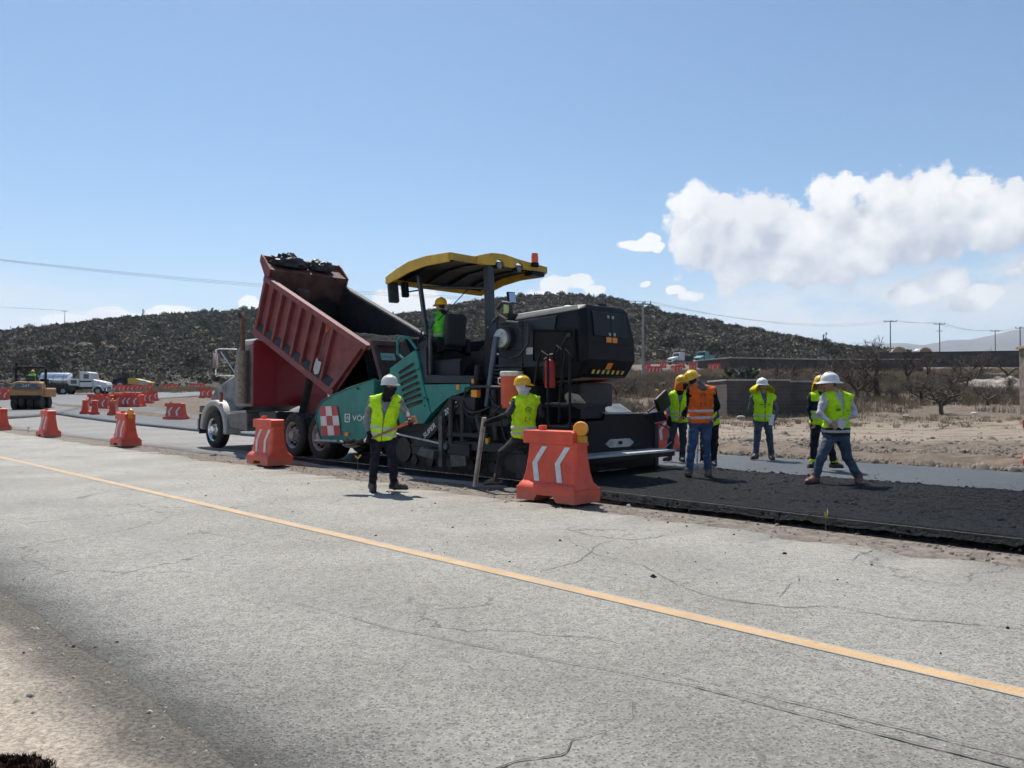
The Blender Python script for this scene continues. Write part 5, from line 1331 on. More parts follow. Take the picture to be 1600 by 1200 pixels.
    m = B(); m.box(8.6, 7.95, 9.3, 10.2, 1.30, 1.36); m.build('rear_platform', M_NAVY, root)
    return root
build_paver()
PMAT = Matrix.Translation(RP(PS0, PT0, 0)) @ Matrix.Rotation(-math.pi / 4, 4, 'Z')

# things carried on the paver
def water_cooler():
    p = RP(9.46, 9.45, 1.27)
    o = thing('water_cooler', 'orange drum water cooler with pale lid standing on the paver', 'cooler', p, 0)
    m = MB(); m.lathe([(.0, 0), (.17, 0), (.185, .02), (.19, .3), (.195, .56), (.18, .57)], (0, 0, 0), (0, 0, 1), 24); m.build('barrel', mat('cooler_orange', (.60, .085, .035), .5, var=.1), o)
    m = MB(); m.lathe([(.20, .56), (.205, .58), (.205, .63), (.19, .645), (.0, .65)], (0, 0, 0), (0, 0, 1), 24); m.build('lid', mat('cooler_lid', (.55, .54, .50), .6), o)
    m = MB(); m.cyl((-.02, -.185, .10), (-.02, -.25, .10), .025, n=8); m.build('tap', M_WHITE, o)
    for sx in (-1, 1):
        m = MB(); m.tube([(sx * .19, 0, .42), (sx * .23, 0, .44), (sx * .23, 0, .52), (sx * .19, 0, .53)], .012, 6); m.build('handle', mat('cooler_lid', (.55, .54, .5)), o)
water_cooler()
def extinguisher():
    o = thing('fire_extinguisher', 'red fire extinguisher hanging behind the paver ladder rails', 'extinguisher', RP(8.66, 9.56, 1.62), 0)
    m = MB(); m.lathe([(0, 0), (.085, .0), (.09, .02), (.09, .40), (.075, .46), (.03, .49), (.03, .52)], (0, 0, 0), (0, 0, 1), 20); m.build('cylinder', M_RED, o)
    m = MB(); m.tube([(0, 0, .5), (.0, 0, .56), (.1, 0, .57)], .014, 6); m.tube([(0, 0, .52), (.10, 0, .53)], .012, 6); m.build('valve_handle', M_DARK, o)
    m = MB(); m.tube([(-.02, 0, .53), (-.10, -.02, .48), (-.115, -.03, .25), (-.1, -.03, .1)], .012, 6); m.build('hose', M_HOSE, o)
extinguisher()
def straw_hat():
    p = RP(8.45, 9.95, 1.385)
    o = tag(MB().lathe([(.0, .12), (.07, .12), (.09, .10), (.10, .02), (.16, .0), (.20, .02), (.205, .03), (.16, .012), (.105, .03)], (0, 0, 0), (0, 0, 1), 24).build('straw_hat', mat('straw_weave', (.52, .42, .24), .9, var=.2, scale=30, bump=.004, bscale=90)), 'pale straw hat lying on the rear platform of the paver', 'hat')
    o.location = p; o.rotation_euler = (.55, .5, 0)
straw_hat()
# ================================================================== BARRIERS
def plastic(name, col):
    m, t, b = principled(name)
    c = t.node('ShaderNodeTexCoord').outputs['Object']
    rnd = t.node('ShaderNodeObjectInfo').outputs['Random']; c0 = c; c = t.v('ADD', c, t.node('ShaderNodeCombineXYZ', {0: t.m('MULTIPLY', rnd, 37.0), 1: t.m('MULTIPLY', rnd, 91.0), 2: 0.0}).outputs[0])
    n = t.noise(c, 3.5, 5, .6); f = t.noise(c, 26, 4, .7)
    colr = t.mix(t.ss(n, .3, .7), tuple(q * .86 for q in col), tuple(min(1, q * 1.12) for q in col))
    g = t.node('ShaderNodeNewGeometry'); up = t.ss(t.node('ShaderNodeSeparateXYZ', {0: g.outputs['Normal']}).outputs[2], .0, .9, .25, 1)
    colr = t.mix(t.m('MULTIPLY', t.m('MULTIPLY', t.ss(f, .45, .75), up), .45), colr, (.46, .33, .26))
    colr = t.mix(t.m('MULTIPLY', t.m('SUBTRACT', rnd, .3, clamp=True), .25), colr, (.70, .15, .09))
    zz = t.node('ShaderNodeSeparateXYZ', {0: c0}).outputs[2]
    low = t.m('MULTIPLY', t.ss(t.m('ADD', zz, t.m('MULTIPLY', f, .35)), .42, .10), .45)
    colr = t.mix(low, colr, (.40, .27, .20))
    scr = t.noise(t.v('MULTIPLY', c, (3, 3, 22)), 3.0, 6, .75)
    colr = t.mix(t.m('MULTIPLY', t.ss(scr, .58, .69), .45), colr, (.72, .20, .13))
    t.put(b.inputs['Base Color'], colr); t.put(b.inputs['Roughness'], t.m('ADD', .42, t.m('MULTIPLY', f, .25)))
    b.inputs['Subsurface Weight'].default_value = .12; b.inputs['Subsurface Radius'].default_value = (.06, .015, .01); b.inputs['Subsurface Scale'].default_value = .5
    bn = t.node('ShaderNodeBump', {'Strength': .5, 'Distance': .006, 'Height': t.noise(c, 9, 3)}); t.l.new(bn.outputs[0], b.inputs['Normal'])
    return m
M_BAR = plastic('red_orange_plastic', (.68, .070, .030))
M_REFL = mat('white_reflective_tape', (.62, .63, .64), .4, var=.10, scale=12, dust=.1)
M_AMBER = mat('amber_lamp', (.78, .30, .02), .25, var=.1, scale=8)
def barrier_meshes():
    # length along local x, front is local -y
    m = MB()
    rows = [(.19, .535, .290), (.225, .525, .270), (.27, .505, .212), (.42, .475, .178), (.60, .455, .155), (.80, .445, .140)]
    pts = []
    for z, lx, ly in rows:
        ch = .035
        pts += [(-lx, -ly + ch, z), (-lx + ch, -ly, z), (lx - ch, -ly, z), (lx, -ly + ch, z), (lx, ly - ch, z), (lx - ch, ly, z), (-lx + ch, ly, z), (-lx, ly - ch, z)]
    n = 8; k = len(rows); fs = [tuple(range(n)), tuple(range((k - 1) * n, k * n))] + [(i * n + j, i * n + (j + 1) % n, (i + 1) * n + (j + 1) % n, (i + 1) * n + j) for i in range(k - 1) for j in range(n)]
    m.faces(pts, fs)
    base = [(-.535, .0), (-.20, .0), (-.15, .085), (.15, .085), (.20, .0), (.535, .0), (.535, .19), (-.535, .19)]
    m.prism([(a, -.292, b) for a, b in base], (0, .584, 0))
    # top beam, longer at the left end, stepped at the right where the neighbour locks in
    m.prism([(-.53, -.150, .80), (.40, -.150, .80), (.40, -.150, .965), (.36, -.150, .985), (-.50, -.150, .985), (-.53, -.150, .96)], (0, .30, 0))
    m.box(.30, .455, -.135, .135, .78, .835)
    m.prism([(-.36, -.158, .845), (.24, -.158, .845), (.24, -.158, .93), (-.36, -.158, .93)], (0, .012, 0))
    body = m
    bmesh.ops.recalc_face_normals(m.bm, faces=m.bm.faces[:]); me_b = bpy.data.meshes.new('body'); m.bm.to_mesh(me_b); m.bm.free()
    me_b.materials.append(M_BAR); me_b.polygons.foreach_set('use_smooth', np.ones(len(me_b.polygons), bool)); me_b.set_sharp_from_angle(angle=math.radians(28))
    m = MB(); m.lathe([(.055, .98), (.06, .985), (.06, 1.045), (.052, 1.055), (.0, 1.055)], (-.28, 0, 0), (0, 0, 1), 16)
    me_c = bpy.data.meshes.new('filler_cap'); m.bm.to_mesh(me_c); m.bm.free(); me_c.materials.append(M_BAR)
    m = MB(); m.cyl((.40, 0, .835), (.40, 0, .90), .03, n=10); me_p = bpy.data.meshes.new('lock_pin'); m.bm.to_mesh(me_p); m.bm.free(); me_p.materials.append(M_BAR)
    def yo(z): return -np.interp(z, [r[0] for r in rows], [r[2] for r in rows]) - .006
    chev = []
    for sgn in (-1, 1):
        for c in (-.33, .09):
            m = MB(); P = [(.165, .765), (.0, .53), (.075, .275)]; w = .095
            pts = []
            for x, z in P:
                pts += [(c + x, sgn * -yo(z) * -1 if False else (yo(z) if sgn < 0 else -yo(z)), z), (c + x + w, (yo(z) if sgn < 0 else -yo(z)), z)]
            dy = (.005 if sgn < 0 else -.005)
            pts2 = [(a, b + dy, z) for a, b, z in pts]
            fs = [(0, 1, 3, 2), (2, 3, 5, 4), (6, 8, 9, 7), (8, 10, 11, 9), (0, 2, 8, 6), (2, 4, 10, 8), (1, 7, 9, 3), (3, 9, 11, 5), (0, 6, 7, 1), (4, 5, 11, 10)]
            m.faces(pts + pts2, fs); bmesh.ops.recalc_face_normals(m.bm, faces=m.bm.faces[:])
            me = bpy.data.meshes.new('chevron'); m.bm.to_mesh(me); m.bm.free(); me.materials.append(M_REFL); chev.append(me)
    # battery lamp
    m = MB(); m.box(.36, .49, -.06, .06, .835, .92); me_l = bpy.data.meshes.new('warning_light'); bmesh.ops.recalc_face_normals(m.bm, faces=m.bm.faces[:]); m.bm.to_mesh(me_l); m.bm.free(); me_l.materials.append(mat('amber_case', (.60, .30, .03), .5))
    m = MB(); m.lathe([(0, -.05), (.05, -.05), (.095, -.04), (.108, -.014), (.108, .014), (.095, .04), (.05, .055), (0, .055)], (.42, 0, 1.02), (-.5, .85, 0), 20)
    me_lens = bpy.data.meshes.new('lens'); m.bm.to_mesh(me_lens); m.bm.free(); me_lens.materials.append(M_AMBER)
    for me in (me_c, me_p, me_lens): me.polygons.foreach_set('use_smooth', np.ones(len(me.polygons), bool)); me.set_sharp_from_angle(angle=math.radians(40))
    return me_b, me_c, me_p, chev, me_l, me_lens
BARM = barrier_meshes()
def barrier(loc, rz, label, group, lamp=False, near=True, tilt=0.0):
    o = thing('traffic_barrier', label, 'barrier', loc, rz, group)
    o.rotation_euler = (tilt, 0, rz)
    b = obj('body', BARM[0], None, o)
    if near:
        md = b.modifiers.new('bevel', 'BEVEL'); md.width = .028; md.segments = 3; md.limit_method = 'ANGLE'; md.angle_limit = math.radians(30)
        obj('lock_pin', BARM[2], None, o)
    obj('filler_cap', BARM[1], None, o)
    for me in BARM[3]: obj('chevron', me, None, o)
    if lamp:
        w = obj('warning_light', BARM[4], None, o); obj('lens', BARM[5], None, w)
    return o
RZ = -math.pi / 4
GN = 'red barriers along the edge of the old road'
barrier(RP(7.30, 8.22, 0), RZ + .03, 'nearest red plastic barrier with amber lamp, in front of the paver', GN, True)
barrier(RP(15.75, 8.2, 0), RZ - .05, 'red plastic barrier in front of the dump truck rear wheels', GN)
barrier(RP(25.0, 8.28, 0), RZ - .02, 'red plastic barrier with amber lamp left of the dump truck', GN, True)
barrier(RP(32.9, 8.15, 0), RZ, 'red plastic barrier without lamp, second from the left edge of the road row', GN)
barrier(RP(40.9, 8.25, 0), RZ, 'red plastic barrier cut by the left edge of the picture', GN)
barrier(RP(3.15, 18.3, .05), RZ + .2, 'red barrier cut by the right edge beyond the new lane', 'red barriers beyond the new lane')
barrier(RP(11.9, 17.6, .05), RZ - .1, 'red barrier standing behind the paver screed', 'red barriers beyond the new lane')
def far_barrier(px, py, yaw, label, group, lamp=False, k=1.0):
    p = on_land(px, py, .0)
    o = barrier(p, yaw, label, group, lamp, near=False)
    if k != 1: o.scale = (k, 1, 1)
GI = 'red barriers on the dirt island'
far_barrier(134, 648, -1.2, 'red barrier at the left tip of the dirt island, end on', GI)
far_barrier(148, 649, -1.1, 'red barrier second from the left tip of the dirt island', GI)
far_barrier(158, 641, .1, 'red barrier with chevrons facing, behind the island tip', GI)
far_barrier(178, 650, -1.3, 'red barrier with amber lamp in the middle of the dirt island', GI, True)
far_barrier(173, 637, -.9, 'red barrier seen end on behind the lamp barrier of the island', GI)
far_barrier(190, 637, 0, 'left one of two joined red barriers facing on the island', GI, k=1.25)
far_barrier(207, 637, 0, 'right one of two joined red barriers facing on the island', GI, k=1.25)
far_barrier(221, 636, -1.0, 'red barrier end on at the right of the joined pair', GI)
far_barrier(229, 631, .9, 'red barrier slanting away towards the right island end', GI)
far_barrier(238, 627, .9, 'red barrier last towards the right island end', GI)
for i_, (px_, py_, yw_) in enumerate(((150, 636, .2), (163, 633.5, .1), (182, 632, -.2), (200, 631, .1), (213, 630.5, -.9))): far_barrier(px_, py_, yw_, ('first', 'second', 'third', 'fourth', 'fifth')[i_] + ' red barrier from the left in the back row of the dirt island', GI, k=1.15)
far_barrier(275, 657, -.35, 'lone red barrier lying close behind the dump truck nose', GI, k=1.3)
GF = 'red barriers along the detour lane'
for i, (px, py, lb) in enumerate(((5, 626, 'red barrier at the far left edge beside the roller'), (14, 622, 'red barrier just left of the roller'), (178, 613.5, 'red barrier right in front of the tank truck nose, left one'), (191, 613, 'red barrier right in front of the tank truck nose, right one'),
    (204, 613, 'narrow red barrier between the two far groups'), (218, 612.5, 'red barrier of the far group, left of its pair'), (232, 612, 'red barrier of the far group, right of its pair'),
    (262, 611.5, 'red barrier of the far pair by itself, left half'), (273, 611, 'red barrier of the far pair by itself, right half'), (303, 609.5, 'red barrier far off behind the truck mirror, left half'), (314, 609, 'red barrier far off behind the truck mirror, right half'), (322, 622, 'red barrier beside the dump truck windshield'))):
    far_barrier(px, py, .06, lb, GF, k=1.25)
GR = 'red barriers along the upper lane on the right'
for i, (px, py) in enumerate(((978, 578), (1012, 580), (1036, 576), (1018, 585), (1029, 585), (1053, 584), (1060, 583), (1082, 579), (1090, 575), (1105, 573.5), (1112, 580), (1120, 579), (1118, 574), (1128, 573), (1150, 577), (1176, 575), (1140, 572.5), (1065, 576))):
    far_barrier(px, py, random.uniform(-1.2, .4), 'small red barrier along the upper lane under the hill', GR)

# ================================================================== STRING LINE, STAKES
M_PIN = mat('steel_pin', (.12, .10, .09), .6, .5); M_RIB = mat('yellow_ribbon', (.72, .55, .05), .7, var=.1)
def string_line():
    m = MB(); pts = [(RP(s, 8.66 - (0 if s < 9 else .0), .105 if s < 8.5 else .15)) for s in (-2, 3.6, 8.6, 12.4, 17, 22, 30)]
    m.tube(pts, .003, 4)
    tag(m.build('string_line', mat('pale_string', (.55, .50, .42), .9)), 'pale guide string stretched along the new asphalt edge', 'string')
string_line()
def stake(s, t, label, tall=.22):
    o = thing('stake', label, 'stake', RP(s, t, 0), random.uniform(0, 3))
    m = MB(); m.cyl((0, 0, -.03), (.01, 0, tall), .007, n=6); m.build('pin', M_PIN, o)
    m = MB()
    m.prism([(0, -.01, tall - .04), (.06, -.01, tall + .03), (.075, -.01, tall), (.015, -.01, tall - .07)], (0, .004, 0))
    m.prism([(0, .0, tall - .04), (-.055, .0, tall + .01), (-.05, .0, tall - .03), (.0, 0, tall - .07)], (0, .004, 0)); m.build('ribbon', M_RIB, o)
stake(3.62, 8.60, 'steel pin with yellow ribbon at the near asphalt edge', .17)
stake(13.1, 8.72, 'steel pin with yellow ribbons below the truck rear wheel', .30)
stake(12.55, 8.70, 'steel pin with drooping yellow ribbon left of the shovel worker', .22)
stake(36.5, 8.3, 'small marker pin between the far left barriers', .25)

# ================================================================== POLES AND WIRES
M_POLE = mat('concrete_pole', (.30, .285, .265), .9, var=.15, scale=3); M_WIRE = mat('wire', (.10, .10, .11), .6)
def pole(loc, h, label, rz=0.0, arm=1.9, second=False):
    o = thing('utility_pole', label, 'pole', loc, rz)
    m = MB(); m.cyl((0, 0, -.5), (0, 0, h), .16, .10, 10); m.build('shaft', M_POLE, o)
    m = MB(); m.box(-arm / 2, arm / 2, -.06, .06, h - .28, h - .16)
    if second: m.box(-arm * .3, arm * .25, -.05, .05, h - 1.75, h - 1.63)
    m.build('crossarm', mat('crossarm_steel', (.16, .16, .165), .7), o)
    for x in (-arm / 2 + .08, arm * .12, arm / 2 - .08):
        m = MB(); m.lathe([(.04, 0), (.07, .06), (.05, .12), (.07, .18), (.05, .26), (.0, .28)], (x, 0, h - .16), (0, 0, 1), 8); m.build('insulator', mat('insulator_brown', (.09, .06, .05), .4), o)
    return [Vector(loc) + Matrix.Rotation(rz, 3, 'Z') @ Vector((x, 0, h + .1)) for x in (-arm / 2 + .08, arm * .12, arm / 2 - .08)]
def pole_px(px, ytop, Y, label, **kw):
    x = (px - 800) / 1200 * Y; z0 = float(terr(x, Y)); top = at_depth(px, ytop, Y).z
    return pole((x, Y, z0), top - z0, label, **kw)
pa = pole_px(1005, 472, 82, 'tall utility pole right of the paver against the hill', rz=.2)
pb = pole_px(1392, 501, 165, 'utility pole standing left of the two vaulted roofs', arm=2.8)
pc = pole_px(1469, 505, 165, 'utility pole with a second lower crossarm, right of the vaulted roofs', arm=2.4, second=True)
pd = pole_px(1556, 516, 190, 'shorter distant utility pole second from the right edge', arm=2.4)
pe = pole_px(1595, 511, 150, 'utility pole above the stone pillar at the right edge', arm=1.8)
x0 = -52.0; y0 = 52.0
pl_ = pole((x0, y0, float(terr(x0, y0))), 12.5, 'utility pole at the far left end of the wires that cross behind the dump truck', rz=.6)
def wire(a, b, sag, label):
    m = MB(); a = Vector(a); b = Vector(b)
    m.tube([a.lerp(b, f) - Vector((0, 0, sag * 4 * f * (1 - f))) for f in np.linspace(0, 1, 25)], .007 + .00006 * min(a.y, b.y), 4)
    tag(m.build('wire', M_WIRE), label, 'wire', 'overhead wires')
for A_, B_, sg, lb in ((pl_, pa, 1.2, 'overhead wire crossing the sky behind the dump truck'), (pa, pb, 1.6, 'overhead wire running down from the pole by the paver to the right'), (pb, pc, .25, 'overhead wire between the two poles by the vaulted roofs'), (pc, pd, .7, 'overhead wire between distant poles at the right'), (pd, pe, .5, 'overhead wire ending at the right edge pole')):
    for i, w_ in enumerate(('first', 'second', 'third')): wire(A_[i], B_[i], sg * (1 + .12 * i), w_ + ' ' + lb)
hp = hill_point(100, 300); pf = pole(hp, 6.5, 'small pole on the skyline of the left hill', rz=.3)
for i in range(3): wire(pf[i], pf[i] + Vector((-110, -60, 2.0 + 1.2 * i)), .8, 'thin wire leaving the left edge low above the hill')

# ================================================================== GUARD RAILS
M_RAIL = mat('dull_guard_rail', (.14, .14, .145), .55, .4, var=.2, dust=.2)
def guard_rail(pts, label, step=4.0):
    P = [on_land(*p) for p in pts]
    o = thing('guard_rail', label, 'guard rail', P[0], 0); c = Vector(P[0])
    m = MB()
    for a, b in zip(P, P[1:]):
        n = max(2, int((b - a).length / 6)); Q = [a.lerp(b, f) for f in np.linspace(0, 1, n)]
        for q, r in zip(Q, Q[1:]):
            for zz in (.55, .72):
                w = Vector((0, 0, .12)); q0 = Vector((q.x, q.y, float(terr(q.x, q.y)) + zz)) - c; r0 = Vector((r.x, r.y, float(terr(r.x, r.y)) + zz)) - c
                m.prism([q0, r0, r0 + w, q0 + w], (0, .05, 0))
    m.build('rail', M_RAIL, o)
    for a, b in zip(P, P[1:]):
        n = int((b - a).length / step)
        for k in range(n):
            q = a.lerp(b, k / max(n, 1)); z = float(terr(q.x, q.y)); m = MB(); q = q - c; m.box(q.x - .07, q.x + .07, q.y + .06, q.y + .16, z - c.z - .1, z - c.z + .85); m.build('post', M_RAIL, o)
guard_rail([(-60, 608), (60, 607.5), (170, 607.5), (330, 606.5), (420, 606)], 'long dull guard rail along the foot of the left hill', 5)
guard_rail([(960, 578), (1010, 574.5), (1060, 572.5), (1140, 570), (1230, 567)], 'long dull guard rail along the upper lane right of the paver', 5)

# ================================================================== FAR VEHICLES
def small_wheel(m, s, t0, t1, r, z=None):
    m.cyl((s, t0, z or r), (s, t1, z or r), r, n=18)
def wheel_obj(root, x, y, r, w, rim=True, sgn=-1):
    """wheel with axle along y, outer face at y"""
    m = MB(); m.lathe([(r * .55, .01), (r * .7, 0), (r * .95, .02), (r, .06), (r, w - .05), (r * .9, w), (r * .5, w)], (x, y, r), (0, -sgn, 0), 22); t = m.build('wheel', M_BLACK, root)
    m = MB(); m.lathe([(r * .56, .012), (r * .5, .05), (r * .2, .06), (r * .18, .0), (0, -.01)], (x, y, r), (0, -sgn, 0), 18); m.build('rim', M_STEEL, t)
    return t
def tank_truck():
    p = on_land(118, 617); o = thing('tank_truck', 'white tank truck with shiny steel tank behind the roller', 'truck', p, .10)
    k = p.y / 91
    W = mat('white_truck_paint', (.66, .66, .65), .4, var=.06, dust=.15)
    # nose points to +x (right)
    for x in (3.2, -1.0, -2.3):
        wheel_obj(o, x, -1.2, .5, .3); wheel_obj(o, x, 1.2, .5, .3, sgn=1)
    m = MB(); m.box(-4.0, 4.2, -.45, .45, .75, 1.0); m.build('chassis', M_DARK, o)
    m = MB(); m.prism([(1.0, -1.15, 1.0), (2.5, -1.15, 1.0), (2.5, -1.15, 2.0), (2.25, -1.15, 2.85), (1.9, -1.15, 2.95), (1.0, -1.15, 2.95)], (0, 2.3, 0)); cab = m.build('cab', W, o, .06)
    m = MB(); m.prism([(2.5, -.95, 1.0), (4.1, -.85, .8), (4.2, -.85, 1.3), (4.05, -.85, 1.62), (2.5, -.95, 1.98)], (0, 1.8, 0)); m.build('hood', W, o, .08)
    m = MB(); 
    N = 10; out = [(3.2 + math.cos(a) * .72, .5 + math.sin(a) * .72) for a in np.linspace(0, math.pi, N)]; inn = [(3.2 + math.cos(a) * .58, .5 + math.sin(a) * .58) for a in np.linspace(math.pi, 0, N)]
    m.prism([(a, -1.25, b) for a, b in out + inn], (0, .4, 0)); m.build('fender', W, o, .03)
    m = MB(); m.box(1.45, 2.1, -1.17, -1.14, 2.05, 2.65); m.build('side_window', M_GLASS, cab)
    m = MB(); m.faces([(2.512, -1.0, 2.05), (2.512, 1.0, 2.05), (2.29, .95, 2.75), (2.29, -.95, 2.75)], [(0, 1, 2, 3)]); m.build('windshield', M_GLASS, cab)
    m = MB(); m.box(1.0, 2.45, -1.165, -1.15, 1.62, 1.80); m.build('side_stripe', M_PAVBLK, cab)
    m = MB(); m.box(4.15, 4.3, -1.1, 1.1, .45, .8); m.build('bumper', M_CHROME, o, .03)
    m = MB(); m.lathe([(0, 0), (.7, .02), (.88, .12), (.9, .25), (.9, 3.3), (.88, 3.45), (.7, 3.55), (0, 3.57)], (-4.1, 0, 1.95), (1, 0, 0), 28); tk = m.build('tank', mat('shiny_tank', (.80, .80, .80), .22, .9, var=.1, dust=.2), o)
    for x in (-3.6, -2.4, -1.2):
        m = MB(); m.lathe([(.905, 0), (.925, .02), (.925, .08), (.905, .10)], (x, 0, 1.95), (1, 0, 0), 28); m.build('tank_band', M_STEEL, tk)
    m = MB(); m.box(-4.0, -.5, -.85, .85, 1.0, 1.15); m.box(-3.9, -3.0, -1.2, -.9, .55, 1.0); m.box(-.3, .4, -1.15, 1.15, .6, 1.1); m.build('tank_cradle', M_DARK, o)
    m = MB(); m.box(-.35, .85, -1.1, .2, 1.2, 2.05); eq = m.build('pump_box', W, o, .05)
    m = MB(); m.box(-.1, .6, -1.12, -1.098, 1.4, 1.9); m.build('box_window', M_GLASS, eq)
    m = MB(); m.cyl((.85, -.9, 1.0), (.85, -.9, 3.0), .07, n=10); m.build('exhaust_stack', M_STEEL, o)
    o.scale = (k * .92,) * 3
tank_truck()
def rubber_roller():
    p = on_land(53, 640); o = thing('tyre_roller', 'yellow rubber tyred roller with roll bar seen from behind', 'roller', p, .28)
    Y = mat('roller_yellow', (.47, .235, .085), .5, var=.12, dust=.35)
    for y in (-1.35, 1.2):
        for x in (-.72, -.24, .24, .72) if y < 0 else (-.5, 0, .5): 
            m = MB(); m.lathe([(.3, .01), (.42, 0), (.5, .05), (.51, .1), (.51, .32), (.5, .37), (.42, .42), (.3, .41)], (x - .21, y, .51), (1, 0, 0), 22, cap=True); m.build('tyre', M_BLACK, o)
    m = MB(); m.prism([(-.98, -1.7, .95), (.98, -1.7, .95), (1.0, -1.78, 1.45), (.92, -1.55, 1.85), (.70, -1.42, 1.98), (-.70, -1.42, 1.98), (-.92, -1.55, 1.85), (-1.0, -1.78, 1.45)], (0, 1.1, 0)); bd = m.build('rear_body', Y, o, .05)
    m = MB(); m.box(-.98, .98, -.7, 1.6, .95, 1.55); m.build('side_body', Y, o, .05)
    m = MB(); m.box(-.80, .80, -1.85, -1.62, 1.42, 1.58); m.prism([(-.75, -1.80, 1.46), (.75, -1.80, 1.46), (.66, -1.60, 1.82), (-.66, -1.60, 1.82)], (0, .04, 0)); m.build('rear_grille', mat('roller_grille', (.10, .11, .12), .5), bd)
    m = MB(); m.box(-.95, .95, -1.86, -1.5, .72, 1.0); m.build('rear_bumper', M_PAVBLK, o, .03)
    text_mesh('CAT', .26, M_WHITE, bd, 'lettering', (-.27, -1.80, 1.60), (1, 0, 0), (0, .5, .9))
    for sx in (-.62, .62):
        m = MB(); m.lathe([(0, -.01), (.07, -.01), (.08, .03)], (sx, -1.80, 1.58), (0, 1, 0), 12); m.build('tail_lamp', M_DARK, bd)
    m = MB(); m.tube([(-.92, -.75, 1.5), (-.92, -.75, 2.85), (-.8, -.75, 2.98), (.8, -.75, 2.98), (.92, -.75, 2.85), (.92, -.75, 1.5)], .085, 8); m.build('roll_bar', M_PAVBLK, o)
    m = MB(); m.lathe([(.06, 0), (.06, .1), (0, .12)], (0, -.75, 3.03), (0, 0, 1), 10); m.build('beacon', M_RED, o)
    m = MB(); m.box(-.35, .2, -.5, .1, 1.75, 1.9); m.box(-.35, .2, -.62, -.5, 1.85, 2.4); m.build('seat', M_SEAT, o, .04)
    m = MB(); m.box(.3, .75, .2, .6, 1.5, 2.2); m.tube([(.4, .1, 2.15), (.6, .1, 2.2), (.75, .1, 2.1)], .02, 5); m.build('dashboard', M_PAVBLK, o)
    m = MB()
    for sx in (-.85, .85): m.tube([(sx, -.6, 1.55), (sx, -.6, 2.1), (sx, .9, 2.1), (sx, .9, 1.55)], .03, 6)
    m.build('guard_rail_bar', M_PAVBLK, o)
    m = MB(); m.box(.96, 1.06, -1.4, 1.3, .9, 1.5); m.build('ballast_box', Y, o, .05)
    s = 67 / 1200 * p.y / 3.05; o.scale = (s,) * 3
    return o, s
ROLLER, RS = rubber_roller()
def drum_roller():
    p = on_land(207, 610); o = thing('drum_roller', 'yellow and black roller with dark canopy far behind the red barriers', 'roller', p, .1)
    Y = mat('roller_yellow2', (.55, .36, .05), .5, dust=.3)
    m = MB(); m.cyl((1.6, -.9, .65), (1.6, .9, .65), .65, n=24); m.build('drum', M_STEEL, o)
    wheel_obj(o, -1.2, -1.0, .65, .45); wheel_obj(o, -1.2, 1.0, .65, .45, sgn=1)
    m = MB(); m.prism([(-.3, -.85, .8), (2.5, -.85, .85), (2.5, -.85, 1.05), (.6, -.85, 1.55), (-.3, -.85, 1.6)], (0, 1.7, 0)); m.build('front_frame', Y, o, .05)
    m = MB(); m.prism([(-2.3, -.8, .8), (-.5, -.8, .8), (-.5, -.8, 1.6), (-2.1, -.8, 1.5)], (0, 1.6, 0)); m.build('rear_body', M_PAVBLK, o, .05)
    m = MB()
    for x in (-1.5, .2):
        for y in (-.75, .75): m.cyl((x, y, 1.4), (x, y, 2.75), .05, n=6)
    m.build('canopy_post', M_PAVBLK, o)
    m = MB(); m.box(-1.8, .5, -.95, .95, 2.75, 2.88); m.build('canopy', M_PAVBLK, o, .04)
    m = MB(); m.box(-.9, -.4, -.3, .3, 1.6, 2.3); m.build('seat', M_SEAT, o, .04)
    o.scale = (p.y / 100,) * 3
drum_roller()
def far_truck(px, py, col, label, yaw, h=2.7):
    p = on_land(px, py); o = thing('lorry', label, 'truck', p, yaw, 'trucks parked along the upper lane')
    C = mat('lorry_paint_%02d' % int(sum(col) * 40), col, .4, var=.1, dust=.2)
    for x in (-2.2, 1.2, 2.9 - .9): pass
    for x in (-1.9, 1.5):
        wheel_obj(o, x, -1.1, .48, .3); wheel_obj(o, x, 1.1, .48, .3, sgn=1)
    m = MB(); m.box(-3.2, 2.6, -.5, .5, .7, .95); m.build('chassis', M_DARK, o)
    m = MB(); m.prism([(-.9, -1.05, .9), (.8, -1.05, .9), (.8, -1.05, 1.7), (.45, -1.05, 2.6), (-.9, -1.05, 2.65)], (0, 2.1, 0)); c = m.build('cab', C, o, .06)
    m = MB(); m.prism([(.8, -.9, .8), (2.4, -.85, .75), (2.4, -.85, 1.35), (.8, -.9, 1.75)], (0, 1.75, 0)); m.build('hood', C, o, .08)
    m = MB(); m.faces([(.815, -.9, 1.78), (.815, .9, 1.78), (.49, .85, 2.5), (.49, -.85, 2.5)], [(0, 1, 2, 3)]); m.build('windshield', M_GLASS, c)
    m = MB(); m.box(-.4, .4, -1.07, -1.045, 1.75, 2.4); m.build('side_window', M_GLASS, c)
    m = MB(); m.box(2.4, 2.5, -.95, .95, .5, .8); m.build('bumper', M_CHROME, o)
    m = MB(); m.box(-3.3, -1.0, -1.1, 1.1, .95, 1.15); m.box(-3.3, -1.0, -1.1, -1.04, 1.15, 1.9); m.box(-3.3, -1.0, 1.04, 1.1, 1.15, 1.9); m.box(-1.06, -1.0, -1.04, 1.04, 1.15, 2.0); m.build('cargo_bed', M_DARK if col[0] > .4 else C, o)
    return o
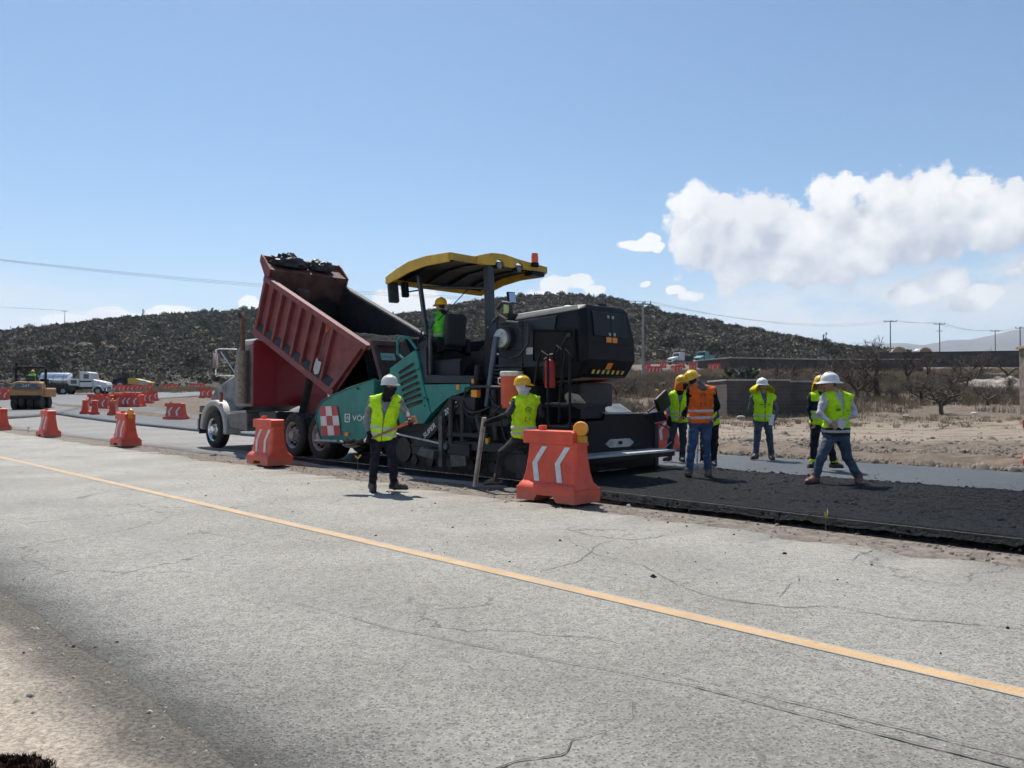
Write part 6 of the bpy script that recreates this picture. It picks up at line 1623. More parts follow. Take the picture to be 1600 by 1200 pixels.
for px, py, col, lb, yw in ((1060, 570, (.60, .61, .62), 'leftmost white truck parked on the upper lane', -2.6), (1079, 568, (.55, .56, .57), 'white topped truck second from left on the upper lane', -2.3), (1098, 568.5, (.05, .25, .26), 'teal truck third from left on the upper lane', -2.3), (1110, 568, (.04, .22, .21), 'teal truck rightmost on the upper lane', -2.3)):
    o = far_truck(px, py, col, lb, yw); s = o.location.y / 165; o.scale = (s,) * 3

# ================================================================== WALLS AND SMALL BUILDINGS
def blockwork(name, lo, hi, sc=1.0):
    m, t, b = principled(name)
    c = t.node('ShaderNodeTexCoord').outputs['Object']
    s = t.node('ShaderNodeSeparateXYZ', {0: c}); v = t.node('ShaderNodeCombineXYZ', {0: t.m('ADD', s.outputs[0], s.outputs[1]), 1: s.outputs[2], 2: 0.0}).outputs[0]
    br = t.node('ShaderNodeTexBrick', {'Vector': v, 'Scale': 1.0 * sc, 'Mortar Size': .012, 'Brick Width': .4, 'Row Height': .2, 'Color1': lo + (1,), 'Color2': hi + (1,), 'Mortar': tuple(q * 1.25 for q in hi) + (1,)})
    n = t.noise(c, 1.2, 5, .65)
    col = t.mix(t.m('MULTIPLY', t.ss(n, .4, .7), .5), br.outputs[0], tuple(q * .6 for q in lo))
    t.put(b.inputs['Base Color'], col); b.inputs['Roughness'].default_value = .95
    bn = t.node('ShaderNodeBump', {'Strength': .6, 'Distance': .01, 'Height': br.outputs[1]}); bn.invert = True; t.l.new(bn.outputs[0], b.inputs['Normal'])
    return m
M_BLOCK = blockwork('grey_blockwork', (.075, .063, .055), (.10, .086, .076)); M_BLOCK2 = blockwork('dark_blockwork', (.070, .060, .054), (.098, .085, .078))
M_CONC = mat('pale_concrete', (.40, .37, .33), .95, var=.2, scale=1.5)
def hut():
    """low block enclosure in the scrub: three walls with coping"""
    p = on_land(1178, 652); p.y -= .0
    o = thing('block_enclosure', 'low grey block enclosure behind the man with yellow sun flap', 'wall', p, 0)
    z = -.3
    for x0, x1, y0, y1, h in ((-1.55, 2.0, -.1, .1, 2.05), (-1.55, -1.35, .1, 4.0, 2.05), (2.0, 4.6, 1.4, 1.6, 2.0), (1.8, 2.0, .1, 1.4, 2.05)):
        m = MB(); m.box(x0, x1, y0, y1, z, h); m.build('wall', M_BLOCK, o)
        m = MB(); m.box(x0 - .04, x1 + .04, y0 - .05, y1 + .05, h, h + .09); m.build('coping', M_CONC, o)
hut()
def long_building():
    Y = 105.0
    a = at_depth(1140, 560, Y); b = at_depth(1332, 556, Y + 6); z0 = float(terr(b.x, Y)) - 1.2
    o = thing('block_building', 'long low grey block building with a small dark window below the hill', 'building', (a.x, Y, z0), 0)
    d = Vector((b.x - a.x, 6, 0)); L = d.length; o.rotation_euler = (0, 0, math.atan2(d.y, d.x)); h = a.z - z0
    wx0, wx1 = L * .765, L * .855
    m = MB(); m.box(0, wx0, 0, .25, 0, h); m.box(wx1, L, 0, .25, 0, h); m.box(wx0, wx1, 0, .25, 0, h - 1.75); m.box(wx0, wx1, 0, .25, h - .75, h); m.build('wall', M_BLOCK2, o)
    m = MB(); m.box(0, .25, .25, 8, 0, h); m.box(L - .25, L, .25, 8, 0, h); m.box(0, L, 8, 8.25, 0, h); m.build('side_wall', M_BLOCK2, o)
    m = MB(); m.box(-.25, L + .3, -.25, 8.4, h, h + .18); m.build('roof', M_CONC, o)
    w = MB().box(wx0 - .002, wx1 + .002, .15, .2, h - 1.75, h - .75).build('window', M_GLASS, o)
    m = MB()
    for k in range(3): m.box(wx0 + (wx1 - wx0) * (k + 1) / 4 - .03, wx0 + (wx1 - wx0) * (k + 1) / 4 + .03, .08, .15, h - 1.75, h - .75)
    m.build('window_bar', M_DARK, w)
    for k in range(1, 8):
        m = MB(); m.box(L * k / 8 - .15 if abs(L * k / 8 - L * .81) > 1.4 else L * k / 8 + 1.3, L * k / 8 + .15 if abs(L * k / 8 - L * .81) > 1.4 else L * k / 8 + 1.6, -.03, .0, 0, h); m.build('pilaster', M_BLOCK, o)
long_building()
def long_wall():
    o = None
    P = [(1318, 561, 98), (1440, 560, 92), (1440.5, 551, 118), (1530, 550, 118), (1700, 547, 112)]
    for (p0, p1, lb, mt) in (((1300, 562, 97), (1442, 562, 97), 'dark block wall with pale coping behind the bare trees', M_BLOCK2), ((1375, 552, 125), (1720, 547, 125), 'long dark boundary wall under the far mountains', M_BLOCK2)):
        a = at_depth(*p0); b = at_depth(*p1); z0 = min(float(terr(a.x, a.y)), float(terr(b.x, b.y))) - .6
        o = thing('boundary_wall', lb, 'wall', (a.x, a.y, z0), 0); L = b.x - a.x; h = a.z - z0; h2 = b.z - z0; y = 0
        m = MB(); m.prism([(0, 0, 0), (L, 0, 0), (L, 0, h2), (0, 0, h)], (0, .3, 0)); m.build('wall', mt, o)
        m = MB(); m.prism([(-.1, -.06, h), (L, -.06, h2), (L, -.06, h2 + .12), (-.1, -.06, h + .12)], (0, .42, 0)); m.build('coping', M_CONC if p0[0] < 1350 else mt, o)
        for k in range(1, int(L / 6)):
            m = MB(); x = k * 6.0; m.box(x - .15, x + .15, -.08, -.002, 0, h + (h2 - h) * x / L - .05); m.build('pilaster', mt, o)
long_wall()
def vault(px, w, Y, label, white=None):
    p = at_depth(px, 556, Y); c = Vector((p.x, Y, p.z)); r = w / 1200 * Y / 2
    o = thing('vaulted_building', label, 'building', c, -.35)
    N = 14; out = [(math.cos(a) * r, math.sin(a) * r * 1.05 + .4) for a in np.linspace(0, math.pi, N)]; inn = [(math.cos(a) * r * .55, math.sin(a) * r * .6 + .4) for a in np.linspace(math.pi, 0, N)]
    m = MB(); m.prism([(a, 0, b) for a, b in [(r, -2)] + out + [(-r, -2)]], (0, 6, 0)); m.build('vault', mat('tan_plaster', (.36, .29, .215), .9, var=.15, scale=.6), o, .05)
    m = MB(); m.prism([(a, -.35, b) for a, b in out + [(-r * .8, .4)] + [(math.cos(a) * r * .8, math.sin(a) * r * .84 + .4) for a in np.linspace(math.pi, 0, N)] + [(r * .8, .4)]], (0, .4, 0)); m.build('arch_rim', mat('pale_plaster', (.46, .39, .30), .9, var=.12), o)
    m = MB(); m.box(-r * .3, r * .3, -.06, .0, -2, r * .35); m.build('doorway', M_GLASS, o)
vault(1405, 22, 170, 'left one of two small tan vaulted roofs behind the far wall')
vault(1446, 20, 170, 'right one of two small tan vaulted roofs behind the far wall')
p = at_depth(1434, 550, 172); o = thing('water_tank', 'small white tank between the two vaulted roofs', 'tank', (p.x, p.y, p.z - 1), 0)
MB().lathe([(0, 0), (.75, 0), (.78, .1), (.78, 1.3), (.5, 1.65), (.2, 1.75), (0, 1.76)], (0, 0, 0), (0, 0, 1), 20).build('tank_body', mat('tank_white', (.75, .75, .74), .4), o)
MB().lathe([(.2, 1.74), (.22, 1.82), (0, 1.84)], (0, 0, 0), (0, 0, 1), 14).build('lid', M_DARK, o)
def pillar():
    p = on_land(1612, 650); o = thing('stone_pillar', 'weathered stone gate pillar with red sign at the right edge', 'pillar', p, -.1)
    h = at_depth(1600, 545, p.y).z - p.z; w = .62 * p.y / 40
    m = MB(); m.box(-.42, .6, -.45, .45, -.3, h); m.build('shaft', mat('flaking_plaster', (.23, .185, .145), .95, var=.35, scale=2.5, bump=.03, bscale=8), o, .03)
    m = MB(); m.box(-.55, .72, -.55, .55, h, h + .16); m.build('cap', mat('ochre_cap', (.36, .25, .14), .9, var=.25), o, .02)
    m = MB(); m.box(-.20, .62, -.50, -.47, h * .42, h * .72); sg = m.build('sign', mat('sign_red', (.45, .025, .045), .5), o)
    m = MB(); m.box(-.16, -.12, -.512, -.502, h * .44, h * .70); m.build('sign_border', M_WHITE, sg)
pillar()

# ================================================================== BARE TREES, CACTI, ROCKS
M_TWIG = mat('bare_twig', (.085, .066, .055), .95, var=.25, scale=4)
def branch_tree(seed, h, spread=1.0, lean=0.0):
    r = random.Random(seed); tr = MB(); V = []; F = []
    def seg(m, p, d, L, rad, depth):
        q = p; path = [tuple(p)]; dd = d.copy(); rr = [rad]
        n = 3
        for i in range(n):
            dd = (dd + Vector((r.uniform(-.3, .3), r.uniform(-.3, .3), r.uniform(-.12, .2)))).normalized()
            q = q + dd * (L / n); path.append(tuple(q)); rr.append(rad * (1 - .38 * (i + 1) / n))
        m.tube(path, rr, 6 if depth < 2 else (4 if depth < 3 else 3), caps=False)
        return q, dd, max(rr[-1], .008), [Vector(a) for a in path]
    tw = MB()
    def grow(p, d, L, rad, depth):
        m = tr if depth < 2 else tw
        q, dd, r2, path = seg(m, p, d, L, rad, depth)
        if depth >= 5: return
        k = 3 if depth < 3 else 2
        for i in range(k):
            a = Vector((r.gauss(0, 1), r.gauss(0, 1), r.gauss(.18, .6))) * spread
            nd = (dd * .75 + a.normalized() * .85).normalized()
            grow(q, nd, L * r.uniform(.62, .85), max(.013, r2 * r.uniform(.6, .8)), depth + 1)
        if depth >= 1:
            for i in range(2):
                f = r.choice(path[1:-1]); a = Vector((r.gauss(0, 1), r.gauss(0, 1), r.gauss(.1, .6))).normalized()
                grow(f, (dd * .4 + a).normalized(), L * .6, max(.012, r2 * .55), max(depth + 1, 3))
    for i in range(2 if seed % 2 else 3):
        a = i * 2.2 + seed; grow(Vector((0, 0, h * .22)), Vector((math.cos(a) * .55, math.sin(a) * .55, .8)).normalized(), h * .30, h * .034, 1)
    tr.tube([(0, 0, -.2), (.03, 0, h * .12), (0, 0, h * .24)], [h * .045, h * .038, h * .034], 8)
    out = []
    for nm, m in (('trunk', tr), ('crown', tw)):
        me = bpy.data.meshes.new(nm); m.bm.to_mesh(me); m.bm.free(); me.materials.append(M_BARK if nm == 'trunk' else M_TWIG); out.append(me)
    return out
TREES = [branch_tree(k, 4.2, 1.0) for k in (1, 2, 3, 5)]
def bare_tree(px, py, ytop, k, label, rz=0.0, wide=1.0, lift=.0):
    p = on_land(px, py); h = at_depth(px, ytop, p.y).z - p.z
    o = thing('bare_tree', label, 'tree', p, rz, 'bare trees in the dry field'); s = h / 4.2; o.scale = (s * wide, s * wide, s)
    for nm, me in zip(('trunk', 'crown'), TREES[k]): obj(nm, me, None, o)
bare_tree(1370, 621, 528, 0, 'largest bare tree, just right of the white helmeted man', .4, 1.15)
bare_tree(1340, 626, 556, 1, 'bare tree directly behind the white helmeted man shoulder', 2.0, 1.1)
bare_tree(1262, 638, 556, 2, 'low spreading bare tree behind the two men in the middle', 1.2, 1.7)
bare_tree(1526, 605, 545, 3, 'bare forked tree standing alone left of the rubble heap', .8, 1.2)
bare_tree(1450, 596, 548, 0, 'bare tree near the dark wall below the vaulted roofs', 2.6, 1.2)
bare_tree(1500, 594, 556, 1, 'small bare tree between the wall and the forked tree', .2, 1.3)
bare_tree(1575, 596, 550, 2, 'bare tree in front of the far wall by the pillar', 3.6, 1.2)
bare_tree(1418, 600, 545, 3, 'bare tree right of the largest one, near the wall', 4.6, 1.2)
bare_tree(1225, 620, 560, 1, 'thin bare tree in front of the block building', 5.0, 1.2)
bare_tree(978, 622, 582, 2, 'scraggly bare shrub behind the paver screed', .6, 1.6)
bare_tree(1300, 604, 556, 0, 'faint bare tree against the long block building window', 1.9, 1.3)
tr_ = random.Random(21)
for i in range(26):
    px = tr_.uniform(1130, 1590) if i % 3 else tr_.uniform(930, 1130); py = tr_.uniform(604, 634)
    bare_tree(px, py, py - tr_.uniform(18, 42), i % 4, 'low leafless grey shrub among the dry grass', tr_.uniform(0, 6), tr_.uniform(1.3, 2.0))
# prickly pear and cholla
M_CACT = mat('cactus_green', (.035, .055, .030), .6, var=.3, scale=6); M_CHOLLA = mat('cholla_grey', (.085, .075, .055), .85, var=.35, scale=5)
def prickly_pear(px, py, ytop, label, seed):
    p = on_land(px, py); h = at_depth(px, ytop, p.y).z - p.z; o = thing('prickly_pear', label, 'cactus', p, 0); r = random.Random(seed)
    pads = [(Vector((r.uniform(-.9, .9) * h * .5, r.uniform(-.5, .5) * h * .5, 0)), Vector((0, 0, 1)), 0) for _ in range(9)]
    while pads:
        b, d, g = pads.pop()
        L = h * .26 * r.uniform(.8, 1.1) * (1 - .08 * g); w = L * .36
        n = Vector((r.gauss(0, 1), r.gauss(0, 1), .2)); n = (n - d * n.dot(d)).normalized(); sd = d.cross(n)
        m = MB(); N = 12; ring = [b + d * L * (.5 - .5 * math.cos(a)) + sd * w * math.sin(a) * (.8 + .35 * (.5 - .5 * math.cos(a))) for a in np.linspace(0, 2 * math.pi, N, endpoint=False)]
        c = b + d * L * .55
        pts = [tuple(q) for q in ring] + [tuple(c + n * L * .09), tuple(c - n * L * .09)]
        m.faces(pts, [(i, (i + 1) % N, N) for i in range(N)] + [((i + 1) % N, i, N + 1) for i in range(N)], smooth=True); m.build('pad', M_CACT, o)
        if g < 3:
            for k in range(2 if r.random() < .75 else 1):
                a = r.uniform(-.9, .9); nd = (d * math.cos(a) + sd * math.sin(a) + n * r.uniform(-.4, .4) + Vector((0, 0, .25))).normalized()
                pads.append((b + d * L * .92 + sd * w * .5 * math.sin(a), nd, g + 1))
prickly_pear(1160, 602, 566, 'dark prickly pear cactus by the upper lane', 3)
prickly_pear(1136, 605, 584, 'smaller prickly pear clump left of the dark one', 5)
def cholla(px, py, ytop, label, seed):
    p = on_land(px, py); h = at_depth(px, ytop, p.y).z - p.z; o = thing('cholla_cactus', label, 'cactus', p, 0); r = random.Random(seed); st = MB(); arm = MB()
    def go(q, d, L, rad, g):
        e = q + d * L; (st if g < 1 else arm).tube([tuple(q), tuple(q.lerp(e, .5) + Vector((r.uniform(-.05, .05), r.uniform(-.05, .05), 0))), tuple(e)], [rad, rad * 1.05, rad * .85], 7)
        if g < 4:
            for k in range(3 if g < 2 else 2):
                a = Vector((r.gauss(0, 1), r.gauss(0, 1), r.gauss(.25, .4))).normalized(); go(e, (d * .45 + a).normalized(), L * r.uniform(.6, .85), rad * .8, g + 1)
    for k in range(3): go(Vector((r.uniform(-.15, .15), r.uniform(-.15, .15), -.1)), Vector((r.uniform(-.4, .4), r.uniform(-.4, .4), 1)).normalized(), h * .34, h * .035, 0)
    st.build('stem', M_BARK, o); arm.build('branches', M_CHOLLA, o)
cholla(1472, 648, 596, 'branching cholla cactus in the dry field right of centre', 4)
cholla(1556, 631, 606, 'small slender cholla in the field near the pillar', 8)
def boulder(px, py, w, label, seed, col=M_STONE):
    p = on_land(px, py); r = w / 1200 * p.y / 2
    n, k = 14, 9; U, W = np.meshgrid(np.linspace(0, 2 * np.pi, n, endpoint=False), np.linspace(-1.4, 1.5, k), indexing='ij')
    x, y, z = np.cos(U) * np.cos(W), np.sin(U) * np.cos(W), np.sin(W); f = 1 + .35 * fbm(x * 1.6 + seed, y * 1.6, z * 1.6, 3)
    F = grid_faces(n, k); i = (n - 1) * k + np.arange(k - 1); j = np.arange(k - 1); F = np.concatenate([F, np.stack([i, j, j + 1, i + 1], -1)])
    o = obj('boulder', np_mesh('boulder', np.stack([x * f * r, y * f * r * .8, z * f * r * .62], -1).reshape(-1, 3), F), col); o.location = p + Vector((0, 0, r * .2)); tag(o, label, 'rock')
boulder(1415, 653, 13, 'pale boulder at the edge of the dry field right of the white helmeted man', 1.0)
boulder(1158, 655, 15, 'pale flat boulder beside the man with yellow sun flap', 5.0)
boulder(1168, 692, 26, 'low tan slab of rock at the left of the man with yellow sun flap', 9.0, mat('tan_slab', (.30, .25, .20), .95, var=.25))
boulder(1522, 648, 10, 'white block lying in the field near the cholla', 12.0, mat('white_block', (.55, .53, .50), .9))
boulder(1262, 672, 8, 'small pale stone between the two pairs of men', 15.0)
boulder(1438, 702, 9, 'small stone on the bank beyond the new lane', 19.0)
def rubble():
    p = on_land(1565, 607); n = 40; r = 6.2 * p.y / 78; X, Y = np.meshgrid(np.linspace(-r, r, n), np.linspace(-r * .7, r * .7, n), indexing='ij')
    d = np.hypot(X / r, Y / (r * .7)); Z = 1.15 * np.clip(1 - d, 0, 1) ** .8 * (1 + .5 * fbm(X * .8, Y * .8, 3.0, 4)) - .15 + .15 * fbm(X * 2.5, Y * 2.5, 5.0, 3)
    o = obj('rubble_heap', np_mesh('rubble_heap', np.stack([X, Y, Z], -1).reshape(-1, 3), grid_faces(n, n)), mat('rubble_soil', (.27, .235, .20), .95, var=.4, scale=1.2, bump=.1, bscale=3)); o.location = p; tag(o, 'low heap of pale rubble in the field near the right edge', 'rubble')
rubble()
# low dark brown mound with short fibres at the very near left corner of the verge
def near_mound():
    c = RP(3.44, .65); n = 30; X, Y = np.meshgrid(np.linspace(-.3, .3, n), np.linspace(-.3, .3, n), indexing='ij')
    d = np.hypot(X, Y) / .24; Z = .075 * np.clip(1 - d ** 2, 0, 1) * (1 + .5 * fbm(X * 14, Y * 14, 2.0, 3)) - .006 * (d > 1)
    o = thing('dark_mound', 'small dark brown mound in the bottom left corner', 'mound', (c.x, c.y, 0), 0)
    md_ = mat('dark_brown_mound', (.024, .012, .008), .98, var=.5, scale=30, bump=.01, bscale=60, spec=.1)
    obj('mound', np_mesh('mound', np.stack([X, Y, Z], -1).reshape(-1, 3), grid_faces(n, n), True), md_, o)
    r = np.random.default_rng(77); m = 260; a = r.uniform(0, 6.28, m); q = np.sqrt(r.uniform(0, 1, m)) * .225
    P = np.stack([np.cos(a) * q, np.sin(a) * q, .075 * (1 - (q / .24) ** 2) - .01], -1)
    f = tufts('fibres', P, r.uniform(.012, .03, m), r.uniform(.03, .05, m), md_, 24, 78, .9, .0025); f.parent = o
near_mound()
# ================================================================== PEOPLE
def smin(a, b, k):
    h = np.maximum(k - np.abs(a - b), 0) / k
    return np.minimum(a, b) - h * h * k * .25
def n3(v):
    v = np.asarray(v, float); return v / (np.linalg.norm(v) + 1e-9)
class Prim:
    def __init__(self, kind, tagname, k=.02, **d): self.kind = kind; self.tag = tagname; self.k = k; self.__dict__.update(d)
    def bounds(self):
        if self.kind == 'cap':
            r = max(self.ra, self.rb); return np.minimum(self.a, self.b) - r, np.maximum(self.a, self.b) + r
        if self.kind == 'ell':
            r = max(self.r); return self.c - r, self.c + r
        return np.minimum(self.a, self.b) - .26, np.maximum(self.a, self.b) + .26
    def val(self, P):
        if self.kind == 'cap':
            ab = self.b - self.a; L = max(ab @ ab, 1e-9); pa = P - self.a
            h = np.clip((pa @ ab) / L, 0, 1); q = pa - h[..., None] * ab
            return np.sqrt((q * q).sum(-1)) - (self.ra + (self.rb - self.ra) * h)
        if self.kind == 'ell':
            q = (P - self.c) @ self.M / np.asarray(self.r)
            return (np.sqrt((q * q).sum(-1)) - 1) * min(self.r)
        ab = self.b - self.a; L = np.linalg.norm(ab); d = ab / L; pa = P - self.a
        h = pa @ d / L; hc = np.clip(h, 0, 1); q = pa - (hc * L)[..., None] * d
        x = q @ self.side; y = q @ self.front; z = q @ d
        w = np.interp(hc, self.hs, self.ws); dd = np.interp(hc, self.hs, self.ds)
        y = y - np.interp(hc, self.hs, self.off)
        e = (np.abs(x / w) ** 2.5 + np.abs(y / dd) ** 2.5) ** (1 / 2.5)
        return np.sqrt((np.maximum(e - 1, -.99) * np.minimum(w, dd)).clip(0) ** 2 + z * z) + np.minimum((e - 1) * np.minimum(w, dd), 0)

def surface_nets(f, org, h):
    nx, ny, nz = f.shape; ins = f < 0
    s = ins[:-1, :-1, :-1].astype(np.int8)
    cnt = sum(ins[i:nx - 1 + i, j:ny - 1 + j, k:nz - 1 + k].astype(np.int8) for i in (0, 1) for j in (0, 1) for k in (0, 1))
    mask = (cnt > 0) & (cnt < 8); idx = np.argwhere(mask)
    if len(idx) == 0: return np.zeros((0, 3)), np.zeros((0, 4), int)
    C = [(i, j, k) for i in (0, 1) for j in (0, 1) for k in (0, 1)]
    vals = {c: f[idx[:, 0] + c[0], idx[:, 1] + c[1], idx[:, 2] + c[2]] for c in C}
    pos = np.zeros((len(idx), 3)); n = np.zeros(len(idx))
    for a in C:
        for ax in range(3):
            if a[ax]: continue
            b = tuple(1 if q == ax else a[q] for q in range(3)); fa, fb = vals[a], vals[b]; cr = (fa < 0) != (fb < 0)
            t = np.where(cr, fa / np.where(cr, fa - fb, 1), 0); p = np.array(a, float) + t[:, None] * np.eye(3)[ax]
            pos += np.where(cr[:, None], p, 0); n += cr
    V = org + h * (idx + pos / n[:, None])
    vid = np.full(mask.shape, -1); vid[mask] = np.arange(len(idx)); Q = []
    for ax in range(3):
        o1, o2 = [q for q in range(3) if q != ax]
        sl0 = [slice(1, -1)] * 3; sl0[ax] = slice(0, -1); sl1 = list(sl0); sl1[ax] = slice(1, None)
        a = ins[tuple(sl0)]; b = ins[tuple(sl1)]; e = np.argwhere(a != b); 
        if len(e) == 0: continue
        up = a[tuple(e.T)]
        base = e.copy(); base[:, o1] += 1; base[:, o2] += 1
        def g(d1, d2):
            q = base.copy(); q[:, o1] -= d1; q[:, o2] -= d2; return vid[tuple(q.T)]
        q = np.stack([g(1, 1), g(0, 1), g(0, 0), g(1, 0)], -1)
        flip = up if ax != 1 else ~up
        Q.append(np.where(flip[:, None], q, q[:, ::-1]))
    return V, np.concatenate(Q)

class Field:
    def __init__(self, lo, hi, h):
        self.h = h; self.lo = np.asarray(lo) - 3 * h; n = np.ceil((np.asarray(hi) + 3 * h - self.lo) / h).astype(int) + 1; self.n = n
        self.f = np.full(n, 1.0)
    def sub(self, a, b, pad):
        i0 = np.clip(np.floor((a - pad - self.lo) / self.h).astype(int), 0, self.n - 1); i1 = np.clip(np.ceil((b + pad - self.lo) / self.h).astype(int) + 1, 1, self.n)
        ax = [self.lo[q] + self.h * np.arange(i0[q], i1[q]) for q in range(3)]
        P = np.stack(np.meshgrid(*ax, indexing='ij'), -1)
        return tuple(slice(i0[q], i1[q]) for q in range(3)), P
    def add(self, p, grow=0.0):
        sl, P = self.sub(*p.bounds(), .05 + p.k + grow)
        self.f[sl] = smin(self.f[sl], p.val(P) - grow, p.k)
    def cut(self, p, grow=0.0):
        sl, P = self.sub(*p.bounds(), .05 + grow)
        self.f[sl] = np.maximum(self.f[sl], -(p.val(P) - grow))
    def points(self):
        ax = [self.lo[q] + self.h * np.arange(self.n[q]) for q in range(3)]
        return np.stack(np.meshgrid(*ax, indexing='ij'), -1)
    def mesh(self, name, wr=0.0, wf=9.0, seed=0.0, ztop=9.0):
        f = self.f
        if wr:
            near = np.abs(f) < .05; P = self.points()[near]
            f = f.copy(); a = wr * sstep(ztop, ztop - .08, P[:, 2])
            f[near] += a * (fbm(P[:, 0] * wf + seed, P[:, 1] * wf, P[:, 2] * wf * 1.5, 3))
        V, F = surface_nets(f, self.lo, self.h)
        return V, F

def hand_prims(w, d, n, curl, tagname, sgn, g=0.0):
    d, n = n3(d), n3(n); n = n3(n - d * (n @ d)); s = np.cross(d, n) * sgn; out = []
    out.append(Prim('cap', tagname, .018, a=w - d * .01, b=w + d * .03, ra=.027 + g, rb=.028 + g))
    M = np.stack([d, s, n], 1)
    out.append(Prim('ell', tagname, .012, c=w + d * .055, r=(.050 + g, .041 + g, .019 + g), M=M))
    for i, L in enumerate((.030, .034, .032, .025)):
        b = w + d * .093 + s * (i - 1.5) * .0205
        d1 = n3(d * (1 - .45 * curl) + n * curl * .75); d2 = n3(d * (1 - 1.7 * curl) + n * curl * 1.0); d3 = n3(d * (1 - 2.2 * curl) + n * curl * .1)
        p1 = b + d1 * L; p2 = p1 + d2 * L * .85; p3 = p2 + d3 * L * .65
        for a, c, r in ((b - d * .015, p1, .0105), (p1, p2, .0098), (p2, p3, .009)): out.append(Prim('cap', tagname, .004, a=a, b=c, ra=r + g, rb=r - .0006 + g))
    t0 = w + d * .022 - s * .030; t1 = t0 + n3(d * .7 - s * .6 + n * .5) * .042; t2 = t1 + n3(d * (.8 - .3 * curl) + n * (.2 + .7 * curl) + s * .3 * curl) * .034
    out += [Prim('cap', tagname, .008, a=t0, b=t1, ra=.015 + g, rb=.012 + g), Prim('cap', tagname, .004, a=t1, b=t2, ra=.0115 + g, rb=.010 + g)]
    return out

def M_fluo(name, col): return mat(name, col, .75, var=.16, scale=7, bump=.014, bscale=13, dust=.20, dustcol=(.30, .27, .14), spec=.2)
CLOTH = dict(lime=M_fluo('lime_vest', (.50, .80, .015)), orange=M_fluo('orange_vest', (.78, .135, .02)), green=M_fluo('green_vest', (.14, .72, .05)),
             band=mat('silver_band', (.50, .50, .47), .45, var=.12, scale=16), navyband=mat('navy_trim', (.018, .022, .035), .8))
SKIN = mat('brown_skin', (.40, .225, .15), .55, var=.12, scale=14, spec=.4); HAIR = mat('black_hair', (.012, .010, .009), .7); EYE = mat('eye_dark', (.02, .015, .012), .2); LIP = mat('lip_brown', (.22, .085, .065), .5)
def cloth(name, col, wr=.0): return mat(name, col, .9, var=.28, scale=8, bump=.018, bscale=12, dust=.22, spec=.15)
HELM = dict(white=mat('white_helmet', (.62, .61, .58), .38, var=.10, scale=10, dust=.22), yellow=mat('yellow_helmet', (.72, .42, .012), .32, var=.06, scale=5, dust=.08), clean=mat('clean_white_helmet', (.72, .72, .70), .3, var=.04))

def helmet(parent, c, face, up, kind, wide=False):
    up = n3(up); f = n3(np.asarray(face) - up * (np.asarray(face) @ up)); s = np.cross(f, up)
    xf = lambda x, y, z: tuple(np.asarray(c) + s * x + f * y + up * z)
    m = MB(xf); n, k = 28, 9; pts = []; R_ = []
    for i in range(k):
        a = math.pi / 2 * i / (k - 1); rr = math.cos(a) ** .75; z = .025 + .125 * math.sin(a)
        for j in range(n):
            b = 2 * math.pi * j / n; ridge = 1 + .05 * (math.exp(-((math.sin(b)) / .25) ** 2) * 0) + .03 * math.exp(-(math.cos(b) / .22) ** 2) * math.sin(a)
            pts.append((math.cos(b) * .118 * rr, math.sin(b) * .145 * rr, z * ridge))
    fs = [(i * n + j, i * n + (j + 1) % n, (i + 1) * n + (j + 1) % n, (i + 1) * n + j) for i in range(k - 1) for j in range(n)]
    m.faces(pts, fs, smooth=True); sh = m.build('helmet', HELM[kind], parent, smooth=60)
    m = MB(xf); pts = []
    for (sc, dz) in ((.99, .032), (1.0, .018), (1.18 if not wide else 1.42, .004 if not wide else -.008), (1.19 if not wide else 1.43, -.004 if not wide else -.016), (.97, .008)):
        for j in range(n):
            b = 2 * math.pi * j / n; vis = max(0, math.sin(b)) ** 2
            k2 = sc + ((.20 * vis if not wide else .06 * vis) if sc > 1.1 else 0); k2 = k2 if sc < 1.1 or wide or vis > .0 else 1.05
            pts.append((math.cos(b) * .118 * k2, math.sin(b) * .145 * k2, dz - .012 * vis * (sc > 1.1)))
    fs = [(i * n + j, i * n + (j + 1) % n, ((i + 1) % 5) * n + (j + 1) % n, ((i + 1) % 5) * n + j) for i in range(5) for j in range(n)]
    m.faces(pts, fs, smooth=True); m.build('brim', HELM[kind], sh, smooth=60)
    m = MB(xf); m.tube([(0, -.13 * math.cos(a), .03 + .128 * math.sin(a)) for a in np.linspace(.35, math.pi - .35, 12)], .010, 6); m.build('crest', HELM[kind], sh)
    m = MB(xf); m.tube([(.092 * math.sin(a), .1 * math.cos(a) + .0, .012 - .02 * (1 - math.cos(a * 0))) for a in np.linspace(1.2, 5.1, 14)], .008, 5); m.build('harness', HAIR, sh)
    return sh

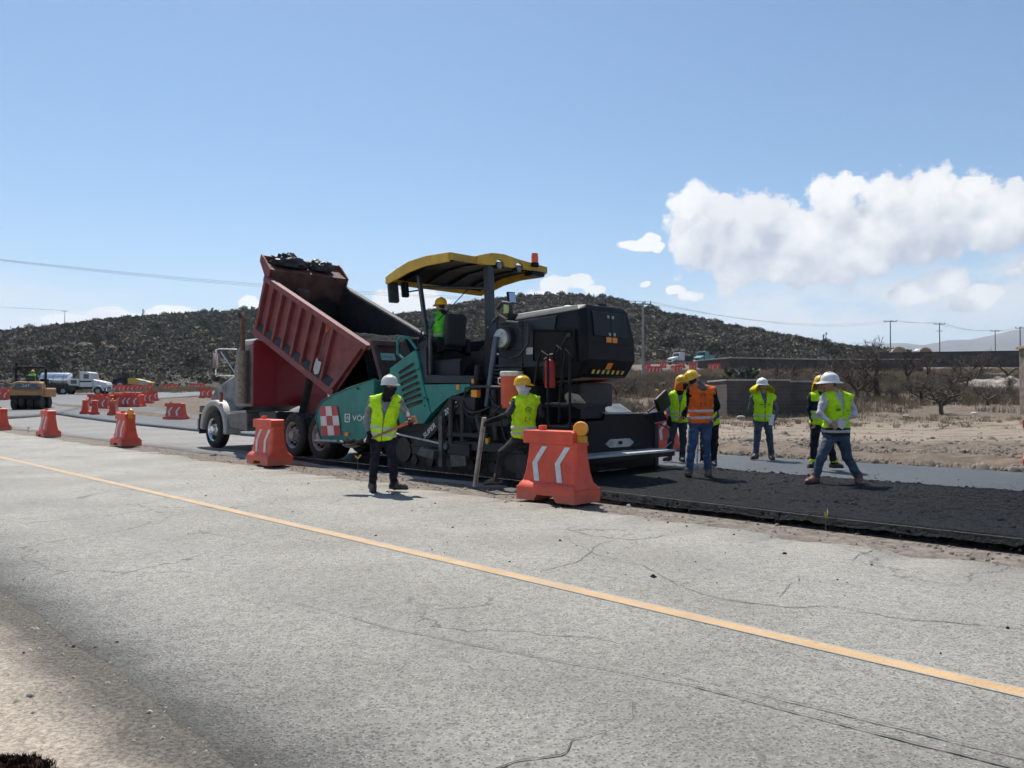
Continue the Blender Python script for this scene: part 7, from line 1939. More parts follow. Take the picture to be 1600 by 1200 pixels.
class Person:
    def __init__(self, label, anchor, Y, ground, J, face, front, cols, h=.0115, group=None, name='person', gd=None, sc=1.0):
        """anchor: survey point of the feet; J: joints as (px, py, depth offset)"""
        base = at_depth(anchor[0], anchor[1], Y); self.base = np.array((base.x, Y, ground))
        self.J = {k: (np.array(at_depth(v[0], v[1], Y + v[2])) - self.base if len(v) == 3 else np.array(v[1:]) ) for k, v in J.items()}
        self.face = n3(face); self.front = n3(front); self.cols = cols; self.h = h
        self.root = thing(name, label, 'person', self.base, 0, group)
        self.build()
    def build(self):
        J = self.J; c = self.cols; pr = []; h = self.h
        shm = (J['shL'] + J['shR']) / 2; pel = J['pel']
        if 'neck' not in J: J['neck'] = shm + np.array((0, 0, .035))
        side = J['shR'] - J['shL']; side = n3(side); ax = n3(J['neck'] - pel); side = n3(side - ax * (side @ ax)); fr = self.front; fr = n3(fr - ax * (fr @ ax) - side * (fr @ side) * .0)
        fr = n3(np.cross(side, ax)); fr = fr if fr @ self.front > 0 else -fr
        self.side, self.fr, self.ax = side, fr, ax
        fat = c.get('fat', 1.0); wsh = np.linalg.norm(J['shR'] - J['shL']) / 2
        tor = Prim('torso', 'shirt', .05, a=pel - ax * .02, b=J['neck'] - ax * .035, side=side, front=fr, hs=[0, .18, .45, .75, .92, 1.0], ws=[.165 * fat, .168 * fat, .158 * fat, .178 * fat, wsh * .92, wsh * .62], ds=[.125 * fat, .122 * fat, .115 * fat, .128 * fat, .10, .075], off=[.0, .005, .012, .012, -.005, -.012])
        tz = [tor] + [Prim('cap', 'shirt', .05, a=J['neck'] - ax * .01, b=J[q] + ax * .005, ra=.058, rb=.066) for q in ('shL', 'shR')]
        self.tz = tz; pr += tz
        pr.append(Prim('cap', 'pants', .04, a=J['hipL'] + ax * .02, b=J['hipR'] + ax * .02, ra=.105 * fat, rb=.105 * fat))
        gl = c.get('gloves'); hs = 'glove' if gl else 'skin'
        for q in 'LR':
            sl = c.get('sleeve', 1.0); low = 'sleeve2' if c.get('sleeve2') else 'shirt'
            pr.append(Prim('cap', 'shirt', .035, a=J['sh' + q], b=J['el' + q], ra=.064, rb=.050))
            pr.append(Prim('cap', low, .022, a=J['el' + q], b=J['wr' + q], ra=.049, rb=.036))
            pr.append(Prim('cap', 'pants', .04, a=J['hip' + q], b=J['kn' + q], ra=.096 * fat, rb=.071))
            pr.append(Prim('cap', 'pants', .035, a=J['kn' + q], b=J['an' + q] + np.array((0, 0, .01)), ra=.070, rb=.060))
            pr.append(Prim('cap', 'pants', .02, a=J['an' + q] + np.array((0, 0, .045)), b=J['an' + q] + np.array((0, 0, -.01)), ra=.060, rb=.066))
            pr.append(Prim('cap', 'boot', .02, a=J['an' + q] - np.array((0, 0, .045)), b=J['to' + q] + np.array((0, 0, .035)), ra=.045, rb=.036))
            pr += hand_prims(J['wr' + q], J.get('hd' + q, J['wr' + q] - J['el' + q]), J.get('pn' + q, np.array((0, 0, -1.)) + .01), c.get('curl' + q, .55), hs, 1 if q == 'L' else -1)
        # head and face
        hc = J['head']; F = self.face; U = n3(c.get('hup', (0, 0, 1))); F = n3(F - U * (F @ U)); S = np.cross(F, U); M = np.stack([S, F, U], 1)
        at = lambda x, y, z: hc + S * x + F * y + U * z
        mk = 'skin'
        head = [Prim('cap', 'skin', .03, a=J['neck'] - ax * .02, b=at(0, -.015, -.05), ra=.058, rb=.055), Prim('ell', 'hair', .02, c=at(0, -.012, .03), r=(.076, .094, .092), M=M), Prim('ell', mk, .03, c=at(0, .012, -.02), r=(.067, .082, .098), M=M),
                Prim('ell', mk, .02, c=at(0, .045, -.085), r=(.040, .036, .030), M=M), Prim('cap', mk, .010, a=at(0, .088, .005), b=at(0, .108, -.030), ra=.010, rb=.016),
                Prim('cap', mk, .01, a=at(-.035, .083, .022), b=at(.035, .083, .022), ra=.013, rb=.013), Prim('cap', 'lip', .004, a=at(-.022, .084, -.066), b=at(.022, .084, -.066), ra=.010, rb=.010)]
        for e in (-1, 1):
            head.append(Prim('ell', mk, .008, c=at(e * .076, -.002, -.012), r=(.011, .022, .033), M=M)); head.append(Prim('ell', 'eye', .002, c=at(e * .030, .083, .002), r=(.015, .012, .009), M=M)); head.append(Prim('ell', mk, .015, c=at(e * .038, .060, -.032), r=(.026, .026, .024), M=M))
        self.headp = head; self.at = at; pr += head
        lo = np.min([p.bounds()[0] for p in pr], 0); hi = np.max([p.bounds()[1] for p in pr], 0)
        fd = Field(lo, hi, h)
        for p in pr: fd.add(p)
        V, F_ = fd.mesh('body', .020, 10, 3.0 + self.base[0], J['neck'][2] - .01)
        tags = ['shirt', 'pants', 'boot', 'skin', 'hair', 'eye', 'lip', 'glove', 'sleeve2']
        C = V[F_].mean(1); best = np.full(len(C), 9.0); ti = np.zeros(len(C), int)
        for p in pr:
            a, b = p.bounds(); k = np.all((C > a - .03) & (C < b + .03), 1)
            if not k.any(): continue
            v = p.val(C[k]); bb = best[k]; w = v < bb; bb[w] = v[w]; best[k] = bb; t2 = ti[k]; t2[w] = tags.index(p.tag); ti[k] = t2
        # the waistline parts shirt from trousers
        hp = (C - pel) @ ax; onb = (ti == 0) & (hp < .06) & (np.linalg.norm((C - pel) - hp[:, None] * ax, axis=1) < .30) & (np.abs((C - pel) @ ax) < .3)
        arm = np.zeros(len(C), bool)
        for q in 'LR':
            for a, b in (('sh', 'el'), ('el', 'wr')):
                p = Prim('cap', '', a=J[a + q], b=J[b + q], ra=.06, rb=.05); arm |= p.val(C) < .02
        ti[onb & ~arm] = 1
        me = np_mesh('body', V, F_, True); me.polygons.foreach_set('material_index', ti.astype(np.int32))
        body = obj('body', me, [c['shirt'], c['pants'], c['boot'], SKIN, HAIR, EYE, LIP, c.get('gloves', SKIN), c.get('sleeve2', c['shirt'])], self.root)
        self.body = body
        for q in 'LR': self.boot(q)
        if c.get('vest'): self.vest()
        if c.get('mask'): self.mask(c['mask'])
        if c.get('flap'): self.flap(c['flap'])
        if c.get('helmet'): helmet(self.root, at(0, -.008, .028), self.face, U, c['helmet'], c.get('wide', False))
        if c.get('collar'): self.collar(c['collar'])
        if c.get('gloves'):
            for q in 'LR': self.glove(q)
    def kid(self, V, F, name, material, parent=None):
        return obj(name, np_mesh(name, V, F, True), material, parent or self.root)
    def boot(self, q):
        J = self.J; an, to = J['an' + q], J['to' + q]; d = to - an; d[2] = 0; d = n3(d); z = to[2]; he = an - np.array((0, 0, .055)) - d * .045
        he[2] = max(he[2], z + .03 if abs(he[2] - z) < .08 else he[2])
        P = [Prim('cap', '', .02, a=an + np.array((0, 0, .05)), b=an - np.array((0, 0, .02)), ra=.062, rb=.062), Prim('cap', '', .03, a=he + np.array((0, 0, .012)), b=to + np.array((0, 0, .042)) - d * .03, ra=.047, rb=.046), Prim('cap', '', .02, a=an + d * .02, b=to + np.array((0, 0, .045)) - d * .06, ra=.05, rb=.04)]
        lo = np.min([p.bounds()[0] for p in P], 0); hi = np.max([p.bounds()[1] for p in P], 0); fd = Field(lo, hi, .010)
        for p in P: fd.add(p)
        zz = fd.points()[..., 2]; slope = (to[2] - he[2] + .03)
        fd.f = np.maximum(fd.f, min(to[2], he[2] - .03) - zz)
        V, F = fd.mesh('boot', .004, 20, 1.0); b = self.kid(V, F, 'boot', self.cols['boot'])
        sP = [Prim('cap', '', .01, a=he + np.array((0, 0, -.012)), b=to + np.array((0, 0, .016)), ra=.047, rb=.044)]
        fd = Field(lo - .02, hi, .010); [fd.add(p) for p in sP]; zz = fd.points()[..., 2]
        line = np.interp((fd.points() - he) @ d, [0, .24], [he[2] - .03, to[2]]); fd.f = np.maximum(np.maximum(fd.f, zz - line - .022), line - .006 - zz)
        V, F = fd.mesh('sole', 0)
        if len(V): self.kid(V, F, 'sole', M_BLACK, b)
    def shell(self, grow, lo_h, hi_h, arms=.078, V=None, zipr=False, neck=.075, hs=.0095, wr=.013):
        """cloth shell following the torso between two heights along the spine"""
        J = self.J; ax, side, fr = self.ax, self.side, self.fr; pel = J['pel']
        lo = np.min([p.bounds()[0] for p in self.tz], 0) - .05; hi = np.max([p.bounds()[1] for p in self.tz], 0) + .05
        fd = Field(lo, hi, hs)
        for p in self.tz: fd.add(p, grow)
        P = fd.points() - pel; hz = P @ ax
        fd.f = np.maximum(fd.f, np.maximum(lo_h - hz, hz - hi_h))
        for q in 'LR':
            d = n3(J['sh' + q] - (J['shL'] + J['shR']) / 2); a = J['sh' + q] + d * .012
            fd.cut(Prim('cap', '', a=a, b=a + (J['el' + q] - a) * .6 + d * .02, ra=arms, rb=arms), 0)
            fd.cut(Prim('cap', '', a=a + d * .03, b=a + d * .2, ra=arms, rb=arms), 0)
        fd.cut(Prim('cap', '', a=J['neck'] - ax * .02, b=J['neck'] + ax * .12, ra=neck, rb=neck), 0)
        if V:
            x = P @ side; y = P @ fr; v = np.interp(hz, [q[0] for q in V], [q[1] for q in V])
            fd.f = np.maximum(fd.f, np.where(y > .02, v - np.abs(x - .0), -1))
        return fd.mesh('s', wr, 14, 5.0 + self.base[0])
    def vest(self):
        c = self.cols; J = self.J; L = float((J['neck'] - J['pel']) @ self.ax); lowh = c.get('hem', -.06)
        Vv = c.get('V', [(.10, -.01), (.16, .006), (L * .55, .012), (L, .075)])
        V, F = self.shell(.026, lowh, L + .08, V=Vv); v = self.kid(V, F, 'vest', c['vest'])
        self.vmesh = (V, F); self.vobj = v
        for z in c.get('bands', (.02, .13)):
            V2, F2 = self.shell(.0325, z, z + .045, V=[(q, max(w, -.01)) for q, w in Vv], wr=.013)
            if len(V2): self.kid(V2, F2, 'reflective_band', CLOTH['band'], v)
        if c.get('trim'):
            V2, F2 = self.shell(.031, lowh, lowh + .09, V=None); self.kid(V2, F2, 'vest_trim', c['trim'], v)
        if c.get('zip'):
            n = 10; m = MB(); bv = BVHTree.FromPolygons([tuple(q) for q in V], [tuple(q) for q in F]); pts = []
            for h in np.linspace(lowh + .01, L * .5, n):
                o = J['pel'] + self.ax * h + self.fr * .5; hit = bv.ray_cast(Vector(o), Vector(-self.fr))
                if hit[0]: pts.append(tuple(np.array(hit[0]) + self.fr * .004))
            if len(pts) > 2: m.tube(pts, .006, 5); m.build('zip', HAIR, v)
        for (h0, x0, strokes, sgn) in c.get('marks', ()):     # small printed marks on the cloth
            self.print_marks(h0, x0, strokes, sgn)
    def print_marks(self, h0, x0, strokes, sgn):
        V, F = self.vmesh; bv = BVHTree.FromPolygons([tuple(q) for q in V], [tuple(q) for q in F]); d = self.fr * sgn; m = MB(); J = self.J
        right = self.side * (1 if (np.cross(self.side, self.ax) @ d) > 0 else -1)
        for st in strokes:
            pts = []
            for x, z in st:
                o = J['pel'] + self.ax * (h0 + z) + right * (x0 + x) + d * .6; hit = bv.ray_cast(Vector(o), Vector(-d))
                if hit[0]: pts.append(tuple(np.array(hit[0]) + d * .003))
            if len(pts) > 1: m.tube(pts, .0055, 4)
        m.build('printed_mark', self.cols.get('ink', HAIR), self.vobj)
    def mask(self, col, slit=True):
        fd_p = [p for p in self.headp if p.tag != 'eye']; at = self.at; lo = np.min([p.bounds()[0] for p in fd_p], 0) - .05; hi = np.max([p.bounds()[1] for p in fd_p], 0) + .03
        fd = Field(lo, hi, .0095)
        for p in fd_p: fd.add(p, .014)
        fd.add(Prim('cap', '', .03, a=self.J['neck'] + self.ax * .005, b=self.J['neck'] - self.ax * .03, ra=.082, rb=.10))
        P = fd.points(); U = n3(self.cols.get('hup', (0, 0, 1))); z = (P - at(0, 0, 0)) @ U; y = (P - at(0, 0, 0)) @ self.face
        top = np.where(y > .02, -.012, .05); fd.f = np.maximum(fd.f, z - top)
        V, F = fd.mesh('m', .010, 16, 2.0); self.kid(V, F, 'neck_gaiter', col)
    def flap(self, col):
        """sun flap hanging from the helmet rim over neck and shoulders, flared at the sides"""
        at = self.at; n, k = 26, 8; pts = []
        flare = self.cols.get('flare', .05)
        for i in range(k):
            f = i / (k - 1)
            for j in range(n):
                a = math.radians(62) + (2 * math.pi - math.radians(124)) * j / (n - 1); sx = math.sin(a); cy = math.cos(a)
                r = 1 + flare / .12 * math.sin(f * 2.4) * abs(sx) + .10 * f + .05 * math.sin(a * 7) * f
                pts.append(tuple(at(sx * .122 * r, cy * .142 * r - .005, .035 - f * .20 + .015 * math.sin(a * 5) * f)))
        fs = [(i * n + j, i * n + j + 1, (i + 1) * n + j + 1, (i + 1) * n + j) for i in range(k - 1) for j in range(n - 1)]
        m = MB(); m.faces(pts, fs, smooth=True); o = m.build('sun_flap', col, self.root, smooth=80); md = o.modifiers.new('thick', 'SOLIDIFY'); md.thickness = .006
    def collar(self, col):
        fd_c = Prim('cap', '', .03, a=self.J['neck'] - self.ax * .01, b=self.J['neck'] + self.ax * .03, ra=.095, rb=.088); fd_h = Prim('ell', '', .04, c=self.J['neck'] - self.fr * .07 - self.ax * .015, r=(.105, .06, .06), M=np.stack([self.side, self.fr, self.ax], 1))
        fd = Field(fd_c.bounds()[0] - .1, fd_c.bounds()[1] + .1, .0095); fd.add(fd_c); fd.add(fd_h); V, F = fd.mesh('c', .012, 14, 1.0); self.kid(V, F, 'hood_collar', col)
    def glove(self, q):
        J = self.J; P = hand_prims(J['wr' + q], J.get('hd' + q, J['wr' + q] - J['el' + q]), J.get('pn' + q, np.array((0, 0, -1.)) + .01), self.cols.get('curl' + q, .55), '', 1 if q == 'L' else -1, .003)
        d = n3(J['wr' + q] - J['el' + q]); P.append(Prim('cap', '', .015, a=J['wr' + q] - d * .05, b=J['wr' + q], ra=.043, rb=.036))
        fd = Field(np.min([p.bounds()[0] for p in P], 0), np.max([p.bounds()[1] for p in P], 0), .0062)
        for p in P: fd.add(p)
        V, F = fd.mesh('g'); self.kid(V, F, 'glove', self.cols['gloves'])

def arr(*a): return np.array(a, float)
JEANS = cloth('blue_jeans', (.045, .085, .17)); JEANS2 = cloth('grey_blue_jeans', (.06, .085, .125)); JEANS3 = cloth('dark_jeans', (.03, .048, .085)); NAVY = cloth('navy_work_trousers', (.012, .015, .024)); BLACKC = cloth('black_cloth', (.010, .010, .012)); GREYS = cloth('grey_shirt', (.20, .205, .215)); SLATE = cloth('slate_shirt', (.055, .060, .075)); GREYW = cloth('charcoal_trousers', (.028, .028, .030)); PALE = cloth('pale_shirt', (.52, .50, .56)); MIDG = cloth('mid_grey_shirt', (.10, .105, .12))
BOOTB = mat('dark_boot', (.045, .036, .030), .75, var=.3, scale=12, dust=.4); BOOTR = mat('brown_leather_boot', (.15, .065, .045), .7, var=.3, scale=10, dust=.4); BOOTT = mat('tan_dusty_boot', (.11, .085, .065), .8, var=.3, scale=10, dust=.4)
ORS = cloth('orange_scarf', (.75, .16, .02)); WHS = cloth('white_cloth', (.55, .56, .60)); YLS = cloth('yellow_sun_flap', (.70, .62, .02)); DGREY = mat('dusty_grey_hood', (.12, .11, .10), .9, var=.3)
GRP = 'road workers'
arch = lambda cx, cz, r: [[(cx + r * math.cos(a), cz + r * math.sin(a)) for a in np.linspace(.1, 3.04, 7)]]
LOGO = arch(0, .05, .055) + [[(-.035, .045), (-.02, .075)], [(0, .045), (0, .08)], [(.02, .045), (.035, .075)], [(-.05, .02), (-.02, .035)], [(.01, .035), (.05, .02)], [(0, 0), (0, -.012)], [(-.05, -.06), (-.02, -.06)], [(.02, -.06), (.05, -.06)], [(-.04, -.075), (-.04, -.11)], [(.035, -.075), (.035, -.11)], [(-.055, -.12), (-.02, -.12)]]
SMALL = [[(-.04, 0), (-.015, .008)], [(-.005, .006), (.01, .006)], [(.015, .006), (.045, .0)], [(0, -.03), (.004, -.055)]]

# 1 walking with a loaded shovel
p1 = Person('worker with white helmet and black face mask carrying a loaded shovel', (600, 768), 11.95, 0.0,
    dict(head=(609, 604, -.02), neck=(605, 620, 0), shL=(582, 628, 0), shR=(623, 628, .02), elL=(572, 657, .06), wrL=(578, 681, -.10), elR=(635, 645, .06), wrR=(640, 657, -.14), pel=(598, 682, .02), hipL=(589, 687, .02), hipR=(608, 687, .02),
         knL=(585, 723, -.05), knR=(613, 722, -.06), anL=(582, 758.5, .0), anR=(616, 757, .0), toL=(584, 769.5, -.20), toR=(634, 764.5, -.08)),
    (.75, -.65, -.05), (.18, -1, 0), dict(shirt=GREYS, pants=NAVY, boot=BOOTB, vest=CLOTH['lime'], helmet='white', mask=BLACKC, gloves=BLACKC, hem=-.07, bands=(.02, .115), zip=True, curlL=.85, curlR=.85, V=[(.2, -.02), (.24, .0), (.36, .026), (.6, .085)]), group=None)
# his shovel
def shovel_carried():
    g1 = Vector(p1.base + p1.J['wrR']) + Vector((.01, -.04, -.02)); g2 = Vector(p1.base + p1.J['wrL']) + Vector((.02, -.03, -.045))
    d = (g2 - g1).normalized(); o = thing('shovel', 'shovel with orange grip and a heap of asphalt on its blade', 'shovel', g2, 0); c = Vector(g2)
    e = g2 + d * .10; top = g1 - d * .03
    m = MB(); m.tube([tuple(top - c), tuple(g2 - c), tuple(e - c)], [.018, .018, .017], 8); m.build('shaft', mat('worn_wood', (.30, .17, .085), .7, var=.3, scale=12), o)
    m = MB(); m.tube([tuple(g1 + d * .20 - c), tuple(g1 + d * .06 - c), tuple(g1 - d * .0 - c)], [.020, .026, .03], 8); up = Vector((0, 0, 1)); sd = d.cross(up).normalized(); uu = sd.cross(d)
    a = g1 - d * .0 - c; m.tube([tuple(a + uu * .0), tuple(a - d * .05 + uu * .055), tuple(a - d * .10 + uu * .05), tuple(a - d * .10 - uu * .05), tuple(a - d * .05 - uu * .055), tuple(a)], .014, 7); m.build('grip', mat('orange_grip', (.72, .13, .015), .45), o)
    hd = Vector((d.x, d.y, 0)).normalized(); sd = Vector((-hd.y, hd.x, 0)); n, k = 9, 7; pts = []
    for i in range(n):
        f = i / (n - 1)
        for j in range(k):
            q = j / (k - 1) * 2 - 1; w = .13 * (1 - .75 * max(0, f - .6) ** 1.5 / .25)
            pts.append(tuple(e - c + hd * (f * .40) + sd * q * w + Vector((0, 0, -.02 - .085 * math.sin(f * 3.0) + .05 * q * q + .03 * (1 - f) * abs(q)))))
    m = MB(); m.faces(pts, [(i * k + j, i * k + j + 1, (i + 1) * k + j + 1, (i + 1) * k + j) for i in range(n - 1) for j in range(k - 1)], smooth=True); b = m.build('blade', M_DARK, o, smooth=60); md = b.modifiers.new('thick', 'SOLIDIFY'); md.thickness = .004
    r = np.random.default_rng(8); N = 420; f = r.uniform(.05, .9, N); q = r.uniform(-.9, .9, N); P = np.array([tuple(e + hd * (a * .4) + sd * (b_ * .11)) for a, b_ in zip(f, q)])
    P[:, 2] = e.z - .05 + .10 * r.uniform(0, 1, N) * (1 - .7 * q * q) * np.sin(f * 3.0)
    h = rocks('asphalt_heap', P, r.gamma(2, .004, N) + .006, M_LOAD, 4); h.parent = o; h.matrix_parent_inverse = Matrix.Translation(-c)
shovel_carried()

# 2 stepping up beside the paver with a straightedge
p2 = Person('worker with yellow helmet and white neck cloth holding a straightedge by the paver', (790, 757), 12.6, 0.0,
    dict(head=(817, 604, .02), neck=(820, 620, .0), shL=(806, 629, -.05), shR=(838, 627, .08), elL=(793, 648, -.12), wrL=(765, 658, -.10), elR=(847, 650, .12), wrR=(842, 674, .2), pel=(818, 680, .02), hipL=(810, 686, .0), hipR=(826, 686, .06),
         knL=(784, 709, -.10), knR=(832, 718, .15), anL=(777, 748, -.06), anR=(838, 747, .30), toL=(760, 757.5, -.06), toR=(848, 755, .42)),
    (.9, .25, -.05), (-.15, 1, 0), dict(shirt=SLATE, pants=GREYW, boot=BOOTT, vest=CLOTH['lime'], helmet='yellow', mask=WHS, gloves=BLACKC, sleeve2=BLACKC, bands=(.02, .10), hem=-.06, V=[(0, -.02), (.9, -.02)], curlL=.85, marks=((.36, .01, LOGO, -1),)))
def straightedge():
    top = Vector(p2.base + p2.J['wrL']) + Vector((-.085, -.02, .06)); bot = on_land(742, 760); d = top - bot
    o = thing('straightedge', 'long pale wooden straightedge held upright by the worker at the paver', 'plank', bot, 0)
    L = d.length; m = MB(); q = d.to_track_quat('Z', 'Y')
    m.obox(d / 2, .085, .04, L, q); m.build('board', mat('weathered_board', (.40, .36, .32), .85, var=.3, scale=7), o, .006)
    m = MB(); m.obox(d / 2 + q @ Vector((0, -.021, 0)), .02, .004, L * .96, q); m.build('groove', mat('board_groove', (.22, .17, .14), .9), o)
straightedge()

# 5 orange vest, back turned
p5 = Person('man in orange vest and blue jeans with his back to the camera', (1090, 748), 12.9, .105,
    dict(head=(1083, 594, .03), neck=(1094, 606, .02), shL=(1079, 612, -.02), shR=(1113, 612, .0), elL=(1077, 636, .10), wrL=(1068, 647, .26), elR=(1121, 635, .08), wrR=(1108, 649, .30), pel=(1095, 657, .03), hipL=(1086, 662, .02), hipR=(1104, 662, .02),
         knL=(1081, 699, .0), knR=(1103, 699, .02), anL=(1076, 739, -.02), anR=(1107, 740, .0), toL=(1073, 742, .20), toR=(1107, 743, .22)),
    (.45, .55, .0), (-.1, 1, 0), dict(shirt=BLACKC, pants=JEANS, boot=BOOTT, vest=CLOTH['orange'], helmet='yellow', hup=(-.40, 0, .92), bands=(.03, .14), hem=-.05, V=[(0, -.02), (.9, -.02)], collar=DGREY, marks=((.36, .0, LOGO, -1), (.10, -.02, SMALL, -1)), fat=1.04))
# 4 lime vest with orange scarf beside him
p4 = Person('man in lime vest with yellow helmet, orange scarf and black mask behind the screed', (1055, 721), 16.56, .08,
    dict(head=(1066, 599, .0), neck=(1062, 612, 0), shL=(1049, 619, .02), shR=(1075, 618, -.02), elL=(1044, 636, .05), wrL=(1046, 655, -.08), elR=(1080, 636, -.04), wrR=(1070, 647, -.22), pel=(1060, 656, .0), hipL=(1053, 660, .0), hipR=(1067, 660, .0),
         knL=(1048, 688, -.05), knR=(1067, 688, -.03), anL=(1045, 714, .0), anR=(1066, 715.5, .0), toL=(1038, 720, -.14), toR=(1068, 722, -.18)),
    (.8, -.6, -.1), (.4, -1, 0), dict(shirt=GREYS, pants=JEANS3, boot=BOOTB, vest=CLOTH['lime'], helmet='yellow', mask=BLACKC, flap=ORS, flare=.03, gloves=BLACKC, bands=(.03, .14), zip=True), h=.013)
# 6 bending behind the orange vest with a rake
p6 = Person('worker in lime vest and dark trousers mostly hidden behind the orange vest', (1108, 729), 15.1, .08,
    dict(head=(1096, 616, -.05), neck=(1101, 624, .0), shL=(1089, 633, 0), shR=(1116, 630, .05), elL=(1086, 652, -.05), wrL=(1092, 668, -.15), elR=(1120, 650, .0), wrR=(1100, 668, -.12), pel=(1109, 660, .10), hipL=(1101, 664, .1), hipR=(1116, 664, .1),
         knL=(1100, 694, .05), knR=(1116, 694, .05), anL=(1099, 722, .1), anR=(1115, 722.5, .1), toL=(1097, 728.5, -.06), toR=(1117, 728.5, -.06)),
    (-.2, -1, -.4), (-.1, -1, 0), dict(shirt=MIDG, pants=NAVY, boot=BOOTB, vest=CLOTH['lime'], helmet='yellow', bands=(.05,)), h=.014)
def lute():
    g = Vector(p6.base + p6.J['wrL']); b = at_depth(1089, 727.5, 14.8); b.z = .10
    o = thing('lute_rake', 'asphalt rake with toothed head standing beside the orange vest man legs', 'rake', b, 0)
    m = MB(); m.cyl((0, 0, .06), tuple(g - b + Vector((0, -.04, .25))), .016, n=8); m.build('handle', M_STEEL, o)
    m = MB(); m.box(-.13, .13, -.02, .02, .03, .10); m.build('head', M_GREYP, o)
    for k in range(9):
        m = MB(); m.box(-.125 + k * .03, -.113 + k * .03, -.012, .012, -.025, .03); m.build('tooth', M_DARK, o)
lute()
# 7 standing with a sun flap and papers
p7 = Person('man facing with white helmet, bright yellow sun flap and white papers', (1193, 717), 17.08, .08,
    dict(head=(1191, 603, .0), neck=(1192, 615, 0), shL=(1177, 622, .0), shR=(1207, 622, .0), elL=(1172, 640, .10), wrL=(1180, 652, .20), elR=(1213, 641, .03), wrR=(1210, 657, -.06), pel=(1192, 655, .0), hipL=(1185, 659, .0), hipR=(1199, 659, .0),
         knL=(1183, 686, -.02), knR=(1203, 686, -.02), anL=(1181, 710.5, .0), anR=(1205, 711, .0), toL=(1175, 717.5, -.14), toR=(1208, 718, -.16)),
    (.15, -1, 0), (.05, -1, 0), dict(shirt=MIDG, pants=JEANS2, boot=BOOTT, vest=CLOTH['lime'], helmet='clean', flap=YLS, flare=.14, bands=(.05,), zip=True, trim=None, hem=-.05, V=[(.2, -.02), (.24, .0), (.6, .07)], marks=((.32, -.07, [[(-.04, 0), (.04, 0)], [(-.04, .012), (.04, .012)]], 1), (.32, .08, [[(-.03, 0), (.04, 0)], [(-.03, .012), (.04, .012)]], 1))), h=.013)
def paper(p, q, label, w, h, off, rot):
    c = Vector(p.base + p.J['wr' + q]) + Vector(off); o = thing('paper_sheets', label, 'papers', c, 0)
    m = MB(); m.obox((0, 0, 0), w, .004, h, rot); m.build('sheet', mat('white_paper', (.70, .70, .70), .8, var=.05), o)
    m = MB(); m.obox((.004, -.004, -.006), w, .003, h, (rot[0], rot[1] + .05, rot[2])); m.build('sheet', mat('white_paper', (.70, .70, .70), .8, var=.05), o)
paper(p7, 'R', 'white papers in the hand of the man with yellow sun flap', .11, .24, (-.09, -.07, .02), (0, .12, .2))
# 8 behind the white helmeted man
p8 = Person('worker with yellow helmet and lime navy vest partly hidden behind the white helmeted man', (1285, 731), 14.6, .08,
    dict(head=(1282, 601, .0), neck=(1283, 614, 0), shL=(1269, 621, .0), shR=(1299, 620, .02), elL=(1265, 640, .03), wrL=(1270, 658, -.05), elR=(1304, 640, .03), wrR=(1302, 658, -.05), pel=(1282, 660, .0), hipL=(1275, 664, .0), hipR=(1289, 664, .0),
         knL=(1272, 694, -.02), knR=(1297, 695, .0), anL=(1271, 724, .0), anR=(1303, 724.5, .05), toL=(1264, 731, -.10), toR=(1315, 731, -.02)),
    (-.5, -1, 0), (-.3, -1, 0), dict(shirt=NAVY, pants=NAVY, boot=BOOTB, vest=CLOTH['lime'], helmet='yellow', flap=cloth('amber_flap', (.68, .42, .02)), flare=.03, bands=(.08, .16), hem=-.06, marks=((.30, -.08, SMALL, 1),)), h=.013)
for q in 'LR':
    c = p8.J['an' + q]; m = MB(); m.lathe([(.070, .03), (.074, .035), (.074, .075), (.070, .08)], tuple(c), (0, 0, 1), 16); m.build('ankle_band', CLOTH['lime'], p8.root)
# navy upper panel on his vest
V_, F_ = p8.shell(.031, .22, .40, V=[(0, -.02), (.9, -.02)]); p8.kid(V_, F_, 'vest_panel', NAVY, p8.vobj)
# 9 striding man in front
p9 = Person('striding man in wide brimmed white helmet, lime vest and pale shirt', (1306, 757), 12.03, .105,
    dict(head=(1296, 600, -.02), neck=(1306, 615, .0), shL=(1289, 623, -.08), shR=(1326, 624, .06), elL=(1280, 646, -.14), wrL=(1297, 660, -.27), elR=(1335, 647, .04), wrR=(1306, 660, -.20), pel=(1306, 676, .0), hipL=(1297, 682, -.02), hipR=(1316, 682, .02),
         knL=(1284, 713, -.12), knR=(1324, 714, .02), anL=(1274, 746, -.10), anR=(1341, 746, .02), toL=(1261, 756, -.20), toR=(1346, 759, -.12)),
    (-1, -.12, 0), (-.35, -1, 0), dict(shirt=PALE, pants=JEANS2, boot=BOOTR, vest=CLOTH['lime'], helmet='clean', wide=True, trim=CLOTH['navyband'], bands=(.0,), hem=-.05, fat=1.06, V=[(.2, -.02), (.26, .0), (.6, .07)], marks=((.36, -.09, [[(-.03, -.015), (.03, -.015), (.03, .015), (-.03, .015), (-.03, -.015)], [(-.02, 0), (.02, 0)]], 1), (.34, .09, SMALL, 1))))
V_, F_ = p9.shell(.0305, -.05, .085, V=None); p9.kid(V_, F_, 'vest_trim', CLOTH['navyband'], p9.vobj)
paper(p9, 'R', 'white folded papers held at the waist of the striding man', .13, .12, (.06, -.06, -.02), (.3, .5, .2))

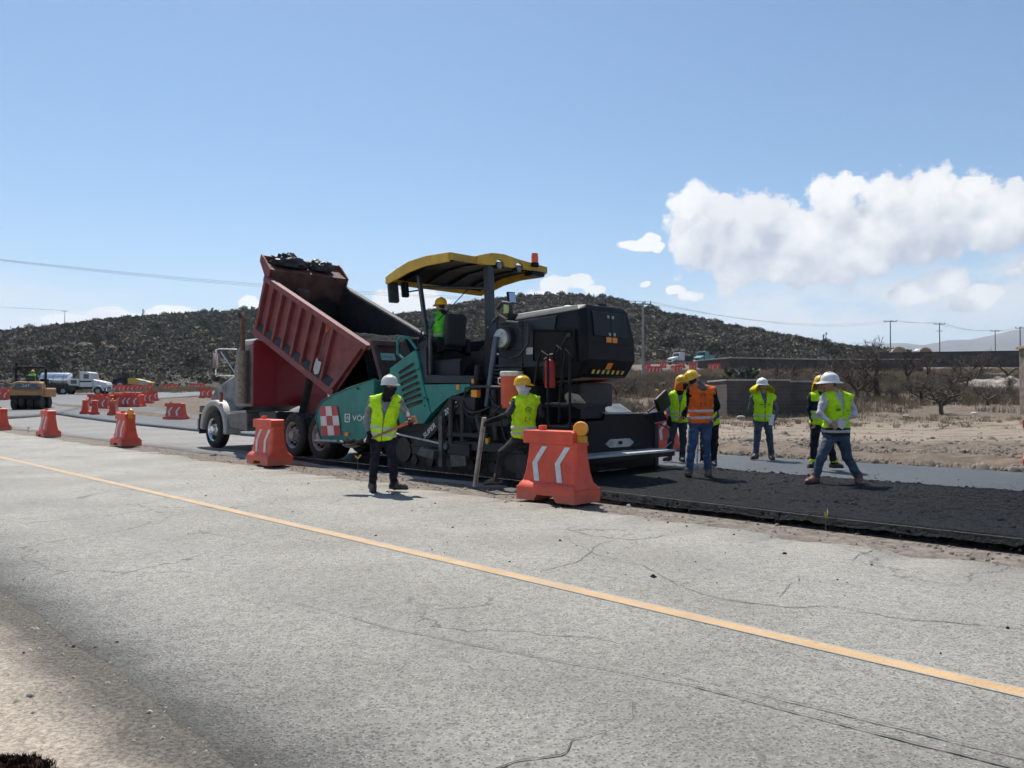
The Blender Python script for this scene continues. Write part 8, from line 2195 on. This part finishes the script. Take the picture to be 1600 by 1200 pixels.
# 3 paver operator, seated, seen from behind
def seated(label, base, fwd, cols, h, up=0.0, sc=1.0, lean=.12, face=None, rootname='person'):
    """seated figure; base is the point of the seat under the pelvis, fwd the way it faces"""
    P = Person.__new__(Person); f = n3((fwd[0], fwd[1], 0)); s = np.cross(f, (0, 0, 1)); z = arr(0, 0, 1)
    P.base = np.array(base, float); P.face = n3(face if face is not None else f); P.front = f; P.cols = cols; P.h = h
    L = {}
    L['pel'] = z * .10; L['hipL'] = z * .09 - s * .09 + f * .03; L['hipR'] = z * .09 + s * .09 + f * .03
    L['neck'] = z * .62 + f * lean; L['head'] = z * .78 + f * (lean + .03)
    L['shL'] = z * .55 - s * .19 + f * (lean - .02); L['shR'] = z * .55 + s * .19 + f * (lean - .02)
    L['elL'] = z * .30 - s * .25 + f * (lean + .14); L['elR'] = z * .30 + s * .25 + f * (lean + .14)
    L['wrL'] = z * .33 - s * .17 + f * (lean + .38); L['wrR'] = z * .33 + s * .17 + f * (lean + .38)
    for q, e in (('L', -1), ('R', 1)):
        L['kn' + q] = z * .13 + s * e * .12 + f * .46; L['an' + q] = s * e * .12 + f * .52 - z * .30; L['to' + q] = s * e * .13 + f * .70 - z * .39
    P.J = {k: v * sc for k, v in L.items()}
    P.root = thing(rootname, label, 'person', P.base, 0); P.build(); return P
fw = (-R2, R2)
sp = PMAT @ Vector((PS0 - 12.06, 10.08 - PT0, 2.55))
seated('paver operator in green vest and yellow helmet seated under the canopy', tuple(sp), fw, dict(shirt=cloth('steel_blue_shirt', (.11, .15, .19)), pants=NAVY, boot=BOOTB, vest=CLOTH['green'], helmet='yellow', bands=(.05,), hem=.0, V=[(0, -.02), (.9, -.02)], collar=HAIR), .013, lean=.06)
rb = ROLLER.matrix_basis @ Vector((0, 0, 0)); M_ = Matrix.Translation(ROLLER.location) @ Matrix.Rotation(.28, 4, 'Z')
sp = M_ @ (Vector((-.08, -.2, 1.90)) * RS)
seated('roller operator in green vest sitting under the roll bar', tuple(sp), tuple((M_.to_3x3() @ Vector((0, 1, 0))))[:2], dict(shirt=NAVY, pants=NAVY, boot=BOOTB, vest=CLOTH['green'], helmet='yellow', bands=(), hem=.0, V=[(0, -.02), (.9, -.02)]), .02)

# ================================================================== HAZE
def haze():
    m = bpy.data.materials.new('haze_air'); m.use_nodes = True; t = NT(m.node_tree); t.n.clear()
    v = t.node('ShaderNodeVolumePrincipled', {'Color': (.72, .82, .95, 1), 'Density': HAZE_D, 'Anisotropy': .35}); o = t.node('ShaderNodeOutputMaterial'); t.l.new(v.outputs[0], o.inputs['Volume'])
    b = MB(); b.box(-5000, 9500, -2000, 9000, -60, 720); q = b.build('haze', m); tag(q, kind='stuff')
HAZE_D = .00009
haze()
